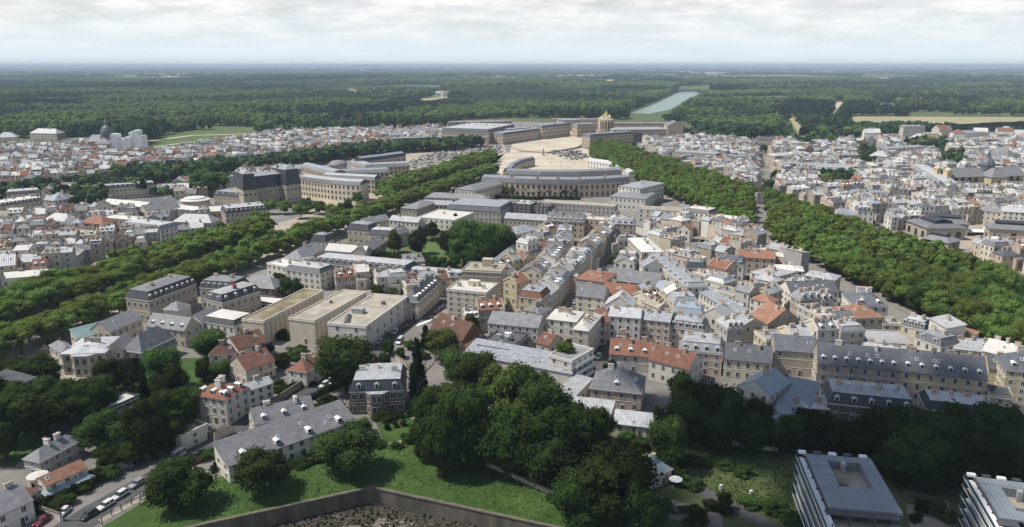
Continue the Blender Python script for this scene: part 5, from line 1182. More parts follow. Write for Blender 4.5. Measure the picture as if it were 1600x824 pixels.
def fill(poly, ang, pal, hr=(7, 12), rows=11.2, wr=(5.2, 11), dr=(7.5, 10.5), keep=.97, axisn=0, seed=1, gap_every=0, street_w=7):
    """terraces of houses in rows along direction ang (degrees), rows back to back"""
    rr = random.Random(seed)
    wp = px(poly); ux = Vector((math.cos(R(ang)), math.sin(R(ang)), 0)); uy = Vector((-ux.y, ux.x, 0))
    us = [p.dot(ux) for p in wp]; vs = [p.dot(uy) for p in wp]
    v = min(vs); k = 0
    while v < max(vs):
        u = min(us) + rr.uniform(0, 6)
        h0 = rr.uniform(*hr)
        while u < max(us):
            L = rr.uniform(*wr); D = rr.uniform(*dr); h = max(4.5, h0 + rr.uniform(-2.2, 2.2))
            c = ux * (u + L / 2) + uy * (v + D / 2 + rr.uniform(-1.0, 1.0))
            q = proj(c.x, c.y, 0); q2 = proj(c.x, c.y, h)
            if inpoly(np.array([q[0]]), np.array([q[1]]), poly)[0] and rr.random() < keep and not blocked(*q) and not overlaps(c, ux, uy, L / 2, D / 2, .88):
                rc = rr.choices([p[0] for p in pal], [p[1] for p in pal])[0]
                roof = rr.choices(['gable', 'hip', 'mansard', 'flat', 'shed'], [5, 2, 2, 1.2, .6])[0]
                if rc in ('red', 'orange', 'brown') and roof in ('mansard', 'flat'): roof = 'gable'
                if rc in ('membrane', 'greyflat') and roof == 'gable': roof = rr.choice(['flat', 'gable', 'shed'])
                wall = rr.choices(['cream', 'white', 'greywall', 'yellow', 'tan', 'pink'], [4.4, 2.6, 1.4, 1.0, 1.8, 1.8])[0]
                a2 = ang + rr.gauss(0, 1.0); x2 = Vector((math.cos(R(a2)), math.sin(R(a2)), 0))
                gen(c, x2, Vector((-x2.y, x2.x, 0)), L, D, h, roof, wall, rc, st=max(2, int(h / 3)), chim=rr.choice([1, 2, 2, 3, 3, 4]), dorm=rr.choice([0, 0, 2, 3]) if roof in ('gable', 'mansard') else 0,
                    axis='y' if roof == 'gable' and rr.random() < .28 else 'x', rh=None if roof != 'mansard' else rr.uniform(2.4, 3.6), seed=rr.random())
            u += L * rr.choice([1.0, 1.0, 1.0, 1.0, 1.0, 1.0, 1.25])
        k += 1
        v += rows if k % 2 else rows + street_w * .55
MIX = [('zinc', 3), ('palezinc', 2.6), ('membrane', 1.2), ('greyslate', 2.6), ('slate', 1.3), ('red', 1.2), ('orange', .4), ('bluezinc', .6), ('gravel', .3), ('brown', .4)]
PALE = [('zinc', 3.4), ('palezinc', 3.2), ('membrane', 1.4), ('greyslate', 2.8), ('slate', 1.2), ('red', .55), ('orange', .25), ('greyflat', .6), ('bluezinc', .5)]
LEFT = [('zinc', 3), ('palezinc', 2.4), ('membrane', 1.0), ('greyslate', 2.4), ('red', .9), ('brown', 1.3), ('slate', .6), ('gravel', .7)]
aP = math.degrees(math.atan2(AVP.y, AVP.x)); aS = math.degrees(math.atan2(AVS.y, AVS.x))
# street fronts first: yellow-faced row left of the middle street
def row(pts, side, h, pal, walls, wr=(8, 14), D=11, seed=3):
    rr = random.Random(seed); P = px(pts)
    for a, b in zip(P[:-1], P[1:]):
        d = b - a; n = Vector((-d.y, d.x, 0)).normalized() * side; L = d.length; d.normalize(); t = 0
        while t < L - 4:
            w = min(rr.uniform(*wr), L - t); c = a + d * (t + w / 2) + n * (D / 2)
            if not overlaps(c, d, n, w / 2, D / 2, .7):
                hh = h + rr.uniform(-1.5, 1.5); uy = Vector((-d.y, d.x, 0))
                gen(c, d.copy(), uy, w, D, hh, rr.choice(['gable', 'gable', 'mansard']), rr.choice(walls), rr.choices([p[0] for p in pal], [p[1] for p in pal])[0], st=3, chim=2, dorm=rr.choice([0, 2]), axis='x', rh=None, seed=rr.random())
            t += w
row([(846, 505), (874, 478), (897, 450), (925, 422), (948, 396), (963, 372)], 1, 10.5, MIX, ['yellow', 'cream', 'yellow', 'pink'], seed=5)
row([(915, 492), (940, 462), (962, 432), (978, 405)], -1, 9, MIX, ['cream', 'white', 'greywall'], seed=6)
row([(1090, 500), (1030, 440), (990, 398)], 1, 9, MIX, ['cream', 'white', 'pink'], seed=7)
row([(812, 455), (845, 420), (868, 388), (872, 366)], -1, 9, MIX, ['cream', 'white', 'tan'], seed=8)
fill([(775, 440), (850, 362), (985, 356), (960, 400), (900, 470), (850, 520), (780, 505)], 48, MIX, seed=21)
fill([(905, 500), (985, 398), (1060, 470), (1120, 535), (1000, 520)], 30, MIX, (6, 9), seed=22)
fill([(985, 352), (1075, 345), (1165, 370), (1200, 400), (1300, 450), (1235, 470), (1180, 520), (1120, 500), (1030, 410)], 128, PALE, (7, 11), seed=23)
fill([(1120, 500), (1230, 460), (1300, 470), (1420, 520), (1540, 560), (1400, 565), (1200, 560), (1130, 545)], 10, MIX, (6, 10), seed=24)
fill([(430, 440), (520, 420), (640, 428), (735, 440), (700, 462), (640, 466), (560, 455), (470, 448)], 20, LEFT, (6, 9), seed=25)
fill([(700, 505), (850, 505), (940, 540), (900, 590), (860, 545), (740, 530)], 12, MIX, (6, 9), seed=26)
fill([(1205, 232), (1600, 228), (1680, 232), (1700, 440), (1600, 432), (1440, 372), (1300, 338), (1215, 312)], 8, PALE, (8, 14), rows=11, seed=31)
fill([(1000, 232), (1080, 222), (1183, 230), (1180, 320), (1100, 285), (1040, 256)], 20, PALE, (8, 13), seed=32)
fill([(-60, 335), (60, 345), (160, 335), (350, 345), (300, 375), (160, 405), (60, 450), (-60, 470)], 18, LEFT, (6, 10), seed=41)
fill([(-60, 238), (140, 232), (180, 250), (260, 244), (330, 232), (430, 214), (560, 211), (690, 206), (700, 224), (560, 250), (420, 262), (200, 276), (0, 300), (-60, 310)], 25, LEFT, (7, 12), rows=11, seed=42, keep=.98)
fill([(245, 306), (330, 288), (420, 276), (468, 270), (385, 296), (330, 304), (300, 316)], 15, LEFT, (6, 10), seed=44)
fill([(60, 306), (110, 300), (125, 312), (90, 330), (70, 330)], 15, LEFT, (6, 10), seed=45)
fill([(470, 272), (440, 268), (560, 247), (640, 238), (640, 244), (520, 262)], 15, LEFT, (6, 10), seed=46)
# the largest in view are houses of their own, the rest one distant mass
for g in GEN:
    c = g['c']; u, v = proj(c.x, c.y, g['h']); g['uv'] = (u, v)
    g['size'] = -1 if u < -30 or u > 1630 else ppm(c) * math.sqrt(g['L'] * g['h'])
GEN = [g for g in GEN if g['size'] > 0]
GEN.sort(key=lambda g: -g['size'])
NIND = 295
lab = {}
for g in GEN[:NIND]:
    u, v = g['uv']
    best = sorted(LM, key=lambda m: (m[1] - u) ** 2 + (2.0 * (m[2] - v)) ** 2)[0]
    dx, dy = u - best[1], v - best[2]
    rel = ('right of' if dx > 0 else 'left of') if abs(dx) > abs(dy) * 1.6 else ('behind' if dy < 0 else 'in front of')
    sz = 'narrow ' if g['L'] < 10 else ('wide ' if g['L'] > 14 else '')
    base = f"{sz}{WNAME[g['wall']]} house with {RNAME[g['rc']]} {rel} {best[0]}"
    lab.setdefault(base, []).append((math.hypot(dx, 2 * dy), g))
ORD = ['nearest', 'second nearest', 'third nearest', 'fourth nearest', 'fifth nearest', 'sixth nearest', 'seventh nearest', 'eighth nearest', 'ninth nearest', 'tenth nearest']
for base, L_ in lab.items():
    L_.sort(key=lambda t: t[0])
    for i, (d, g) in enumerate(L_): g['label'] = base if len(L_) == 1 else f"{base}, {ORD[min(i, 9)]}"
class DD(dict):
    def __missing__(s, k): s[k] = MB(); return s[k]
mass = DD()
for i, g in enumerate(GEN):
    random.seed(int(g['seed'] * 1e6))
    if i < NIND:
        raise_house('town_house', g['c'], g['ux'], g['uy'], g['L'], g['D'], g['h'], g['roof'], g['wall'], g['rc'], rc2='palezinc' if random.random() < .6 else 'zinc', rh=g['rh'], st=g['st'], dorm=g['dorm'], chim=g['chim'], axis=g['axis'],
                    label=g['label'], cat='town house', group='houses of the old quarters', wsp=2.7, foot=False, fewer=.88, party=g['chim'] > 1, annex=None if random.random() < .45 else (random.uniform(2.5, 6), random.uniform(1.5, 3), random.uniform(.35, .8), random.uniform(-1, 1), random.choice([-1, -1, 1]), random.choice(['cream', 'white', 'greywall', 'pink']), random.choice(['zinc', 'palezinc', 'greyflat', 'red', 'greyslate'])))
    else:
        raise_house('x', g['c'], g['ux'], g['uy'], g['L'], g['D'], g['h'], g['roof'], g['wall'], g['rc'], rc2='palezinc', rh=g['rh'], st=g['st'], chim=1, axis=g['axis'], merge=mass, foot=False, wsp=3.4)
random.seed(99)
# hamlets and suburbs far beyond the woods
def hamlet(poly, n, s0, s1):
    us = [p[0] for p in poly]; vs = [p[1] for p in poly]; k = 0
    while k < n:
        u = random.uniform(min(us), max(us)); v = random.uniform(min(vs), max(vs))
        if not inpoly(np.array([u]), np.array([v]), poly)[0]: continue
        c = G(u, v); L = random.uniform(s0, s1); D = random.uniform(8, 16); h = random.uniform(7, 16); a = random.uniform(-.5, .5); ux = Vector((math.cos(a), math.sin(a), 0))
        raise_house('x', c, ux, Vector((-ux.y, ux.x, 0)), L, D, h, random.choice(['gable', 'flat', 'hip']), random.choice(['white', 'cream', 'white']), random.choice(['membrane', 'palezinc', 'red', 'zinc']), st=2, chim=0, win=0, merge=mass, foot=False); k += 1
for poly, n, s0, s1 in [([(420, 152), (520, 140), (600, 145), (560, 152)], 22, 12, 30), ([(0, 118), (140, 114), (140, 118), (0, 121)], 30, 20, 60), ([(230, 118), (330, 114.5), (330, 119), (240, 121)], 40, 20, 70),
                        ([(600, 122), (1000, 117), (1000, 122), (640, 126)], 130, 25, 70), ([(540, 150), (720, 146), (720, 152), (560, 156)], 20, 12, 30), ([(300, 110), (700, 107), (700, 110), (300, 113)], 80, 50, 140),
                        ([(1380, 162), (1500, 158), (1520, 164), (1390, 167)], 9, 14, 40), ([(1560, 122), (1640, 120), (1640, 125), (1560, 126)], 25, 20, 60), ([(1100, 112), (1330, 111), (1330, 114), (1100, 115)], 40, 40, 110),                         ([(1335, 220), (1600, 216), (1640, 224), (1340, 226)], 28, 14, 26)]: hamlet(poly, n, s0, s1)
dm = empty('distant_rooftops', (0, 0, 0)); tag(dm, 'pale jumble of distant town roofs and suburbs reaching to the woods', 'rooftops', kind='stuff')
for k, b in mass.items():
    nm = {'w': 'walls', 'r': 'roofs', 'c': 'chimneys'}[k[0]] if k != 'win' else 'windows'
    m_ = k.split('_', 1)[1] if '_' in k else ('farpane' if k == 'win' else 'chimney')
    o = b.build(nm, m_, dm)
    if o: o['kind'] = 'stuff'
# park villa
B('white villa half hidden by park trees beyond the town', (1412, 200), (1446, 200), 20, 14, cat='villa', roof='mansard', wall='white', rc='greyslate', rc2='palezinc', st=4, dorm=5, chim=3)
B('second white villa wing among the park trees', (1466, 203), (1488, 203), 16, 12, cat='villa', roof='gable', wall='white', rc='greyslate', st=3, chim=2)
# ------------------------------------------------------------------ trees
def leaf_cloud(seed, blobs, leaves, size, shell=.55, squash=.85, core=True, cone=False):
    """crown of height 1 and radius .5 above z=0: lobes of small leaf faces over dark inner lumps"""
    r = np.random.default_rng(seed); V = []; n_tot = 0
    cs = []; rs = []
    for b in range(blobs):
        for _ in range(30):
            p = r.uniform(-1, 1, 3)
            if (p ** 2).sum() < 1: break
        z = .5 + p[2] * .36
        if cone:
            z = r.uniform(.05, .95); rad = .40 * (1 - z) + .03; a = r.uniform(0, 6.28); q = np.array([math.cos(a), math.sin(a)]) * rad * r.uniform(.3, 1); cs.append((q[0], q[1], z)); rs.append(.13 * (1.1 - z) + .05)
        else:
            cs.append((p[0] * .33, p[1] * .33, z)); rs.append(r.uniform(.13, .24))
    cs = np.array(cs); rs = np.array(rs)
    w = rs ** 2; w /= w.sum()
    idx = r.choice(blobs, leaves, p=w)
    d = r.normal(size=(leaves, 3)); d /= np.linalg.norm(d, axis=1)[:, None]
    rad = rs[idx] * (shell + (1 - shell) * r.random(leaves) ** .5) * r.uniform(.85, 1.12, leaves)
    d2 = d.copy(); d2[:, 2] *= squash
    P = cs[idx] + d2 * rad[:, None]
    nrm = d * .9 + r.normal(size=(leaves, 3)) * .42; nrm[:, 2] += .4; nrm /= np.linalg.norm(nrm, axis=1)[:, None]
    up = r.normal(size=(leaves, 3)); t1 = np.cross(nrm, up); t1 /= np.linalg.norm(t1, axis=1)[:, None]; t2 = np.cross(nrm, t1)
    s = size * r.uniform(.6, 1.35, leaves)[:, None]
    quad = np.stack([P - t1 * s - t2 * s * .7, P + t1 * s - t2 * s * .55, P + t1 * s * .7 + t2 * s, P - t1 * s * .8 + t2 * s * .8], 1).reshape(-1, 3)
    verts = [quad]; faces = [np.arange(leaves * 4).reshape(-1, 4)]; off = leaves * 4
    if core:                                       # inner lumps that stop the light passing straight through
        ico = np.array([(0, 0, 1), (.894, 0, .447), (.276, .851, .447), (-.724, .526, .447), (-.724, -.526, .447), (.276, -.851, .447), (.724, .526, -.447), (-.276, .851, -.447), (-.894, 0, -.447), (-.276, -.851, -.447), (.724, -.526, -.447), (0, 0, -1)])
        it = np.array([(0, 1, 2), (0, 2, 3), (0, 3, 4), (0, 4, 5), (0, 5, 1), (1, 6, 2), (2, 7, 3), (3, 8, 4), (4, 9, 5), (5, 10, 1), (2, 6, 7), (3, 7, 8), (4, 8, 9), (5, 9, 10), (1, 10, 6), (6, 11, 7), (7, 11, 8), (8, 11, 9), (9, 11, 10), (10, 11, 6)])
        tri = []
        for c_, r_ in zip(cs, rs): verts.append(c_ + ico * r_ * .72 * r.uniform(.85, 1.1, (12, 1))); tri.append(it + off); off += 12
        tri = np.concatenate(tri)
    else: tri = np.zeros((0, 3), int)
    V = np.concatenate(verts); q4 = faces[0]
    me = bpy.data.meshes.new('crown'); nl = q4.size + tri.size
    me.vertices.add(len(V)); me.vertices.foreach_set('co', V.astype(np.float32).ravel())
    me.loops.add(nl); me.loops.foreach_set('vertex_index', np.concatenate([q4.ravel(), tri.ravel()]).astype(np.int32))
    me.polygons.add(len(q4) + len(tri)); me.polygons.foreach_set('loop_start', np.concatenate([np.arange(len(q4)) * 4, len(q4) * 4 + np.arange(len(tri)) * 3]).astype(np.int32))
    me.update(); me.validate(); return me
def trunk_mesh(seed, h=1.0):
    r = random.Random(seed); b = MB(); b.tube((0, 0, -.02), (0, 0, .30), .032, .022, 7); b.tube((0, 0, .30), (.02, .01, .75), .022, .008, 6)
    for k in range(5):
        a = k * 1.3 + r.random(); z = r.uniform(.22, .42); b.tube((0, 0, z), (math.cos(a) * .24, math.sin(a) * .24, z + r.uniform(.2, .3)), .013, .004, 5)
    return b.mesh('trunk', 'bark')
TR = [trunk_mesh(k) for k in range(2)]
CR = {}
def crowns(kind, n, mat_, *a, **k):
    CR[kind] = []
    for i in range(n):
        me = leaf_cloud(hash_(kind) + i * 17, *a, **k); me.materials.append(MATS[mat_]); CR[kind].append(me)
def hash_(s): return sum(ord(c) * (i + 3) for i, c in enumerate(s))
crowns('round', 4, 'leaf_mid', 26, 6500, .0165)
crowns('dark', 4, 'leaf_dark', 26, 6500, .0165)
crowns('olive', 2, 'leaf_olive', 24, 6000, .0165)
crowns('plane', 4, 'leaf_plane', 22, 3200, .021)
crowns('garden', 3, 'leaf_mid', 18, 2400, .024)
crowns('gardendark', 3, 'leaf_dark', 18, 2400, .024)
crowns('conifer', 2, 'leaf_conifer', 46, 4500, .015, cone=True)
crowns('purple', 1, 'leaf_purple', 18, 2000, .024)
crowns('far', 4, 'leaf_forest', 11, 220, .062)
for me_, m_ in zip(CR['far'], ('leaf_forest', 'leaf_forest_light', 'leaf_forest_deep', 'leaf_forest')): me_.materials.clear(); me_.materials.append(MATS[m_])
crowns('farplane', 2, 'leaf_plane', 12, 420, .05)
TCOUNT = [0]
def tree(p, h, w, kind, label, group=None, name=None, z0=None, cat='tree'):
    """a tree of height h and crown width w metres standing at p"""
    i = TCOUNT[0]; TCOUNT[0] += 1
    root = empty(name or ('conifer' if kind == 'conifer' else 'tree'), p, random.uniform(0, 6.28)); tag(root, label, cat, group)
    clear = (.24 if kind == 'plane' else .12 if kind != 'conifer' else .04) if z0 is None else z0
    if clear > .01:
        t = link('trunk', TR[i % 2], root); t.scale = (h, h, h)
    c = link('crown', CR[kind][i % len(CR[kind])], root, (0, 0, h * (clear - .08))); c.scale = (w * 1.06, w * 1.06, h * (1.06 - clear))
    c.rotation_euler = (0, 0, random.uniform(0, 6.28))
    return root
def ptree(u, vb, vt, wpx, kind, label, group=None, **k):
    """a tree measured in the photograph: foot (u,vb), top row vt, crown width in pixels"""
    p = G(u, vb); s = ppm(p); el = math.atan2(HC, p.length - 0)
    # height whose top lies at row vt
    lo, hi = 1., 60.
    for _ in range(30):
        m = (lo + hi) / 2
        if proj(p.x, p.y, m)[1] > vt: lo = m
        else: hi = m
    return tree(p, lo, wpx / s, kind, label, group, **k)
FG = 'trees of the park and gardens in the foreground'
ptree(283, 792, 716, 92, 'dark', 'bushy dark tree on the grass bank beside the parked cars')
ptree(412, 772, 694, 84, 'round', 'round tree in front of the long grey-roofed house, second on the bank')
ptree(546, 740, 655, 104, 'round', 'broad dark tree casting shade over the corner of the bank')
ptree(541, 612, 517, 96, 'round', 'big bright green street tree beside the dark brick mansion')
ptree(655, 640, 522, 46, 'conifer', 'tall black-green conifer beside the mansion')
ptree(665, 545, 503, 26, 'conifer', 'slim conifer by the zebra crossing')
ptree(608, 555, 530, 26, 'dark', 'small dark street tree beyond the big bright street tree')
ptree(716, 600, 540, 70, 'round', 'green tree beside the brown-tiled house')
ptree(690, 565, 512, 62, 'olive', 'light green tree top in front of the brown-tiled house')
ptree(735, 530, 488, 34, 'olive', 'yellow-green tree behind the steep brown roof')
ptree(742, 620, 545, 80, 'round', 'tree below the end of the ribbed workshop roof')
for i, (u, vb, vt, w, k) in enumerate([(690, 745, 610, 92, 'dark'), (745, 735, 600, 100, 'dark'), (800, 690, 560, 92, 'olive'), (850, 700, 575, 100, 'round'), (790, 745, 625, 100, 'dark'), (850, 760, 640, 105, 'dark'), (900, 720, 620, 90, 'dark'),
                                       (680, 690, 590, 70, 'round'), (930, 700, 628, 70, 'dark'), (725, 690, 575, 80, 'round'), (775, 650, 562, 70, 'olive'), (835, 640, 566, 60, 'round'), (665, 720, 635, 50, 'dark'), (880, 745, 650, 90, 'dark')]):
    ptree(u, vb, vt, w, k, 'tall tree in the dense dark grove at the middle of the foreground', 'grove in the middle foreground')
for i, (u, vb, vt, w, k) in enumerate([(945, 820, 692, 150, 'dark'), (905, 830, 735, 90, 'dark'), (1000, 835, 745, 90, 'dark')]):
    ptree(u, vb, vt, w, k, ['huge black-green tree at the bottom of the picture', 'dark tree leaning over the bank beside the huge one', 'dark tree between the huge one and the garden tables'][i])
for i, (u, vb, vt, w, k) in enumerate([(1052, 690, 600, 70, 'round'), (1092, 680, 582, 76, 'dark'), (1130, 690, 600, 80, 'dark'), (1165, 700, 632, 84, 'dark'), (1212, 703, 645, 74, 'round'), (1100, 700, 625, 90, 'dark'), (1180, 690, 620, 60, 'dark'), (1040, 735, 640, 60, 'round'), (1068, 640, 578, 56, 'dark'), (1000, 660, 645, 40, 'gardendark')]):
    ptree(u, vb, vt, w, k, 'dark tree in the clump between the meadow and the gabled apartments', 'clump above the meadow')
for i, (u, vb, vt, w, k) in enumerate([(1265, 700, 640, 76, 'dark'), (1310, 705, 650, 84, 'dark'), (1360, 715, 640, 96, 'dark'), (1405, 715, 622, 100, 'dark'), (1450, 735, 640, 100, 'dark'), (1500, 725, 625, 110, 'dark'), (1555, 725, 632, 100, 'dark'), (1600, 735, 645, 100, 'dark'),
                                       (1430, 765, 665, 100, 'dark'), (1480, 760, 670, 100, 'dark'), (1540, 750, 675, 90, 'dark'), (1585, 745, 690, 90, 'dark'), (1238, 703, 646, 56, 'dark'), (1400, 760, 690, 70, 'dark')]):
    ptree(u, vb, vt, w, k, 'dark tree in the belt behind the modern blocks', 'tree belt behind the modern blocks')
LG = 'trees of the large garden at the left'
for i, (u, vb, vt, w, k) in enumerate([(60, 680, 588, 100, 'round'), (105, 660, 592, 76, 'dark'), (20, 600, 560, 60, 'dark'), (60, 610, 552, 80, 'dark'), (150, 660, 590, 70, 'dark'), (10, 720, 610, 60, 'dark'), (160, 700, 640, 66, 'round'),
                                       (200, 725, 690, 60, 'dark'), (235, 720, 612, 70, 'dark'), (180, 610, 550, 46, 'dark'), (208, 610, 556, 44, 'dark'), (255, 610, 535, 60, 'round'), (270, 625, 568, 54, 'dark'), (285, 680, 600, 66, 'dark'), (305, 650, 598, 60, 'round'),
                                       (330, 560, 512, 56, 'round'), (345, 590, 556, 44, 'round'), (320, 595, 558, 30, 'dark'), (145, 640, 585, 70, 'round'), (250, 660, 605, 60, 'dark'), (220, 690, 640, 66, 'dark'), (80, 640, 585, 60, 'round'), (265, 700, 650, 50, 'round'), (175, 730, 690, 50, 'dark'), (-10, 660, 570, 60, 'dark'), (30, 660, 590, 60, 'round')]):
    ptree(u, vb, vt, w, k, 'leafy tree in the large garden around the cream mansion' if k == 'round' else 'dark crowned tree in the large garden around the cream mansion', LG)
ptree(238, 700, 575, 40, 'conifer', 'tall dark conifer rising from the left garden')
# smaller gardens of the town
for u, vb, vt, w, k, lb in [(735, 412, 336, 78, 'round', 'tallest tree of the walled garden'), (770, 405, 342, 66, 'round', 'tree by the gallery in the walled garden'), (700, 398, 352, 46, 'dark', 'dark tree at the lawn of the walled garden'), (790, 400, 360, 46, 'dark', 'dark tree against the gallery wall'),
                         (655, 398, 350, 36, 'dark', 'dark clipped tree behind the garden lawn'), (675, 375, 345, 34, 'gardendark', 'small dark tree behind the walled garden lawn'), (725, 420, 362, 56, 'round', 'bright tree at the front of the walled garden'), (760, 420, 378, 44, 'dark', 'tree at the near corner of the walled garden'),
                         (616, 396, 358, 28, 'olive', 'pale willow-like tree beside the slate garden wing'), (712, 360, 332, 26, 'conifer', 'slim dark cypress by the white palace block'), (1097, 408, 370, 38, 'conifer', 'blue-black cedar in the middle of the quarter'), (1148, 400, 374, 32, 'round', 'bright round tree near the orange-tiled house'),
                         (1163, 475, 428, 26, 'dark', 'dark tall tree beside the walled garden of the long gallery'), (1170, 478, 450, 36, 'gardendark', 'low dark tree in the courtyard by the white court building'), (1005, 438, 408, 24, 'purple', 'purple-leaved tree in the workshop yard'), (960, 412, 392, 26, 'garden', 'grey-green tree behind the workshop'),
                         (985, 418, 400, 16, 'garden', 'small tree behind the workshop gables'), (1048, 398, 384, 14, 'gardendark', 'small dark yard tree behind the long terrace'), (928, 305, 289, 24, 'gardendark', 'dark tree in front of the stable range'), (455, 470, 428, 40, 'gardendark', 'dark tree behind the mossy hall'),
                         (435, 450, 425, 30, 'gardendark', 'dark tree beside the brick slate house'), (590, 462, 442, 26, 'gardendark', 'dark tree beyond the middle hall'), (614, 462, 448, 22, 'olive', 'light green tree beyond the white-walled hall'), (955, 590, 560, 28, 'gardendark', 'dark tree in the parking yard'),
                         (1028, 590, 575, 24, 'gardendark', 'tree beside the big pinkish house'), (420, 560, 532, 20, 'purple', 'purple shrub tree in the house gardens'), (460, 560, 538, 40, 'garden', 'garden tree by the mossy hall hedge'), (440, 575, 550, 34, 'gardendark', 'dark garden tree between red roofs'),
                         (460, 655, 632, 40, 'olive', 'yellow-green shrub tree beside the mansion drive'), (565, 680, 650, 40, 'garden', 'leafy shrub tree in front of the mansion'), (600, 585, 545, 30, 'dark', 'dark tree at the mansion corner by the street'),
                         (500, 335, 312, 30, 'garden', 'tree on the square before city hall'), (480, 333, 304, 26, 'garden', 'tree beside the arcade on the square'), (540, 335, 308, 30, 'garden', 'tree at the avenue end of the square'), (520, 340, 318, 26, 'plane', 'low tree on the square\'s near side'), (560, 318, 296, 22, 'garden', 'small tree by the arcade corner'), (420, 335, 310, 24, 'plane', 'tree in front of city hall'), (445, 335, 312, 26, 'plane', 'second tree in front of city hall'), (470, 342, 318, 26, 'plane', 'third tree in front of city hall'), (385, 290, 262, 30, 'garden', 'tree behind city hall roofs'),
                         (325, 305, 262, 60, 'garden', 'great dark green tree left of city hall'), (365, 285, 262, 36, 'garden', 'tree beyond the great one left of city hall'), (100, 330, 308, 32, 'gardendark', 'dark tree beside the barrack garden'), (130, 320, 300, 30, 'gardendark', 'tree below the barrack range'), (155, 312, 294, 26, 'gardendark', 'tree in the barrack court'), (212, 305, 284, 18, 'gardendark', 'dark tree at the end of the barrack range'), (190, 305, 290, 20, 'gardendark', 'tree in front of the barrack attic'),
                         (60, 362, 348, 22, 'purple', 'purple tree in the left quarter'), (42, 362, 346, 20, 'garden', 'tree beside the purple one in the left quarter'), (190, 338, 322, 20, 'gardendark', 'tree near the school wing'), (118, 342, 320, 30, 'gardendark', 'dark tree cluster before the school wing'),
                         (1348, 262, 240, 28, 'gardendark', 'dark tree in the right quarter below the long roof'), (1472, 262, 248, 26, 'gardendark', 'dark trees before the parish church'), (1500, 258, 246, 24, 'garden', 'tree beside the parish church'), (1300, 292, 282, 22, 'gardendark', 'dark yard tree in the right quarter'), (1418, 345, 330, 18, 'gardendark', 'dark tree beside the gabled market hall'), (1212, 285, 262, 20, 'garden', 'tree by the wide street')]:
    ptree(u, vb, vt, w, k, lb)
for k in range(13):                # clipped round trees in a row behind the navy mansard range
    t = k / 12; ptree(532 + 176 * t, 404 + 18 * t, 384 + 18 * t, 27, 'gardendark', 'clipped round tree in the row behind the navy mansard range', 'clipped row in the walled garden')

GLM = [('the cream mansion', 130, 560), ('the navy garden pavilion', 190, 635), ('the slate house in the trees', 85, 700), ('the mossy garage', 295, 670), ('the small car yard', 295, 535), ('the white three-storey house', 345, 640), ('the orange-tiled house', 105, 745), ('the hipped hall', 235, 545),
       ('the left picture edge', 0, 640), ('the brick mansion', 590, 610), ('the ribbed workshop roof', 800, 560), ('the low white sheds', 930, 645), ('the bank\'s edge', 760, 740), ('the huge black-green tree', 945, 770), ('the mansion lawn', 625, 675), ('the park house', 1025, 735), ('the great metal roof slope', 1228, 640), ('the pink annex', 1175, 640),
       ('the dark brick mansard', 1360, 640), ('the modern block with roof court', 1340, 760), ('the second modern block', 1545, 780), ('the picture\'s right edge', 1600, 700), ('the big pinkish house', 965, 600), ('the long grey-roofed house', 450, 690), ('the street hedge', 475, 600), ('the mossy flat hall', 445, 510), ('the garden terrace', 1080, 805), ('the utility pole', 96, 790), ('the zebra crossing', 655, 515)]
def relabel(group, noun):
    d_ = {}
    for o_ in [q for q in bpy.data.objects if q.parent is None and q.get('group') == group]:
        u, v = proj(*o_.location); m = min(GLM, key=lambda m: (m[1] - u) ** 2 + (1.6 * (m[2] - v)) ** 2); dx, dy = u - m[1], v - m[2]
        rel = ('right of' if dx > 0 else 'left of') if abs(dx) > abs(dy) * 1.6 else ('behind' if dy < 0 else 'in front of')
        col = ''
        for c_ in o_.children:
            if c_.data and c_.data.materials: col = {'leaf_dark': 'dark ', 'leaf_mid': 'green ', 'leaf_olive': 'light green ', 'leaf_conifer': 'blackish '}.get(c_.data.materials[0].name, col)
        d_.setdefault(f"{col}{noun} {rel} {m[0]}", []).append((math.hypot(dx, dy), o_))
    for b_, L_ in d_.items():
        L_.sort(key=lambda t: t[0])
        for i_, (_, o_) in enumerate(L_): o_['label'] = b_ if len(L_) == 1 else f"{b_}, {ORD[min(i_, 9)]}"
for g_ in ('trees of the large garden at the left',): relabel(g_, 'garden tree')
relabel('grove in the middle foreground', 'grove tree'); relabel('clump above the meadow', 'tree of the meadow clump'); relabel('tree belt behind the modern blocks', 'tree of the dark belt')
# avenues: rows of plane trees; the largest in view singly, the rest as one mass
AV = []
ROWN = [0]
def avrow(p, d, n, off, t0, t1, sp, hgt, w, tagn, skip=None):
    ROWN[0] += 1
    t = t0
    while t < t1:
        q = p + n * (off + random.uniform(-.8, .8)) + d * (t + random.uniform(-1.2, 1.2)); u, v = proj(q.x, q.y, 0)
        if not (skip and skip(u, v)) and -60 < u < 1660: AV.append((ppm(q) , q, hgt * random.uniform(.85, 1.12), w * random.uniform(.9, 1.15), tagn, u, ROWN[0]))
        t += sp
endP = lambda u, v: u > 772
skP = lambda u, v: u > 772 or 418 < u < 600
for off in (0, 8.5): avrow(pa, AVP, nP, off, -60, 720, 9.0, 13.5, 13.5, 'P', endP)
for off in (farP, farP + 9, farP + 19): avrow(pa, AVP, nP, off, -60, 720, 9.0, 14, 14, 'P', skP)
skS = lambda u, v: 1174 < u < 1200 and v > 318 or u < 925
nr = max(4, int(round(farS / 9.5)) + 1)
for k in range(nr): avrow(pb, AVS, nS, farS * k / (nr - 1), -75, 740, 9.3, 14.5, 12.5, 'S', skS)
AV.sort(key=lambda a: -a[0])
NAV = 150
NUM = 'first second third fourth fifth sixth seventh eighth ninth tenth eleventh twelfth thirteenth fourteenth fifteenth sixteenth seventeenth eighteenth nineteenth twentieth'.split() + ['twenty-' + x for x in 'first second third fourth fifth sixth seventh eighth ninth'.split()] + ['thirtieth'] + ['thirty-' + x for x in 'first second third fourth fifth sixth seventh eighth ninth'.split()]
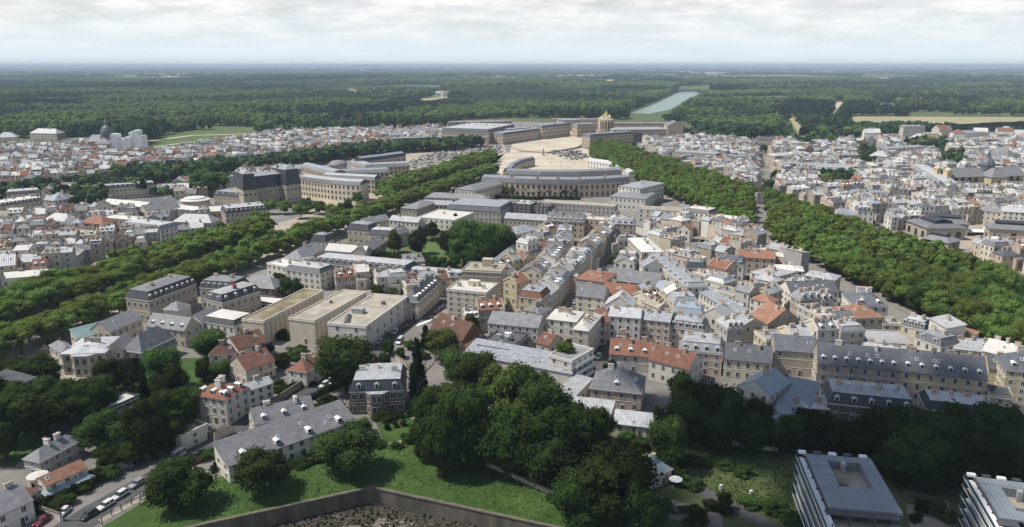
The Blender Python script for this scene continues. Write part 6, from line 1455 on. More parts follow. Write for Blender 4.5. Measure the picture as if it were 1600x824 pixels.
ROWL = {1: 'front row', 2: 'second row', 3: 'first row beyond the roadway', 4: 'second row beyond the roadway', 5: 'rearmost row'}
seen = {}
for k_ in sorted(AV[:NAV], key=lambda a: a[5] if a[4] == 'P' else -a[5]):
    s, q, h, w, tg, u, rn = k_
    i_ = seen.get(rn, 0); seen[rn] = i_ + 1
    lb = f"plane tree of the left avenue, {ROWL[rn]}, {NUM[i_]} from the picture edge" if tg == 'P' else f"tree of the right-hand avenue, {NUM[rn - 6]} row from the old quarter, {NUM[i_]} from picture edge"
    tree(q, h, w, 'plane' if tg == 'P' else ('round' if random.random() < .35 else 'plane'), lb, 'left avenue plane trees' if tg == 'P' else 'right-hand avenue trees', name='avenue_tree', z0=.26 if tg == 'P' else .16)

# ---- masses of trees: one object each, trees set on points
def scatter(name, label, P, sc, proto, cat='trees', parent=None):
    me = bpy.data.meshes.new(name); n = len(P)
    me.vertices.add(n); me.vertices.foreach_set('co', np.asarray(P, np.float32).ravel())
    a = me.attributes.new('tsize', 'FLOAT_VECTOR', 'POINT'); a.data.foreach_set('vector', np.asarray(sc, np.float32).ravel())
    a = me.attributes.new('tturn', 'FLOAT_VECTOR', 'POINT'); t = np.zeros((n, 3), np.float32); t[:, 2] = rng.uniform(0, 6.28, n); a.data.foreach_set('vector', t.ravel())
    o = link(name, me); tag(o, label, cat, kind='stuff')
    ng = bpy.data.node_groups.new(name, 'GeometryNodeTree'); ng.interface.new_socket('Geometry', in_out='INPUT', socket_type='NodeSocketGeometry'); ng.interface.new_socket('Geometry', in_out='OUTPUT', socket_type='NodeSocketGeometry')
    N = ng.nodes.new; L = ng.links.new
    gi = N('NodeGroupInput'); go = N('NodeGroupOutput'); io_ = N('GeometryNodeInstanceOnPoints'); ob = N('GeometryNodeObjectInfo')
    ob.inputs['Object'].default_value = proto; ob.inputs['As Instance'].default_value = True; ob.transform_space = 'ORIGINAL'
    at1 = N('GeometryNodeInputNamedAttribute'); at1.data_type = 'FLOAT_VECTOR'; at1.inputs['Name'].default_value = 'tsize'
    at2 = N('GeometryNodeInputNamedAttribute'); at2.data_type = 'FLOAT_VECTOR'; at2.inputs['Name'].default_value = 'tturn'
    L(gi.outputs[0], io_.inputs['Points']); L(ob.outputs['Geometry'], io_.inputs['Instance']); L(at1.outputs['Attribute'], io_.inputs['Scale']); L(at2.outputs['Attribute'], io_.inputs['Rotation']); L(io_.outputs[0], go.inputs[0])
    m = o.modifiers.new('scatter', 'NODES'); m.node_group = ng
    return o
# the trees the masses are grown from: real trees at the wood's edge
edge = []
for k, (u, v) in enumerate([(1105, 214), (1150, 216), (640, 196), (1320, 214)]):
    p = G(u, v); r_ = empty('wood_edge_tree', p); tag(r_, ['wood-edge tree behind the palace north wing', 'wood-edge tree above the wide street', 'wood-edge tree beyond the institute', 'wood-edge tree by the clipped hedge'][k], 'tree')
    c = link('crown', CR['far'][k], r_, (0, 0, 1.5)); c.scale = (9, 9, 12); t = link('trunk', TR[0], r_); t.scale = (10, 10, 10); edge.append(c)
pe = []
for k, (u, v) in enumerate([(640, 305), (1010, 262)]):
    p = G(u, v); r_ = empty('avenue_tree', p); tag(r_, ['small plane tree at the far end of the left avenue', 'small tree at the far end of the right-hand avenue'][k], 'tree')
    c = link('crown', CR['farplane'][k], r_, (0, 0, 2.2)); c.scale = (10, 10, 10); t = link('trunk', TR[0], r_); t.scale = (11, 11, 11); pe.append(c)
for tg, nm, lb in (('P', 'avenue_trees', 'farther plane trees of the left avenue merging into one canopy'), ('S', 'avenue_trees', 'farther trees of the right-hand avenue merging into one canopy')):
    A_ = [a for a in AV[NAV:] if a[4] == tg]
    P = [(a[1].x, a[1].y, a[2] * .14) for a in A_]; sc = [(a[3] * 1.08, a[3] * 1.08, a[2] * .92) for a in A_]
    scatter(nm, lb, P, sc, pe[0 if tg == 'P' else 1])
# third, far avenue: a thin double row across the left quarter, and the other distant rows
ALL_P = {0: [], 1: [], 2: [], 3: []}; ALL_S = {0: [], 1: [], 2: [], 3: []}
def rowpts(pts, sp, hgt, w, width=1, gap=9):
    P = px(pts)
    for a, b in zip(P[:-1], P[1:]):
        d = b - a; L = d.length; d.normalize(); n = Vector((-d.y, d.x, 0)); t = 0
        while t < L:
            for k in range(width):
                q = a + d * (t + random.uniform(-1, 1)) + n * (k * gap); j = random.randrange(4)
                hh = hgt * random.uniform(.85, 1.15); ALL_P[j].append((q.x, q.y, hh * .12)); ALL_S[j].append((w * random.uniform(.9, 1.2), w * random.uniform(.9, 1.2), hh * .9))
            t += sp
rowpts([(270, 312), (340, 296), (380, 288)], 7, 11, 10, 3)
rowpts([(-40, 316), (100, 307), (200, 291), (330, 281)], 7, 14, 12, 4)
rowpts([(185, 284), (330, 275), (420, 268), (470, 262), (560, 246), (620, 240), (700, 236), (755, 229)], 7, 15, 13, 5)
rowpts([(650, 236), (755, 225)], 7, 10, 9, 2)
rowpts([(770, 306), (900, 309)], 7, 9, 9, 2)
rowpts([(780, 302), (830, 306)], 7, 9, 9, 2)
for u, v in [(60, 243), (108, 247), (50, 190), (400, 262), (575, 228), (830, 302), (1000, 232), (1240, 225), (1210, 300), (1330, 245), (1200, 240)]:
    for k in range(4):
        c = G(u, v) + Vector((random.uniform(-10, 10), random.uniform(-10, 10), 0)); j = random.randrange(4); ALL_P[j].append((c.x, c.y, 1)); ALL_S[j].append((10, 10, 11))
for poly, nn in [([(1240, 232), (1290, 226), (1320, 240), (1250, 244)], 50), ([(1410, 226), (1480, 230), (1520, 240), (1430, 240)], 60), ([(1462, 250), (1508, 248), (1508, 268), (1466, 270)], 26), ([(1338, 242), (1368, 242), (1368, 264), (1340, 266)], 22), ([(1560, 262), (1640, 262), (1640, 270), (1570, 270)], 30),
                 ([(1210, 224), (1330, 222), (1330, 230), (1215, 232)], 40), ([(1270, 288), (1335, 286), (1335, 296), (1275, 298)], 24), ([(90, 312), (160, 312), (170, 330), (100, 335)], 40), ([(150, 300), (220, 296), (225, 308), (160, 312)], 30), ([(270, 268), (350, 260), (360, 300), (290, 305)], 40), ([(1060, 212), (1190, 208), (1190, 222), (1090, 228)], 70)]:
    us = [p[0] for p in poly]; vs = [p[1] for p in poly]; k = 0
    while k < nn:
        u = random.uniform(min(us), max(us)); v = random.uniform(min(vs), max(vs))
        if inpoly(np.array([u]), np.array([v]), poly)[0]:
            c = G(u, v); j = random.randrange(4); s = random.uniform(.8, 1.2); ALL_P[j].append((c.x, c.y, .6)); ALL_S[j].append((12 * s, 12 * s, 15 * s)); k += 1
for j in range(4): scatter('town_trees', ['distant rows of trees along the far avenue and squares, light crowns', 'distant rows of trees along the far avenue and squares, broad crowns', 'distant rows of trees along the far avenue and squares, dense crowns', 'distant rows of trees along the far avenue and squares, loose crowns'][j], ALL_P[j], ALL_S[j], edge[j])

# the woods beyond the town
CLEAR = [[(u, v) for u, v in p] for p, _ in FIELDS] + [[(955, 184), (1000, 169), (1030, 157), (1054, 144), (1070, 136), (1108, 132), (1112, 140), (1094, 149), (1066, 165), (1048, 175), (1020, 184)],
         [(690, 206), (700, 189), (800, 184), (1070, 190), (1085, 200), (1075, 226), (690, 226)], [(222, 236), (250, 213), (300, 204), (400, 203), (405, 216), (330, 222), (262, 238)],
         [(1288, 186), (1305, 158), (1322, 158), (1306, 184)], [(1244, 214), (1228, 182), (1242, 182), (1262, 210)], [(1240, 220), (1250, 213), (1312, 216), (1312, 221)], [(1405, 204), (1450, 190), (1495, 192), (1495, 208)]]
STRIPS = [([(-50, 181), (120, 177), (250, 176)], 3.2), ([(262, 181), (400, 184), (560, 181), (640, 186)], 3.0), ([(-50, 166), (150, 160), (330, 163), (520, 168)], 2.4), ([(300, 199), (430, 201), (560, 197), (690, 194)], 3.0), ([(560, 172), (700, 170), (800, 176), (900, 180)], 2.4),
          ([(100, 150), (300, 146), (480, 150)], 1.6), ([(700, 150), (850, 152), (980, 158)], 1.8), ([(1110, 168), (1250, 171), (1400, 172), (1640, 170)], 2.4), ([(1060, 187), (1150, 185), (1240, 187)], 2.6), ([(1330, 201), (1420, 199), (1640, 198)], 3.0), ([(1150, 152), (1320, 150), (1640, 154)], 1.6), ([(1300, 178), (1450, 177), (1640, 178)], 2.2)]
for ln_, th in STRIPS: CLEAR.append([(u, v - th / 2) for u, v in ln_] + [(u, v + th) for u, v in ln_[::-1]])
def lower(p):                      # trees standing right before an opening would hide it
    out = []
    for u, v in p: out.append((u, v + 15 * ppm(G(u, v))))
    return out
CLEAR += [lower(p) for p, _ in FIELDS] + [[(u, v + 8 * ppm(G(u, v))) for u, v in p] for p, _ in FIELDS] + [lower(CLEAR[len(FIELDS)])]
CLEAR += [lower([(1286, 188), (1303, 158), (1324, 158), (1308, 186)]), lower([(1242, 216), (1226, 182), (1244, 182), (1264, 212)]), lower([(1236, 217), (1250, 210), (1312, 213), (1312, 219)])]
townp = [(-900, 330), (-300, 228), (0, 217), (90, 216), (140, 226), (225, 238), (262, 238), (330, 222), (405, 216), (430, 212), (560, 209), (690, 203), (700, 196), (800, 189), (1000, 196), (1085, 202), (1110, 219), (1185, 222), (1240, 219), (1330, 222), (1400, 213), (1600, 212), (2100, 215), (2700, 400), (2700, 900), (-900, 900)]
def vnoise(x, y, s, seed):
    r = np.random.default_rng(seed); g = r.random((64, 64)); X = (x / s) % 64; Y = (y / s) % 64; i = np.floor(X).astype(int); j = np.floor(Y).astype(int); fx = X - i; fy = Y - j; fx = fx * fx * (3 - 2 * fx); fy = fy * fy * (3 - 2 * fy)
    a = lambda p, q: g[(i + p) % 64, (j + q) % 64]
    return (a(0, 0) * (1 - fx) + a(1, 0) * fx) * (1 - fy) + (a(0, 1) * (1 - fx) + a(1, 1) * fx) * fy
def wood(y0, y1, sp, hgt, w, dens, names, seed):
    xm = y1 * .76; n = int((y1 - y0) * 2 * xm / sp ** 2)
    x = rng.uniform(-xm, xm, n); y = rng.uniform(y0, y1, n); k = np.abs(x) < y * .76 + 60; x, y = x[k], y[k]
    z = np.zeros_like(x); w_ = y * cP + HC * sP; u = 800 + F * x / w_; v = 412 - F * (y * sP - HC * cP) / w_
    ok = ~inpoly(u, v, townp)
    for p in CLEAR: ok &= ~inpoly(u, v, p)
    big = vnoise(x, y, 260, seed); fine = vnoise(x, y, 70, seed + 1)
    ok &= (big * .7 + fine * .3) > dens
    # the park is cut into blocks by rides along and across the palace axis, each block with its own stand
    ax = x * AVP.y - y * AVP.x; ay = x * AVP.x + y * AVP.y; cs = 260 if y1 < 3000 else 520 if y1 < 6000 else 1500
    wob = (vnoise(x, y, cs * .8, seed + 3) - .5) * (60 if y1 < 6000 else cs * .8)
    ci = np.floor((ax + wob) / cs).astype(int); cj = np.floor((ay + wob) / (cs * 1.25)).astype(int)
    hsh = np.modf(np.abs(np.sin(ci * 12.9898 + cj * 78.233 + seed) * 43758.5453))[0]
    if y1 < 6000:
        ok &= ((ax + wob) % cs) > cs * .06; ok &= ((ay + wob) % (cs * 1.25)) > cs * .09
    ok &= hsh > .07
    hsh = hsh[ok]
    x, y, big, fine = x[ok], y[ok], big[ok], fine[ok]
    s = rng.uniform(.8, 1.25, len(x)); hh = hgt * s * (.75 + .5 * big); ww = w * rng.uniform(.85, 1.25, len(x))
    st_ = hsh * .75 + vnoise(x + 900, y, max(120, sp * 8), seed + 7) * .35 + rng.normal(0, .05, len(x)); hh = hh * (.7 + .6 * np.modf(hsh * 7.3)[0])
    j = np.where(st_ > .68, 1, np.where(st_ < .42, 2, np.where(rng.random(len(x)) < .5, 0, 3)))
    hh = np.where(j == 1, hh * 1.2, np.where(j == 2, hh * .85, hh))
    for q in range(4):
        m = j == q; P = np.stack([x[m], y[m], hh[m] * .02], 1); S_ = np.stack([ww[m], ww[m], hh[m]], 1)
        scatter('forest', names + ', ' + ['light stand', 'broad stand', 'dense stand', 'ragged stand'][q], P, S_, edge[q], 'forest')
wood(1050, 2700, 11.5, 18, 17, .22, 'near woods beyond the town and palace', 3)
wood(2700, 5200, 18, 20, 28, .26, 'middle-distance woods stretching behind the palace gardens', 5)
wood(5200, 13000, 40, 22, 62, .47, 'far blue-green woods towards the horizon', 8)
wood(13000, 26000, 110, 26, 190, .60, 'last dark woods on the horizon', 9)
# clipped hedges of the palace gardens
for lb, pts, h, w in [('tall clipped hedge wall at the edge of the gardens', [(1262, 214), (1325, 215), (1380, 219)], 13, 9), ('dark hedge lining the straight garden path', [(1252, 212), (1290, 184), (1302, 168)], 12, 9), ('second dark hedge lining the straight garden path', [(1268, 212), (1306, 186), (1318, 168)], 12, 9),
                      ('dark hedge wall along the wheat field', [(1490, 206), (1600, 200), (1660, 199)], 12, 12)]:
    P = px(pts); o = None; b = MB()
    for a, c in zip(P[:-1], P[1:]):
        d = (c - a); L = d.length; d.normalize(); n = Vector((-d.y, d.x, 0)); k = max(2, int(L / 14)); rows_ = [a + d * L * t / k for t in range(k + 1)]
        for p, q in zip(rows_[:-1], rows_[1:]):
            z0 = h * random.uniform(.92, 1.06)
            for s in (-1, 1): b.poly([tuple(p + n * s * w / 2), tuple(q + n * s * w / 2), tuple(q + n * s * w / 2.3 + Vector((0, 0, z0))), tuple(p + n * s * w / 2.3 + Vector((0, 0, z0)))])
            b.poly([tuple(p + n * w / 2.3 + Vector((0, 0, z0))), tuple(q + n * w / 2.3 + Vector((0, 0, z0))), tuple(q - n * w / 2.3 + Vector((0, 0, z0))), tuple(p - n * w / 2.3 + Vector((0, 0, z0)))])
    o = b.build('hedge', 'leaf_dark'); tag(o, lb, 'hedge')
# ------------------------------------------------------------------ shrubs and hedges near by
def shrub(u, v, w, h, kind, label, group=None):
    p = G(u, v); root = empty('shrub', p, random.uniform(0, 6)); tag(root, label, 'shrub', group)
    c = link('foliage', CR[kind][TCOUNT[0] % len(CR[kind])], root, (0, 0, -h * .12)); TCOUNT[0] += 1; c.scale = (w, w, h * 1.1)
for i, (u, v, k) in enumerate([(605, 672, 'dark'), (618, 668, 'dark'), (631, 666, 'dark')]): shrub(u, v, 2.6, 2.6, 'gardendark', 'clipped round shrub on the mansion lawn', 'clipped shrubs on the mansion lawn')
for u, v, w, h, k in [(560, 640, 8, 4, 'gardendark'), (600, 655, 9, 3, 'gardendark'), (640, 690, 7, 3, 'gardendark'), (590, 698, 6, 2.2, 'garden'), (620, 700, 5, 2, 'gardendark'), (570, 705, 5, 2, 'garden'), (500, 720, 6, 2.4, 'gardendark'), (465, 728, 8, 2.2, 'gardendark'), (430, 640, 6, 3, 'garden'), (420, 632, 6, 2.6, 'gardendark'), (445, 655, 5, 3, 'garden'),
                      (625, 560, 6, 5, 'gardendark'), (640, 545, 6, 4, 'garden'), (590, 572, 6, 4, 'gardendark'), (660, 560, 7, 4, 'garden'), (480, 600, 8, 2, 'gardendark'), (510, 628, 8, 2.4, 'gardendark'), (490, 640, 7, 2, 'gardendark'), (530, 640, 6, 3, 'garden'), (430, 612, 6, 3, 'garden'), (437, 602, 6, 3, 'garden'), (470, 550, 7, 3, 'gardendark'), (480, 530, 8, 4, 'gardendark'), (440, 528, 8, 4, 'gardendark'), (410, 530, 8, 4, 'gardendark'),
                      (980, 690, 8, 4, 'garden'), (1000, 700, 8, 4, 'gardendark'), (1060, 745, 8, 4, 'gardendark'), (1080, 760, 8, 4, 'garden'), (1070, 725, 9, 4, 'garden'), (1100, 725, 8, 3, 'garden'), (1130, 730, 8, 3, 'garden'), (1160, 742, 7, 3, 'garden'), (1132, 800, 6, 6, 'gardendark'), (1085, 822, 8, 6, 'gardendark'), (1110, 795, 5, 3, 'gardendark'), (1040, 790, 4, 2, 'gardendark'), (1070, 800, 4, 2, 'gardendark'), (1170, 790, 8, 3, 'garden'), (1210, 800, 9, 4, 'garden'), (1240, 818, 9, 4, 'garden'),
                      (1440, 800, 5, 4, 'gardendark'), (1465, 806, 6, 4, 'garden'), (1480, 815, 5, 4, 'olive'), (1430, 815, 4, 3, 'garden'), (170, 745, 8, 4, 'garden'), (150, 752, 8, 4, 'gardendark'), (130, 765, 8, 3, 'gardendark'), (100, 790, 8, 3, 'gardendark'), (85, 800, 7, 3, 'gardendark'), (60, 800, 5, 4, 'gardendark'), (325, 715, 7, 3, 'garden'), (340, 735, 5, 3, 'gardendark'), (268, 690, 8, 4, 'gardendark'), (300, 640, 8, 5, 'garden'), (870, 548, 5, 3, 'olive'), (190, 560, 8, 5, 'gardendark'), (80, 600, 8, 5, 'gardendark')]:
    if (u, v) == (870, 548): continue
    shrub(u, v, w, h, k, 'leafy shrub in the gardens and borders of the foreground', 'shrubs in the foreground gardens')
relabel('shrubs in the foreground gardens', 'leafy shrub')
# planted roof terrace
blk = [q for q in bpy.data.objects if q.parent is None and 'planted roof terrace' in q.get('label', '')][0]
c = link('roof_planting', CR['olive'][0], blk, (-2.2, -1.0, 10.6)); c.scale = (9, 6, 4.2)
c = link('roof_planting', CR['gardendark'][0], blk, (-2.6, 2.2, 10.6)); c.scale = (4.5, 4, 4.5)
for s in range(3):
    b = MB(); b.box(5.2, 6.6, -6, 6, 3 + s * 2.8, 3.25 + s * 2.8, 0, True); b.box(6.5, 6.6, -6, 6, 3.25 + s * 2.8, 4.2 + s * 2.8)
    wl = [q for q in blk.children if q.name.startswith('wall')][0]; X = max(v.co.x for v in wl.data.vertices)
    o = b.build('balcony', 'whitepaint', blk); o.location = (X - 5.25, 0, 0)
# hedge lines
def hedge(label, pts, h, w, m='gardendark'):
    P = px(pts); root = empty('hedge', P[0]); tag(root, label, 'hedge'); k0 = 0
    for a, b in zip(P[:-1], P[1:]):
        d = b - a; n = max(1, int(d.length / (w * .8)))
        for k in range(n):
            c = link('hedge_clump', CR[m][k0 % len(CR[m])], root, a + d * (k + .5) / n - P[0] + Vector((0, 0, -h * .25))); c.scale = (w * 1.5, w * 1.5, h * 1.35); c.rotation_euler = (0, 0, k0 * 1.7); k0 += 1
hedge('clipped hedge in front of the mossy and middle halls', [(408, 527), (450, 531), (500, 533)], 3, 3)
hedge('long dark hedge below the mansion drive', [(415, 660), (470, 632), (540, 598)], 2, 2.2)
hedge('hedge across the mansion garden', [(602, 655), (632, 652), (655, 648)], 2, 2.2)
hedge('dark creeper hedge in front of the conservatory', [(72, 795), (110, 777), (150, 757)], 3.2, 2.4)
hedge('low hedge in front of the long grey-roofed house', [(440, 735), (470, 728), (505, 722)], 1.6, 2)
hedge('hedge between the street and the red hip-roofed house', [(435, 618), (480, 596), (510, 582)], 2.2, 2)
hedge('hedge in front of the stables court', [(768, 309), (830, 312), (905, 312)], 3, 5)
# walls along gardens
def gwall(label, pts, h, m='stone', t=.35):
    P = px(pts); root = empty('garden_wall', P[0]); tag(root, label, 'wall')
    for a, b in zip(P[:-1], P[1:]):
        d = (b - a).normalized(); L = (b - a).length; mb = MB(); mb.box(0, L, -t / 2, t / 2, 0, h); o = mb.build('wall_section', m, root, loc=a - P[0]); o.rotation_euler = (0, 0, math.atan2(d.y, d.x))
        mb = MB(); mb.box(0, L, -t / 2 - .1, t / 2 + .1, h + .003, h + .2); c = mb.build('wall_coping', 'coping', root, loc=a - P[0]); c.rotation_euler = (0, 0, math.atan2(d.y, d.x))
gwall('stone garden wall along the street below the white houses', [(335, 690), (362, 677)], 2.6, 'cream')
gwall('old wall beside the red hip-roofed house\'s garden', [(424, 636), (470, 606), (512, 582)], 2.4)
gwall('white gate wall in front of the corner house', [(58, 800), (98, 815)], 2, 'white')
gwall('stone wall by the parked cars', [(178, 738), (208, 728)], 2.4, 'greywall')
gwall('curved park wall beside the conifer', [(618, 563), (632, 572), (640, 588)], 2.2, 'cream')
gwall('dark low wall under the grove', [(690, 705), (760, 728), (830, 760), (900, 790)], 1.4, 'stone')
gwall('white retaining wall behind the dark tree belt', [(1130, 690), (1165, 700), (1215, 706)], 2, 'white')
gwall('terrace wall between the two modern blocks', [(1410, 775), (1475, 790)], 1.6, 'coping')
# roadside post-and-rail fence on the bank
P = px([(140, 835), (160, 820), (175, 806), (190, 799), (206, 789), (220, 781), (232, 775), (250, 766), (262, 760)])
fr = empty('fence', P[0]); tag(fr, 'rusty post and rail fence along the top of the grass bank', 'fence')
for k, p in enumerate(P):
    b = MB(); b.box(-.09, .09, -.09, .09, 0, 2.0); b.build('post', 'wood', fr, loc=p - P[0])
for a, b_ in zip(P[:-1], P[1:]):
    for z in (.7, 1.6):
        b = MB(); b.tube(tuple(a - P[0] + Vector((0, 0, z))), tuple(b_ - P[0] + Vector((0, 0, z))), .05, .05, 5); b.build('rail', 'wood', fr)
# poles and lamps
def lamp(u, v, h, label):
    o = empty('street_lamp', G(u, v)); tag(o, label, 'street lamp', 'street lamps')
    b = MB(); b.tube((0, 0, 0), (0, 0, h), .11, .06, 7); b.build('pole', 'metal', o)
    b = MB(); b.tube((0, 0, h - .05), (.9, .2, h + .25), .05, .04, 6); a = b.build('arm', 'metal', o)
    b = MB(); b.box(.7, 1.4, .1, .4, h + .12, h + .28, 0, True); b.box(.8, 1.3, .14, .36, h + .08, h + .12, 1, True); b.build('lamp_head', ['metal', 'lampglass'], a)
lamp(452, 642, 7, 'street lamp at the kerb beside the zinc terrace house'); lamp(365, 676, 7, 'street lamp beside the white three-storey house'); lamp(596, 560, 8, 'street lamp by the tall street tree'); lamp(640, 512, 7, 'street lamp near the zebra crossing'); lamp(245, 700, 7, 'lamp at the bend by the garage')
o = empty('utility_pole', G(96, 815)); tag(o, 'wooden utility pole with cross arm beside the white car', 'pole')
b = MB(); b.tube((0, 0, 0), (0, 0, 11), .16, .11, 8); b.build('pole', 'wood', o)
b = MB(); b.box(-.9, .9, -.06, .06, 9.8, 9.95, 0, True)
for x in (-.8, -.3, .3, .8): b.tube((x, 0, 9.95), (x, 0, 10.2), .05, .04, 5)
b.build('cross_arm', 'metal', o)
# ------------------------------------------------------------------ cars
def car_parts(style):
    """side profile loft: body, glasshouse, wheels, lamps"""
    Ls = {'hatch': 4.0, 'suv': 4.5, 'van': 5.2, 'estate': 4.6}[style]; H = {'hatch': 1.48, 'suv': 1.68, 'van': 2.3, 'estate': 1.5}[style]; W = 1.8 if style != 'van' else 1.95
    x = lambda t: -Ls / 2 + Ls * t; bz = .95 if style != 'van' else 1.25
    lower = [(0, .35), (0, .68), (.03, .82), (.24 if style != 'van' else .12, bz - .06), (.32, bz), (.97, bz), (1, .8), (1, .35)]
    b = MB()
    for (t0, z0), (t1, z1) in zip(lower[:-1], lower[1:]): b.poly([(x(t0), -W / 2, z0), (x(t1), -W / 2, z1), (x(t1), W / 2, z1), (x(t0), W / 2, z0)])
    for s in (-1, 1): b.poly([(x(t), s * W / 2, z) for t, z in lower])
    roof = {'hatch': (.30, .44, .84, .97), 'suv': (.28, .42, .9, .98), 'van': (.14, .26, .97, .995), 'estate': (.30, .44, .9, .98)}[style]
    wi = W / 2 - .22; g = MB()
    q = [(x(roof[0]), bz), (x(roof[1]), H - .06), (x(roof[2]), H - .06), (x(roof[3]), bz)]
    bot = W / 2 - .04
    for k in range(3):
        (xa, za), (xb, zb_) = q[k], q[k + 1]; wa = bot if za == bz else wi; wb = bot if zb_ == bz else wi
        if k != 1: g.poly([(xa, -wa, za), (xb, -wb, zb_), (xb, wb, zb_), (xa, wa, za)])
    for s in (-1, 1): g.poly([(q[0][0], s * bot, bz), (q[1][0], s * wi, H - .06), (q[2][0], s * wi, H - .06), (q[3][0], s * bot, bz)])
    r = MB(); r.box(q[1][0] - .03, q[2][0] + .03, -wi - .03, wi + .03, H - .07, H)
    for k in (.52, .72):
        xx = q[1][0] + (q[2][0] - q[1][0]) * (k - .1)
        for s in (-1, 1): r.poly([(xx - .05, s * (bot + .012), bz), (xx + .05, s * (bot + .012), bz), (xx + .05, s * (wi + .012), H - .06), (xx - .05, s * (wi + .012), H - .06)])
    wh = MB(); wh.tube((0, -.11, 0), (0, .11, 0), .32, .32, 12, 0); wh.tube((0, -.125, 0), (0, .125, 0), .19, .19, 8, 1)
    return dict(body=b, glass=g, roof=r, wheel=wh, L=Ls, W=W)
CARS = {}
for s_ in ('hatch', 'suv', 'van', 'estate'):
    d = car_parts(s_); hl = MB(); hl.box(-.04, .03, -.2, .2, -.09, .09, 0, True)
    CARS[s_] = dict(d=d, glass=d['glass'].mesh('glasshouse', 'pane'), wheel=d['wheel'].mesh('wheel', ['tyre', 'greyflat']), lamp=hl.mesh('headlight', 'lampglass'), tail=hl.mesh('tail_light', 'carpaint3'), body={}, roof={})
def car(p, ang, style, col, label, group=None):
    c = CARS[style]; d = c['d']
    if col not in c['body']: c['body'][col] = d['body'].mesh('body', 'carpaint%d' % col); c['roof'][col] = d['roof'].mesh('roof', 'carpaint%d' % col)
    o = empty('parked_van' if style == 'van' else 'parked_car', p + Vector((0, 0, .09)), ang); tag(o, label, 'van' if style == 'van' else 'car', group)
    link('body', c['body'][col], o); link('glasshouse', c['glass'], o); link('roof', c['roof'][col], o)
    for sx in (-.31, .31):
        for sy in (-1, 1): link('wheel', c['wheel'], o, (d['L'] * sx, sy * (d['W'] / 2 - .1), .32))
    for sy in (-1, 1):
        link('headlight', c['lamp'], o, (-d['L'] / 2, sy * .62, .68)); link('tail_light', c['tail'], o, (d['L'] / 2, sy * .66, .74))
def rdir(u0, v0, u1, v1): d = G(u1, v1) - G(u0, v0); return math.atan2(d.y, d.x)
a1 = rdir(160, 800, 240, 748)
for u, v, s, c, lb in [(139, 808, 'suv', 1, 'black estate car nearest the bottom, first in the kerbside line'), (165, 793, 'estate', 0, 'white car second in the kerbside line by the fence'), (188, 777, 'suv', 0, 'white car third in the kerbside line by the fence'), (214, 759, 'estate', 2, 'silver-grey car fourth in the kerbside line, with roof rack'),
                       (100, 803, 'hatch', 0, 'white hatchback parked across from the line, by the utility pole')]: car(G(u, v), a1 + (0.35 if u == 100 else 0), s, c, lb)
car(G(65, 818), a1 + .2, 'hatch', 3, 'dark red car in the white house\'s forecourt')
car(G(278, 716), rdir(255, 742, 330, 692), 'van', 0, 'white van on the bend by the garage')
car(G(308, 724), a1 - .3, 'hatch', 3, 'dark red car in the yard beside the long grey house'); car(G(324, 716), a1 - .3, 'hatch', 1, 'black car in the yard beside the long grey house')
a2 = rdir(410, 645, 590, 545)
for u, v, s, c, lb in [(470, 631, 'hatch', 0, 'white car parked where the mansion drive meets the street'), (485, 623, 'suv', 4, 'dark blue car parked above the white one by the drive'), (498, 616, 'hatch', 1, 'dark car in the row along the mansion hedge'), (507, 604, 'suv', 0, 'white car in the row along the mansion hedge'), (520, 599, 'van', 5, 'white van at the head of the row along the hedge')]: car(G(u, v), a2, s, c, lb)
a3 = rdir(590, 545, 645, 495)
for u, v, s, c, lb in [(583, 540, 'hatch', 0, 'white car first in the row under the white-walled hall'), (592, 536, 'estate', 5, 'pale car second in the row under the white-walled hall'), (600, 531, 'hatch', 4, 'dark blue car third in the row under the hall'), (608, 526, 'suv', 3, 'dark red car fourth in the row under the hall'), (617, 521, 'suv', 0, 'white car fifth in the row under the hall'), (626, 516, 'hatch', 1, 'black car sixth in the row under the hall'), (633, 512, 'hatch', 3, 'red car at the end of the row under the hall'),
                       (625, 536, 'van', 5, 'pale van parked opposite the white-walled hall'), (680, 490, 'hatch', 3, 'red car beside the cream corner building'), (686, 486, 'estate', 1, 'dark car beside the cream corner building'), (692, 482, 'hatch', 4, 'blue car farther up beside the corner building')]: car(G(u, v), a3, s, c, lb)
for u, v, a, s, c, lb in [(914, 590, 1.2, 'hatch', 0, 'white car in the parking yard by the workshop'), (905, 601, .2, 'hatch', 5, 'silver car near the end wall of the workshop'), (924, 578, 1.2, 'hatch', 1, 'black car in the yard under the cream wing'), (937, 591, 1.3, 'van', 6, 'bright blue van in the parking yard'), (944, 594, 1.3, 'van', 5, 'cream van beside the bright blue van'), (935, 560, 1.2, 'suv', 0, 'white car at the head of the side street'),
                          (290, 539, .3, 'hatch', 0, 'white car in the small yard behind the hipped hall'), (296, 536, .3, 'van', 0, 'white van in the small yard behind the hipped hall'), (302, 530, .3, 'hatch', 1, 'black car in the small yard behind the hipped hall'), (286, 533, .3, 'suv', 5, 'silver car in the small yard behind the hipped hall'), (420, 545, .1, 'hatch', 0, 'white car in the garden court by the hall hedge')]: car(G(u, v), a, s, c, lb)
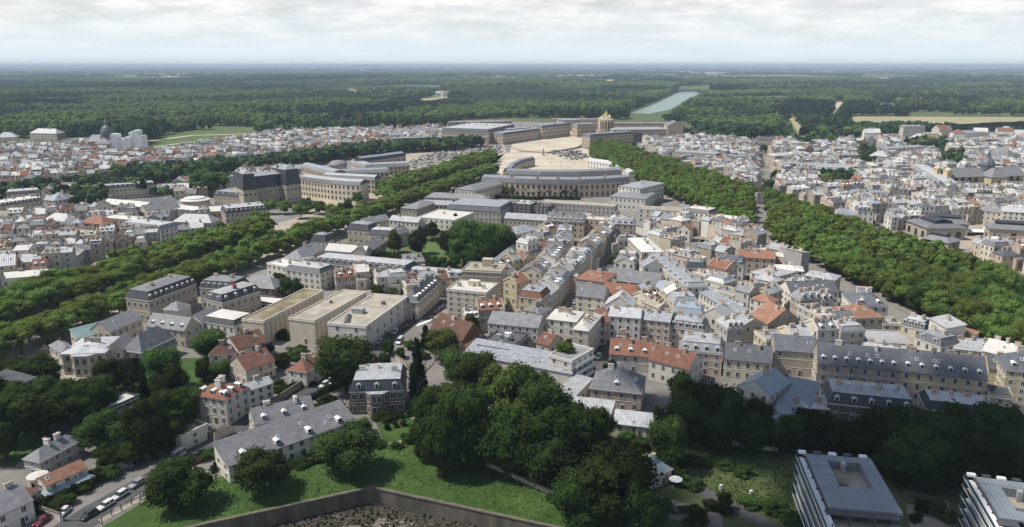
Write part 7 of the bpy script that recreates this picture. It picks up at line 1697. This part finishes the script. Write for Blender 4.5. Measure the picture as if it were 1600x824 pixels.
for pts_, nm_ in (([(888, 500), (928, 448), (972, 398)], 'middle street'), ([(990, 372), (1040, 438), (1095, 495)], 'right-hand street'), ([(700, 472), (756, 425), (840, 368)], 'gallery street'), ([(1189, 400), (1191, 330), (1194, 250)], 'wide street')):
    P_s = px(pts_); k_ = 0; tot = [(a_, b_) for a_, b_ in zip(P_s[:-1], P_s[1:])]
    for a_, b_ in tot:
        d_ = b_ - a_; n_ = max(1, int(d_.length / 13)); an_ = math.atan2(d_.y, d_.x); s_ = Vector((-d_.y, d_.x, 0)).normalized() * 3
        for i_ in range(n_):
            if k_ < 12 and random.random() < .8: car(a_ + d_ * (i_ + random.uniform(.2, .8)) / n_ + s_ * random.choice([-1, 1]), an_, random.choice(['hatch', 'suv', 'estate']), random.choice([0, 1, 2, 4, 5]), f'car in the {nm_}, {NUM[k_]} from its near end', 'cars in the quarter streets'); k_ += 1
# cars on the avenue road and the palace car parks
AVC = 'cars along the left avenue'
for k, t in enumerate(sorted(random.uniform(-20, 420) for _ in range(26))):
    off = random.choice([14, 14, farP - 7, farP - 7, 20]); q = pa + AVP * t + nP * off
    car(q, math.atan2(AVP.y, AVP.x), random.choice(['hatch', 'suv', 'estate', 'van']), random.choice([0, 1, 2, 5, 0]), f'car on the left avenue roadway, {NUM[k]} from the left picture edge', AVC)
lowcar = {}
for c_ in (0, 1, 2, 4, 5, 3):
    d = CARS['hatch']['d']; b = MB(); b.merge(d['body'], None, 0); b.merge(d['roof'], None, 0); b.merge(d['glass'], None, 1); lowcar[c_] = b.mesh('parked_car', ['carpaint%d' % c_, 'pane'])
def park(poly, ang, sp, row_, n, label, group, keep=.75):
    wp = px(poly); ux = Vector((math.cos(ang), math.sin(ang), 0)); uy = Vector((-ux.y, ux.x, 0)); us = [p.dot(ux) for p in wp]; vs = [p.dot(uy) for p in wp]; spots = []; v = min(vs)
    while v < max(vs):
        u = min(us)
        while u < max(us):
            c = ux * u + uy * v; q = proj(c.x, c.y, 0)
            if inpoly(np.array([q[0]]), np.array([q[1]]), poly)[0] and random.random() < keep: spots.append(c)
            u += sp
        v += row_
    spots.sort(key=lambda c: c.length); rest = {}
    for k, c in enumerate(spots):
        col = random.choice([0, 0, 0, 1, 1, 2, 4, 5, 3]); a = ang + math.pi / 2 + (math.pi if random.random() < .5 else 0)
        if k < n: tag(link('parked_car', lowcar[col], None, c + Vector((0, 0, .12)), a), label, 'car', group)
        else:
            M = Matrix.Translation(c + Vector((0, 0, .12))) @ Matrix.Rotation(a, 4, 'Z'); d = CARS['hatch']['d']; b = rest.setdefault(col, MB()); b.merge(d['body'], M, 0); b.merge(d['roof'], M, 0); b.merge(d['glass'], M, 1)
    if rest:
        r0 = empty('distant_cars', (0, 0, 0)); tag(r0, 'far rows of cars at the back of the ' + group, 'cars', kind='stuff')
        for col, b in rest.items(): o = b.build('cars', ['carpaint%d' % col, 'pane'], r0); o['kind'] = 'stuff'
park([(628, 262), (655, 245), (725, 230), (782, 225), (786, 238), (758, 256), (700, 268)], aP * math.pi / 180 + .9, 3.2, 9.0, 150, 'small car in the packed rows of the palace car park', 'palace car park', .72)
park([(862, 236), (905, 236), (922, 246), (895, 252), (866, 244)], aP * math.pi / 180 + 1.2, 3.2, 8.0, 44, 'small car in the block parked on the palace forecourt', 'forecourt cars', .75)
# garden furniture by the park house, markers on the meadow
for k, (u, v) in enumerate([(1040, 790), (1048, 800), (1035, 797), (1030, 805), (1062, 802)]):
    o = empty('garden_table', G(u, v) + Vector((0, 0, .13))); tag(o, 'dark garden table on the gravel terrace by the park house', 'table', 'garden tables')
    b = MB(); b.lathe([(0, .72), (.8, .72), (.8, .78), (0, .78)], 12); b.build('tabletop', 'darkflat', o)
    b = MB(); b.tube((0, 0, 0), (0, 0, .72), .07, .07, 6); b.build('leg', 'metal', o)
    for a in range(3):
        t = a * 2.1 + k; b = MB(); x, y = 1.25 * math.cos(t), 1.25 * math.sin(t); b.box(x - .22, x + .22, y - .22, y + .22, .42, .48, 0, True); b.box(x * 1.16 - .2, x * 1.16 + .2, y * 1.16 - .05, y * 1.16 + .05, .48, .95)
        for sx in (-.18, .18):
            for sy in (-.18, .18): b.tube((x + sx, y + sy, 0), (x + sx, y + sy, .42), .02, .02, 4)
        ch_ = b.build('garden_chair', 'metal'); ch_.location = G(u, v) + Vector((0, 0, .13)); tag(ch_, 'dark metal chair around a garden table on the terrace', 'chair', 'garden chairs')
o = empty('parasol', G(1055, 760)); tag(o, 'small white parasol beside the park house', 'parasol')
b = MB(); b.lathe([(1.9, 2.2), (0, 2.75)], 8); b.build('canopy', 'whitepaint', o); b = MB(); b.tube((0, 0, 0), (0, 0, 2.7), .04, .04, 6); b.build('pole', 'metal', o)
for k, (u, v) in enumerate([(1126, 766), (1173, 775)]):
    o = empty('beehive', G(u, v)); tag(o, ['white upright marker box on the meadow, nearer the park house', 'white upright marker box on the meadow, nearer the modern block'][k], 'marker box'); o.name = 'marker_box'
    b = MB(); b.box(-.3, .3, -.3, .3, .2, 1.5); b.build('body', 'whitepaint', o); b = MB(); b.box(-.36, .36, -.36, .36, 1.5, 1.6, 0, True); b.build('lid', 'trim', o)
    b = MB()
    for sx in (-.25, .25):
        for sy in (-.25, .25): b.box(sx - .04, sx + .04, sy - .04, sy + .04, 0, .2)
    b.build('leg', 'wood', o)
# rooftop machines on the dark flat roof and the white-walled hall
def kit(lbl, items):
    r0 = [q for q in bpy.data.objects if q.parent is None and lbl in q.get('label', '')][0]; ro = [q for q in r0.children if q.name.startswith('roof')][0]
    wl = [q for q in r0.children if q.name.startswith('wall')][0]; H = max(v.co.z for v in ro.data.vertices); X = max(v.co.x for v in wl.data.vertices); Y = max(v.co.y for v in wl.data.vertices)
    for fx, fy, w, d, h, m in items:
        b = MB(); b.box(-w / 2, w / 2, -d / 2, d / 2, 0, h); b.box(-w / 2 - .08, w / 2 + .08, -d / 2 - .08, d / 2 + .08, h + .003, h + .12, 0, True); b.build('roof_machine', m, ro, loc=(fx * X, fy * Y, H))
kit('rooftop machines', [(-.4, .2, 2, 1.5, 1.2, 'greyflat'), (0, .45, 2.4, 1.6, 1.4, 'whitepaint'), (.4, .1, 1.6, 1.6, 1, 'darkflat'), (.1, -.4, 1.2, 1.2, .9, 'greyflat')])
kit('white-walled hall', [(-.3, -.25, 5, 3, 2, 'greyflat'), (.3, .4, 1.4, 1.4, 1.2, 'brownwall')]); kit('middle beige hall', [(-.1, .1, .9, .9, .9, 'darkflat')]); kit('five-storey cream block', [(0, .3, 5, 3, 2.2, 'cream')]); kit('tall tan block', [(.1, .3, 5, 4, 3.5, 'tan')]); kit('black modern block', [(-.3, 0, 3, 2, 1.5, 'whitepaint'), (.3, .2, 3, 2, 1.2, 'whitepaint')])
kit('crowded with roof machines', [(-.4, 0, 3, 2, 1.5, 'darkflat'), (.3, .2, 4, 2, 1.2, 'greyflat')])
leafmat('leaf_grass', (.055, .095, .018), (.095, .14, .034), 0, .3)
# grass tufts and weeds on the bank, rubble in the basin
def tufts(name, label, poly, n, h, w, m, z=0.0, cat='grass', seed=1):
    r = np.random.default_rng(seed); us = [p[0] for p in poly]; vs = [p[1] for p in poly]; u = r.uniform(min(us), max(us), n); v = r.uniform(min(vs), max(vs), n); k = inpoly(u, v, poly); u, v = u[k], v[k]; b = MB()
    for a, c in zip(u, v):
        p = G(a, c, z); s = r.uniform(.5, 1.4)
        for j in range(3):
            t = r.uniform(0, 6.28); dx, dy = math.cos(t) * w * s, math.sin(t) * w * s; ox, oy = r.uniform(-.25, .25, 2)
            b.poly([(p.x + ox - dx, p.y + oy - dy, z), (p.x + ox + dx, p.y + oy + dy, z), (p.x + ox + dy * .4 + dx * .3, p.y + oy - dx * .4 + dy * .3, z + h * s)])
    o = b.build(name, m); tag(o, label, cat, kind='stuff')
bank = [(230, 800), (345, 750), (420, 730), (520, 705), (600, 698), (700, 700), (800, 735), (900, 780), (1000, 824), (880, 822), (800, 803), (581, 757), (330, 812)]
tufts('grass', 'rough grass tufts on the sloping bank above the basin', bank, 12000, .14, .16, 'leaf_grass', .09, seed=2)
tufts('weeds', 'pale flowering weeds scattered over the bank', bank, 120, .4, .2, 'leaf_olive', .09, 'weeds', 3)
tufts('grass', 'long dark grass on the shaded meadow', [(1050, 720), (1150, 700), (1255, 705), (1262, 815), (1180, 800), (1090, 765)], 2600, .28, .2, 'leaf_mid', .09, seed=4)
tufts('undergrowth', 'scrubby weeds growing over the drained basin floor', [(440, 812), (581, 780), (700, 800), (850, 824), (850, 850), (400, 850)], 900, .6, .4, 'leaf_dark', -4.4, 'weeds', 5)
b = MB(); r = random.Random(4)
for k in range(3000):
    p = G(r.uniform(380, 860), r.uniform(782, 850), -4.4); s = r.uniform(.08, .42)
    d = (p - K1); 
    if d.dot(Vector((kl.y, -kl.x, 0))) * (1 if Vector((kl.y, -kl.x, 0)).dot(kr) > 0 else -1) < 0: continue
    a = r.uniform(0, 3); c_, s_ = math.cos(a) * s, math.sin(a) * s
    q = [(p.x + c_, p.y + s_), (p.x - s_, p.y + c_), (p.x - c_, p.y - s_), (p.x + s_, p.y - c_)]; zt = -4.4 + s * r.uniform(.4, .9)
    b.poly([(x, y, zt) for x, y in q], k % 2)
    for j in range(4): b.poly([(*q[j], -4.4), (*q[(j + 1) % 4], -4.4), (*q[(j + 1) % 4], zt), (*q[j], zt)], k % 2)
o = b.build('rubble', ['mud', 'retaining']); tag(o, 'stones and dry rubble strewn over the drained basin floor', 'rubble', kind='stuff')

# ------------------------------------------------------------------ unseen clouds added out of frame for their shade, and the hazy air
def cloud(shade_at, z, rx, ry, seed, label):
    c = shade_at + sd * ((z) / sd.z); r = np.random.default_rng(seed); b = MB()
    for k in range(26):
        a = r.uniform(0, 6.28); q = r.random() ** .5; cx, cy = math.cos(a) * rx * q, math.sin(a) * ry * q; s = r.uniform(.18, .4) * (1.15 - .6 * q); n, m_ = 12, 6; base = len(b.v)
        for i in range(m_ + 1):
            t = math.pi * i / m_
            for j in range(n): p = 2 * math.pi * j / n; w = r.uniform(.88, 1.1); b.v.append((cx + rx * s * math.sin(t) * math.cos(p) * w, cy + ry * s * math.sin(t) * math.sin(p) * w, min(rx, ry) * s * .55 * math.cos(t)))
        for i in range(m_):
            for j in range(n): b.f.append((base + i * n + j, base + (i + 1) * n + j, base + (i + 1) * n + (j + 1) % n, base + i * n + (j + 1) % n)); b.m.append(0)
    o = b.build('cloud', 'cloudwhite', None, True, c); tag(o, label, 'cloud', kind='stuff')
mat('cloudwhite', (.85, .85, .86), 1, .03, .01, 0, spec=0)
SHADE_CLOUDS = [(G(1430, 730), 700, 95, 60, 3, 'grey-bottomed cloud shading the modern blocks'), (Vector((-1500, 5200, 0)), 1500, 1300, 500, 4, 'broad cloud shading the far left woods'), (Vector((900, 3300, 0)), 1300, 500, 250, 5, 'cloud shading the woods beside the canal'), (Vector((-1500, 2050, 0)), 1200, 420, 160, 6, 'cloud shading the woods beyond the cathedral'), (Vector((3000, 7500, 0)), 1700, 1500, 600, 7, 'far cloud shading the right-hand woods')]
for a in SHADE_CLOUDS: cloud(*a)  # out of view, each set along the sun line from the spot it shades
def veil(shade_at, z, rx, ry, op, seed, label):
    """an unseen thin cloud added to dim the sun: a flat lens, partly transparent, frayed at its rim"""
    m = bpy.data.materials.new('unseen_thin_cloud'); m.use_nodes = True; nt = m.node_tree; nt.nodes.clear(); N = nt.nodes.new; L = nt.links.new
    out = N('ShaderNodeOutputMaterial'); tr = N('ShaderNodeBsdfTransparent'); df = N('ShaderNodeBsdfDiffuse'); df.inputs[0].default_value = (.85, .85, .86, 1); mx = N('ShaderNodeMixShader')
    tc = N('ShaderNodeTexCoord'); mp = N('ShaderNodeMapping'); L(tc.outputs['Object'], mp.inputs[0]); mp.inputs[3].default_value = (1 / rx, 1 / ry, 0)
    ln_ = N('ShaderNodeVectorMath'); ln_.operation = 'LENGTH'; L(mp.outputs[0], ln_.inputs[0])
    ns = N('ShaderNodeTexNoise'); L(tc.outputs['Object'], ns.inputs['Vector']); ns.inputs['Scale'].default_value = 4.0 / rx; ns.inputs['Detail'].default_value = 5
    a = N('ShaderNodeMath'); a.operation = 'MULTIPLY_ADD'; L(ns.outputs[0], a.inputs[0]); a.inputs[1].default_value = .7; L(ln_.outputs['Value'], a.inputs[2])
    mr = N('ShaderNodeMapRange'); L(a.outputs[0], mr.inputs[0]); mr.inputs[1].default_value = 1.15; mr.inputs[2].default_value = .75; mr.inputs[3].default_value = 0; mr.inputs[4].default_value = op
    L(mr.outputs[0], mx.inputs[0]); L(tr.outputs[0], mx.inputs[1]); L(df.outputs[0], mx.inputs[2]); L(mx.outputs[0], out.inputs[0]); MATS['unseen_thin_cloud'] = m
    c = shade_at + sd * (z / sd.z); b = MB(); n = 32
    for i in range(9):
        t = math.pi * i / 8
        for k in range(n): p = 2 * math.pi * k / n; b.v.append((rx * math.sin(t) * math.cos(p), ry * math.sin(t) * math.sin(p), min(rx, ry) * .12 * math.cos(t)))
    for i in range(8):
        for k in range(n): b.f.append((i * n + k, (i + 1) * n + k, (i + 1) * n + (k + 1) % n, i * n + (k + 1) % n)); b.m.append(0)
    o = b.build('cloud', 'unseen_thin_cloud', None, True, c); tag(o, label, 'cloud', kind='stuff')
veil(Vector((0, 190, 0)), 900, 420, 150, .10, 1, 'thin unseen cloud added to dim the foreground gardens and bank')  # added out of view to dim the sun on the foreground
veil(Vector((-1700, 3300, 0)), 1300, 1500, 420, .6, 2, 'unseen thin cloud placed to shade a belt of the left woods')  # this and the next two: out of view, placed to darken the woods
veil(Vector((-300, 6500, 0)), 1700, 2600, 900, .7, 3, 'broad unseen cloud placed to shade the middle woods')
veil(Vector((2600, 4200, 0)), 1500, 1500, 500, .6, 4, 'unseen thin cloud placed to shade the right-hand woods')
crowd = MB(); _r = random.Random(8)
for _ in range(150):
    q = G(_r.uniform(775, 930), _r.uniform(222, 268)); u_, v_ = proj(q.x, q.y, 0)
    if not (inpoly(np.array([u_]), np.array([v_]), [(770, 268), (762, 248), (800, 226), (838, 206), (905, 202), (912, 232), (950, 238), (970, 262)])[0]): continue
    for dx in (-.12, .12): crowd.tube((q.x + dx, q.y, .12), (q.x + dx * .8, q.y, .95), .08, .11, 5, 0)
    crowd.tube((q.x, q.y, .9), (q.x, q.y, 1.5), .2, .24, 6, 1 + _r.randrange(2)); crowd.tube((q.x, q.y, 1.5), (q.x, q.y, 1.8), .11, .10, 6, 3)
o = crowd.build('crowd', ['darkflat', 'navy', 'whitepaint', 'pink']); tag(o, 'scattered visitors crossing the palace forecourts', 'crowd', kind='stuff')
def haze():
    m = bpy.data.materials.new('haze'); m.use_nodes = True; nt = m.node_tree; nt.nodes.clear(); o = nt.nodes.new('ShaderNodeOutputMaterial'); v = nt.nodes.new('ShaderNodeVolumePrincipled')
    v.inputs['Color'].default_value = (.66, .82, 1.0, 1); v.inputs['Density'].default_value = HAZE; v.inputs['Anisotropy'].default_value = 0.0
    nt.links.new(v.outputs[0], o.inputs['Volume']); MATS['haze'] = m
    b = MB(); b.box(-120000, 120000, -120000, 120000, -8, 142, 0, True); h = b.build('haze', 'haze'); tag(h, 'pale blue summer haze over the whole town and woods', 'haze', kind='stuff')
HAZE = .000075
haze()
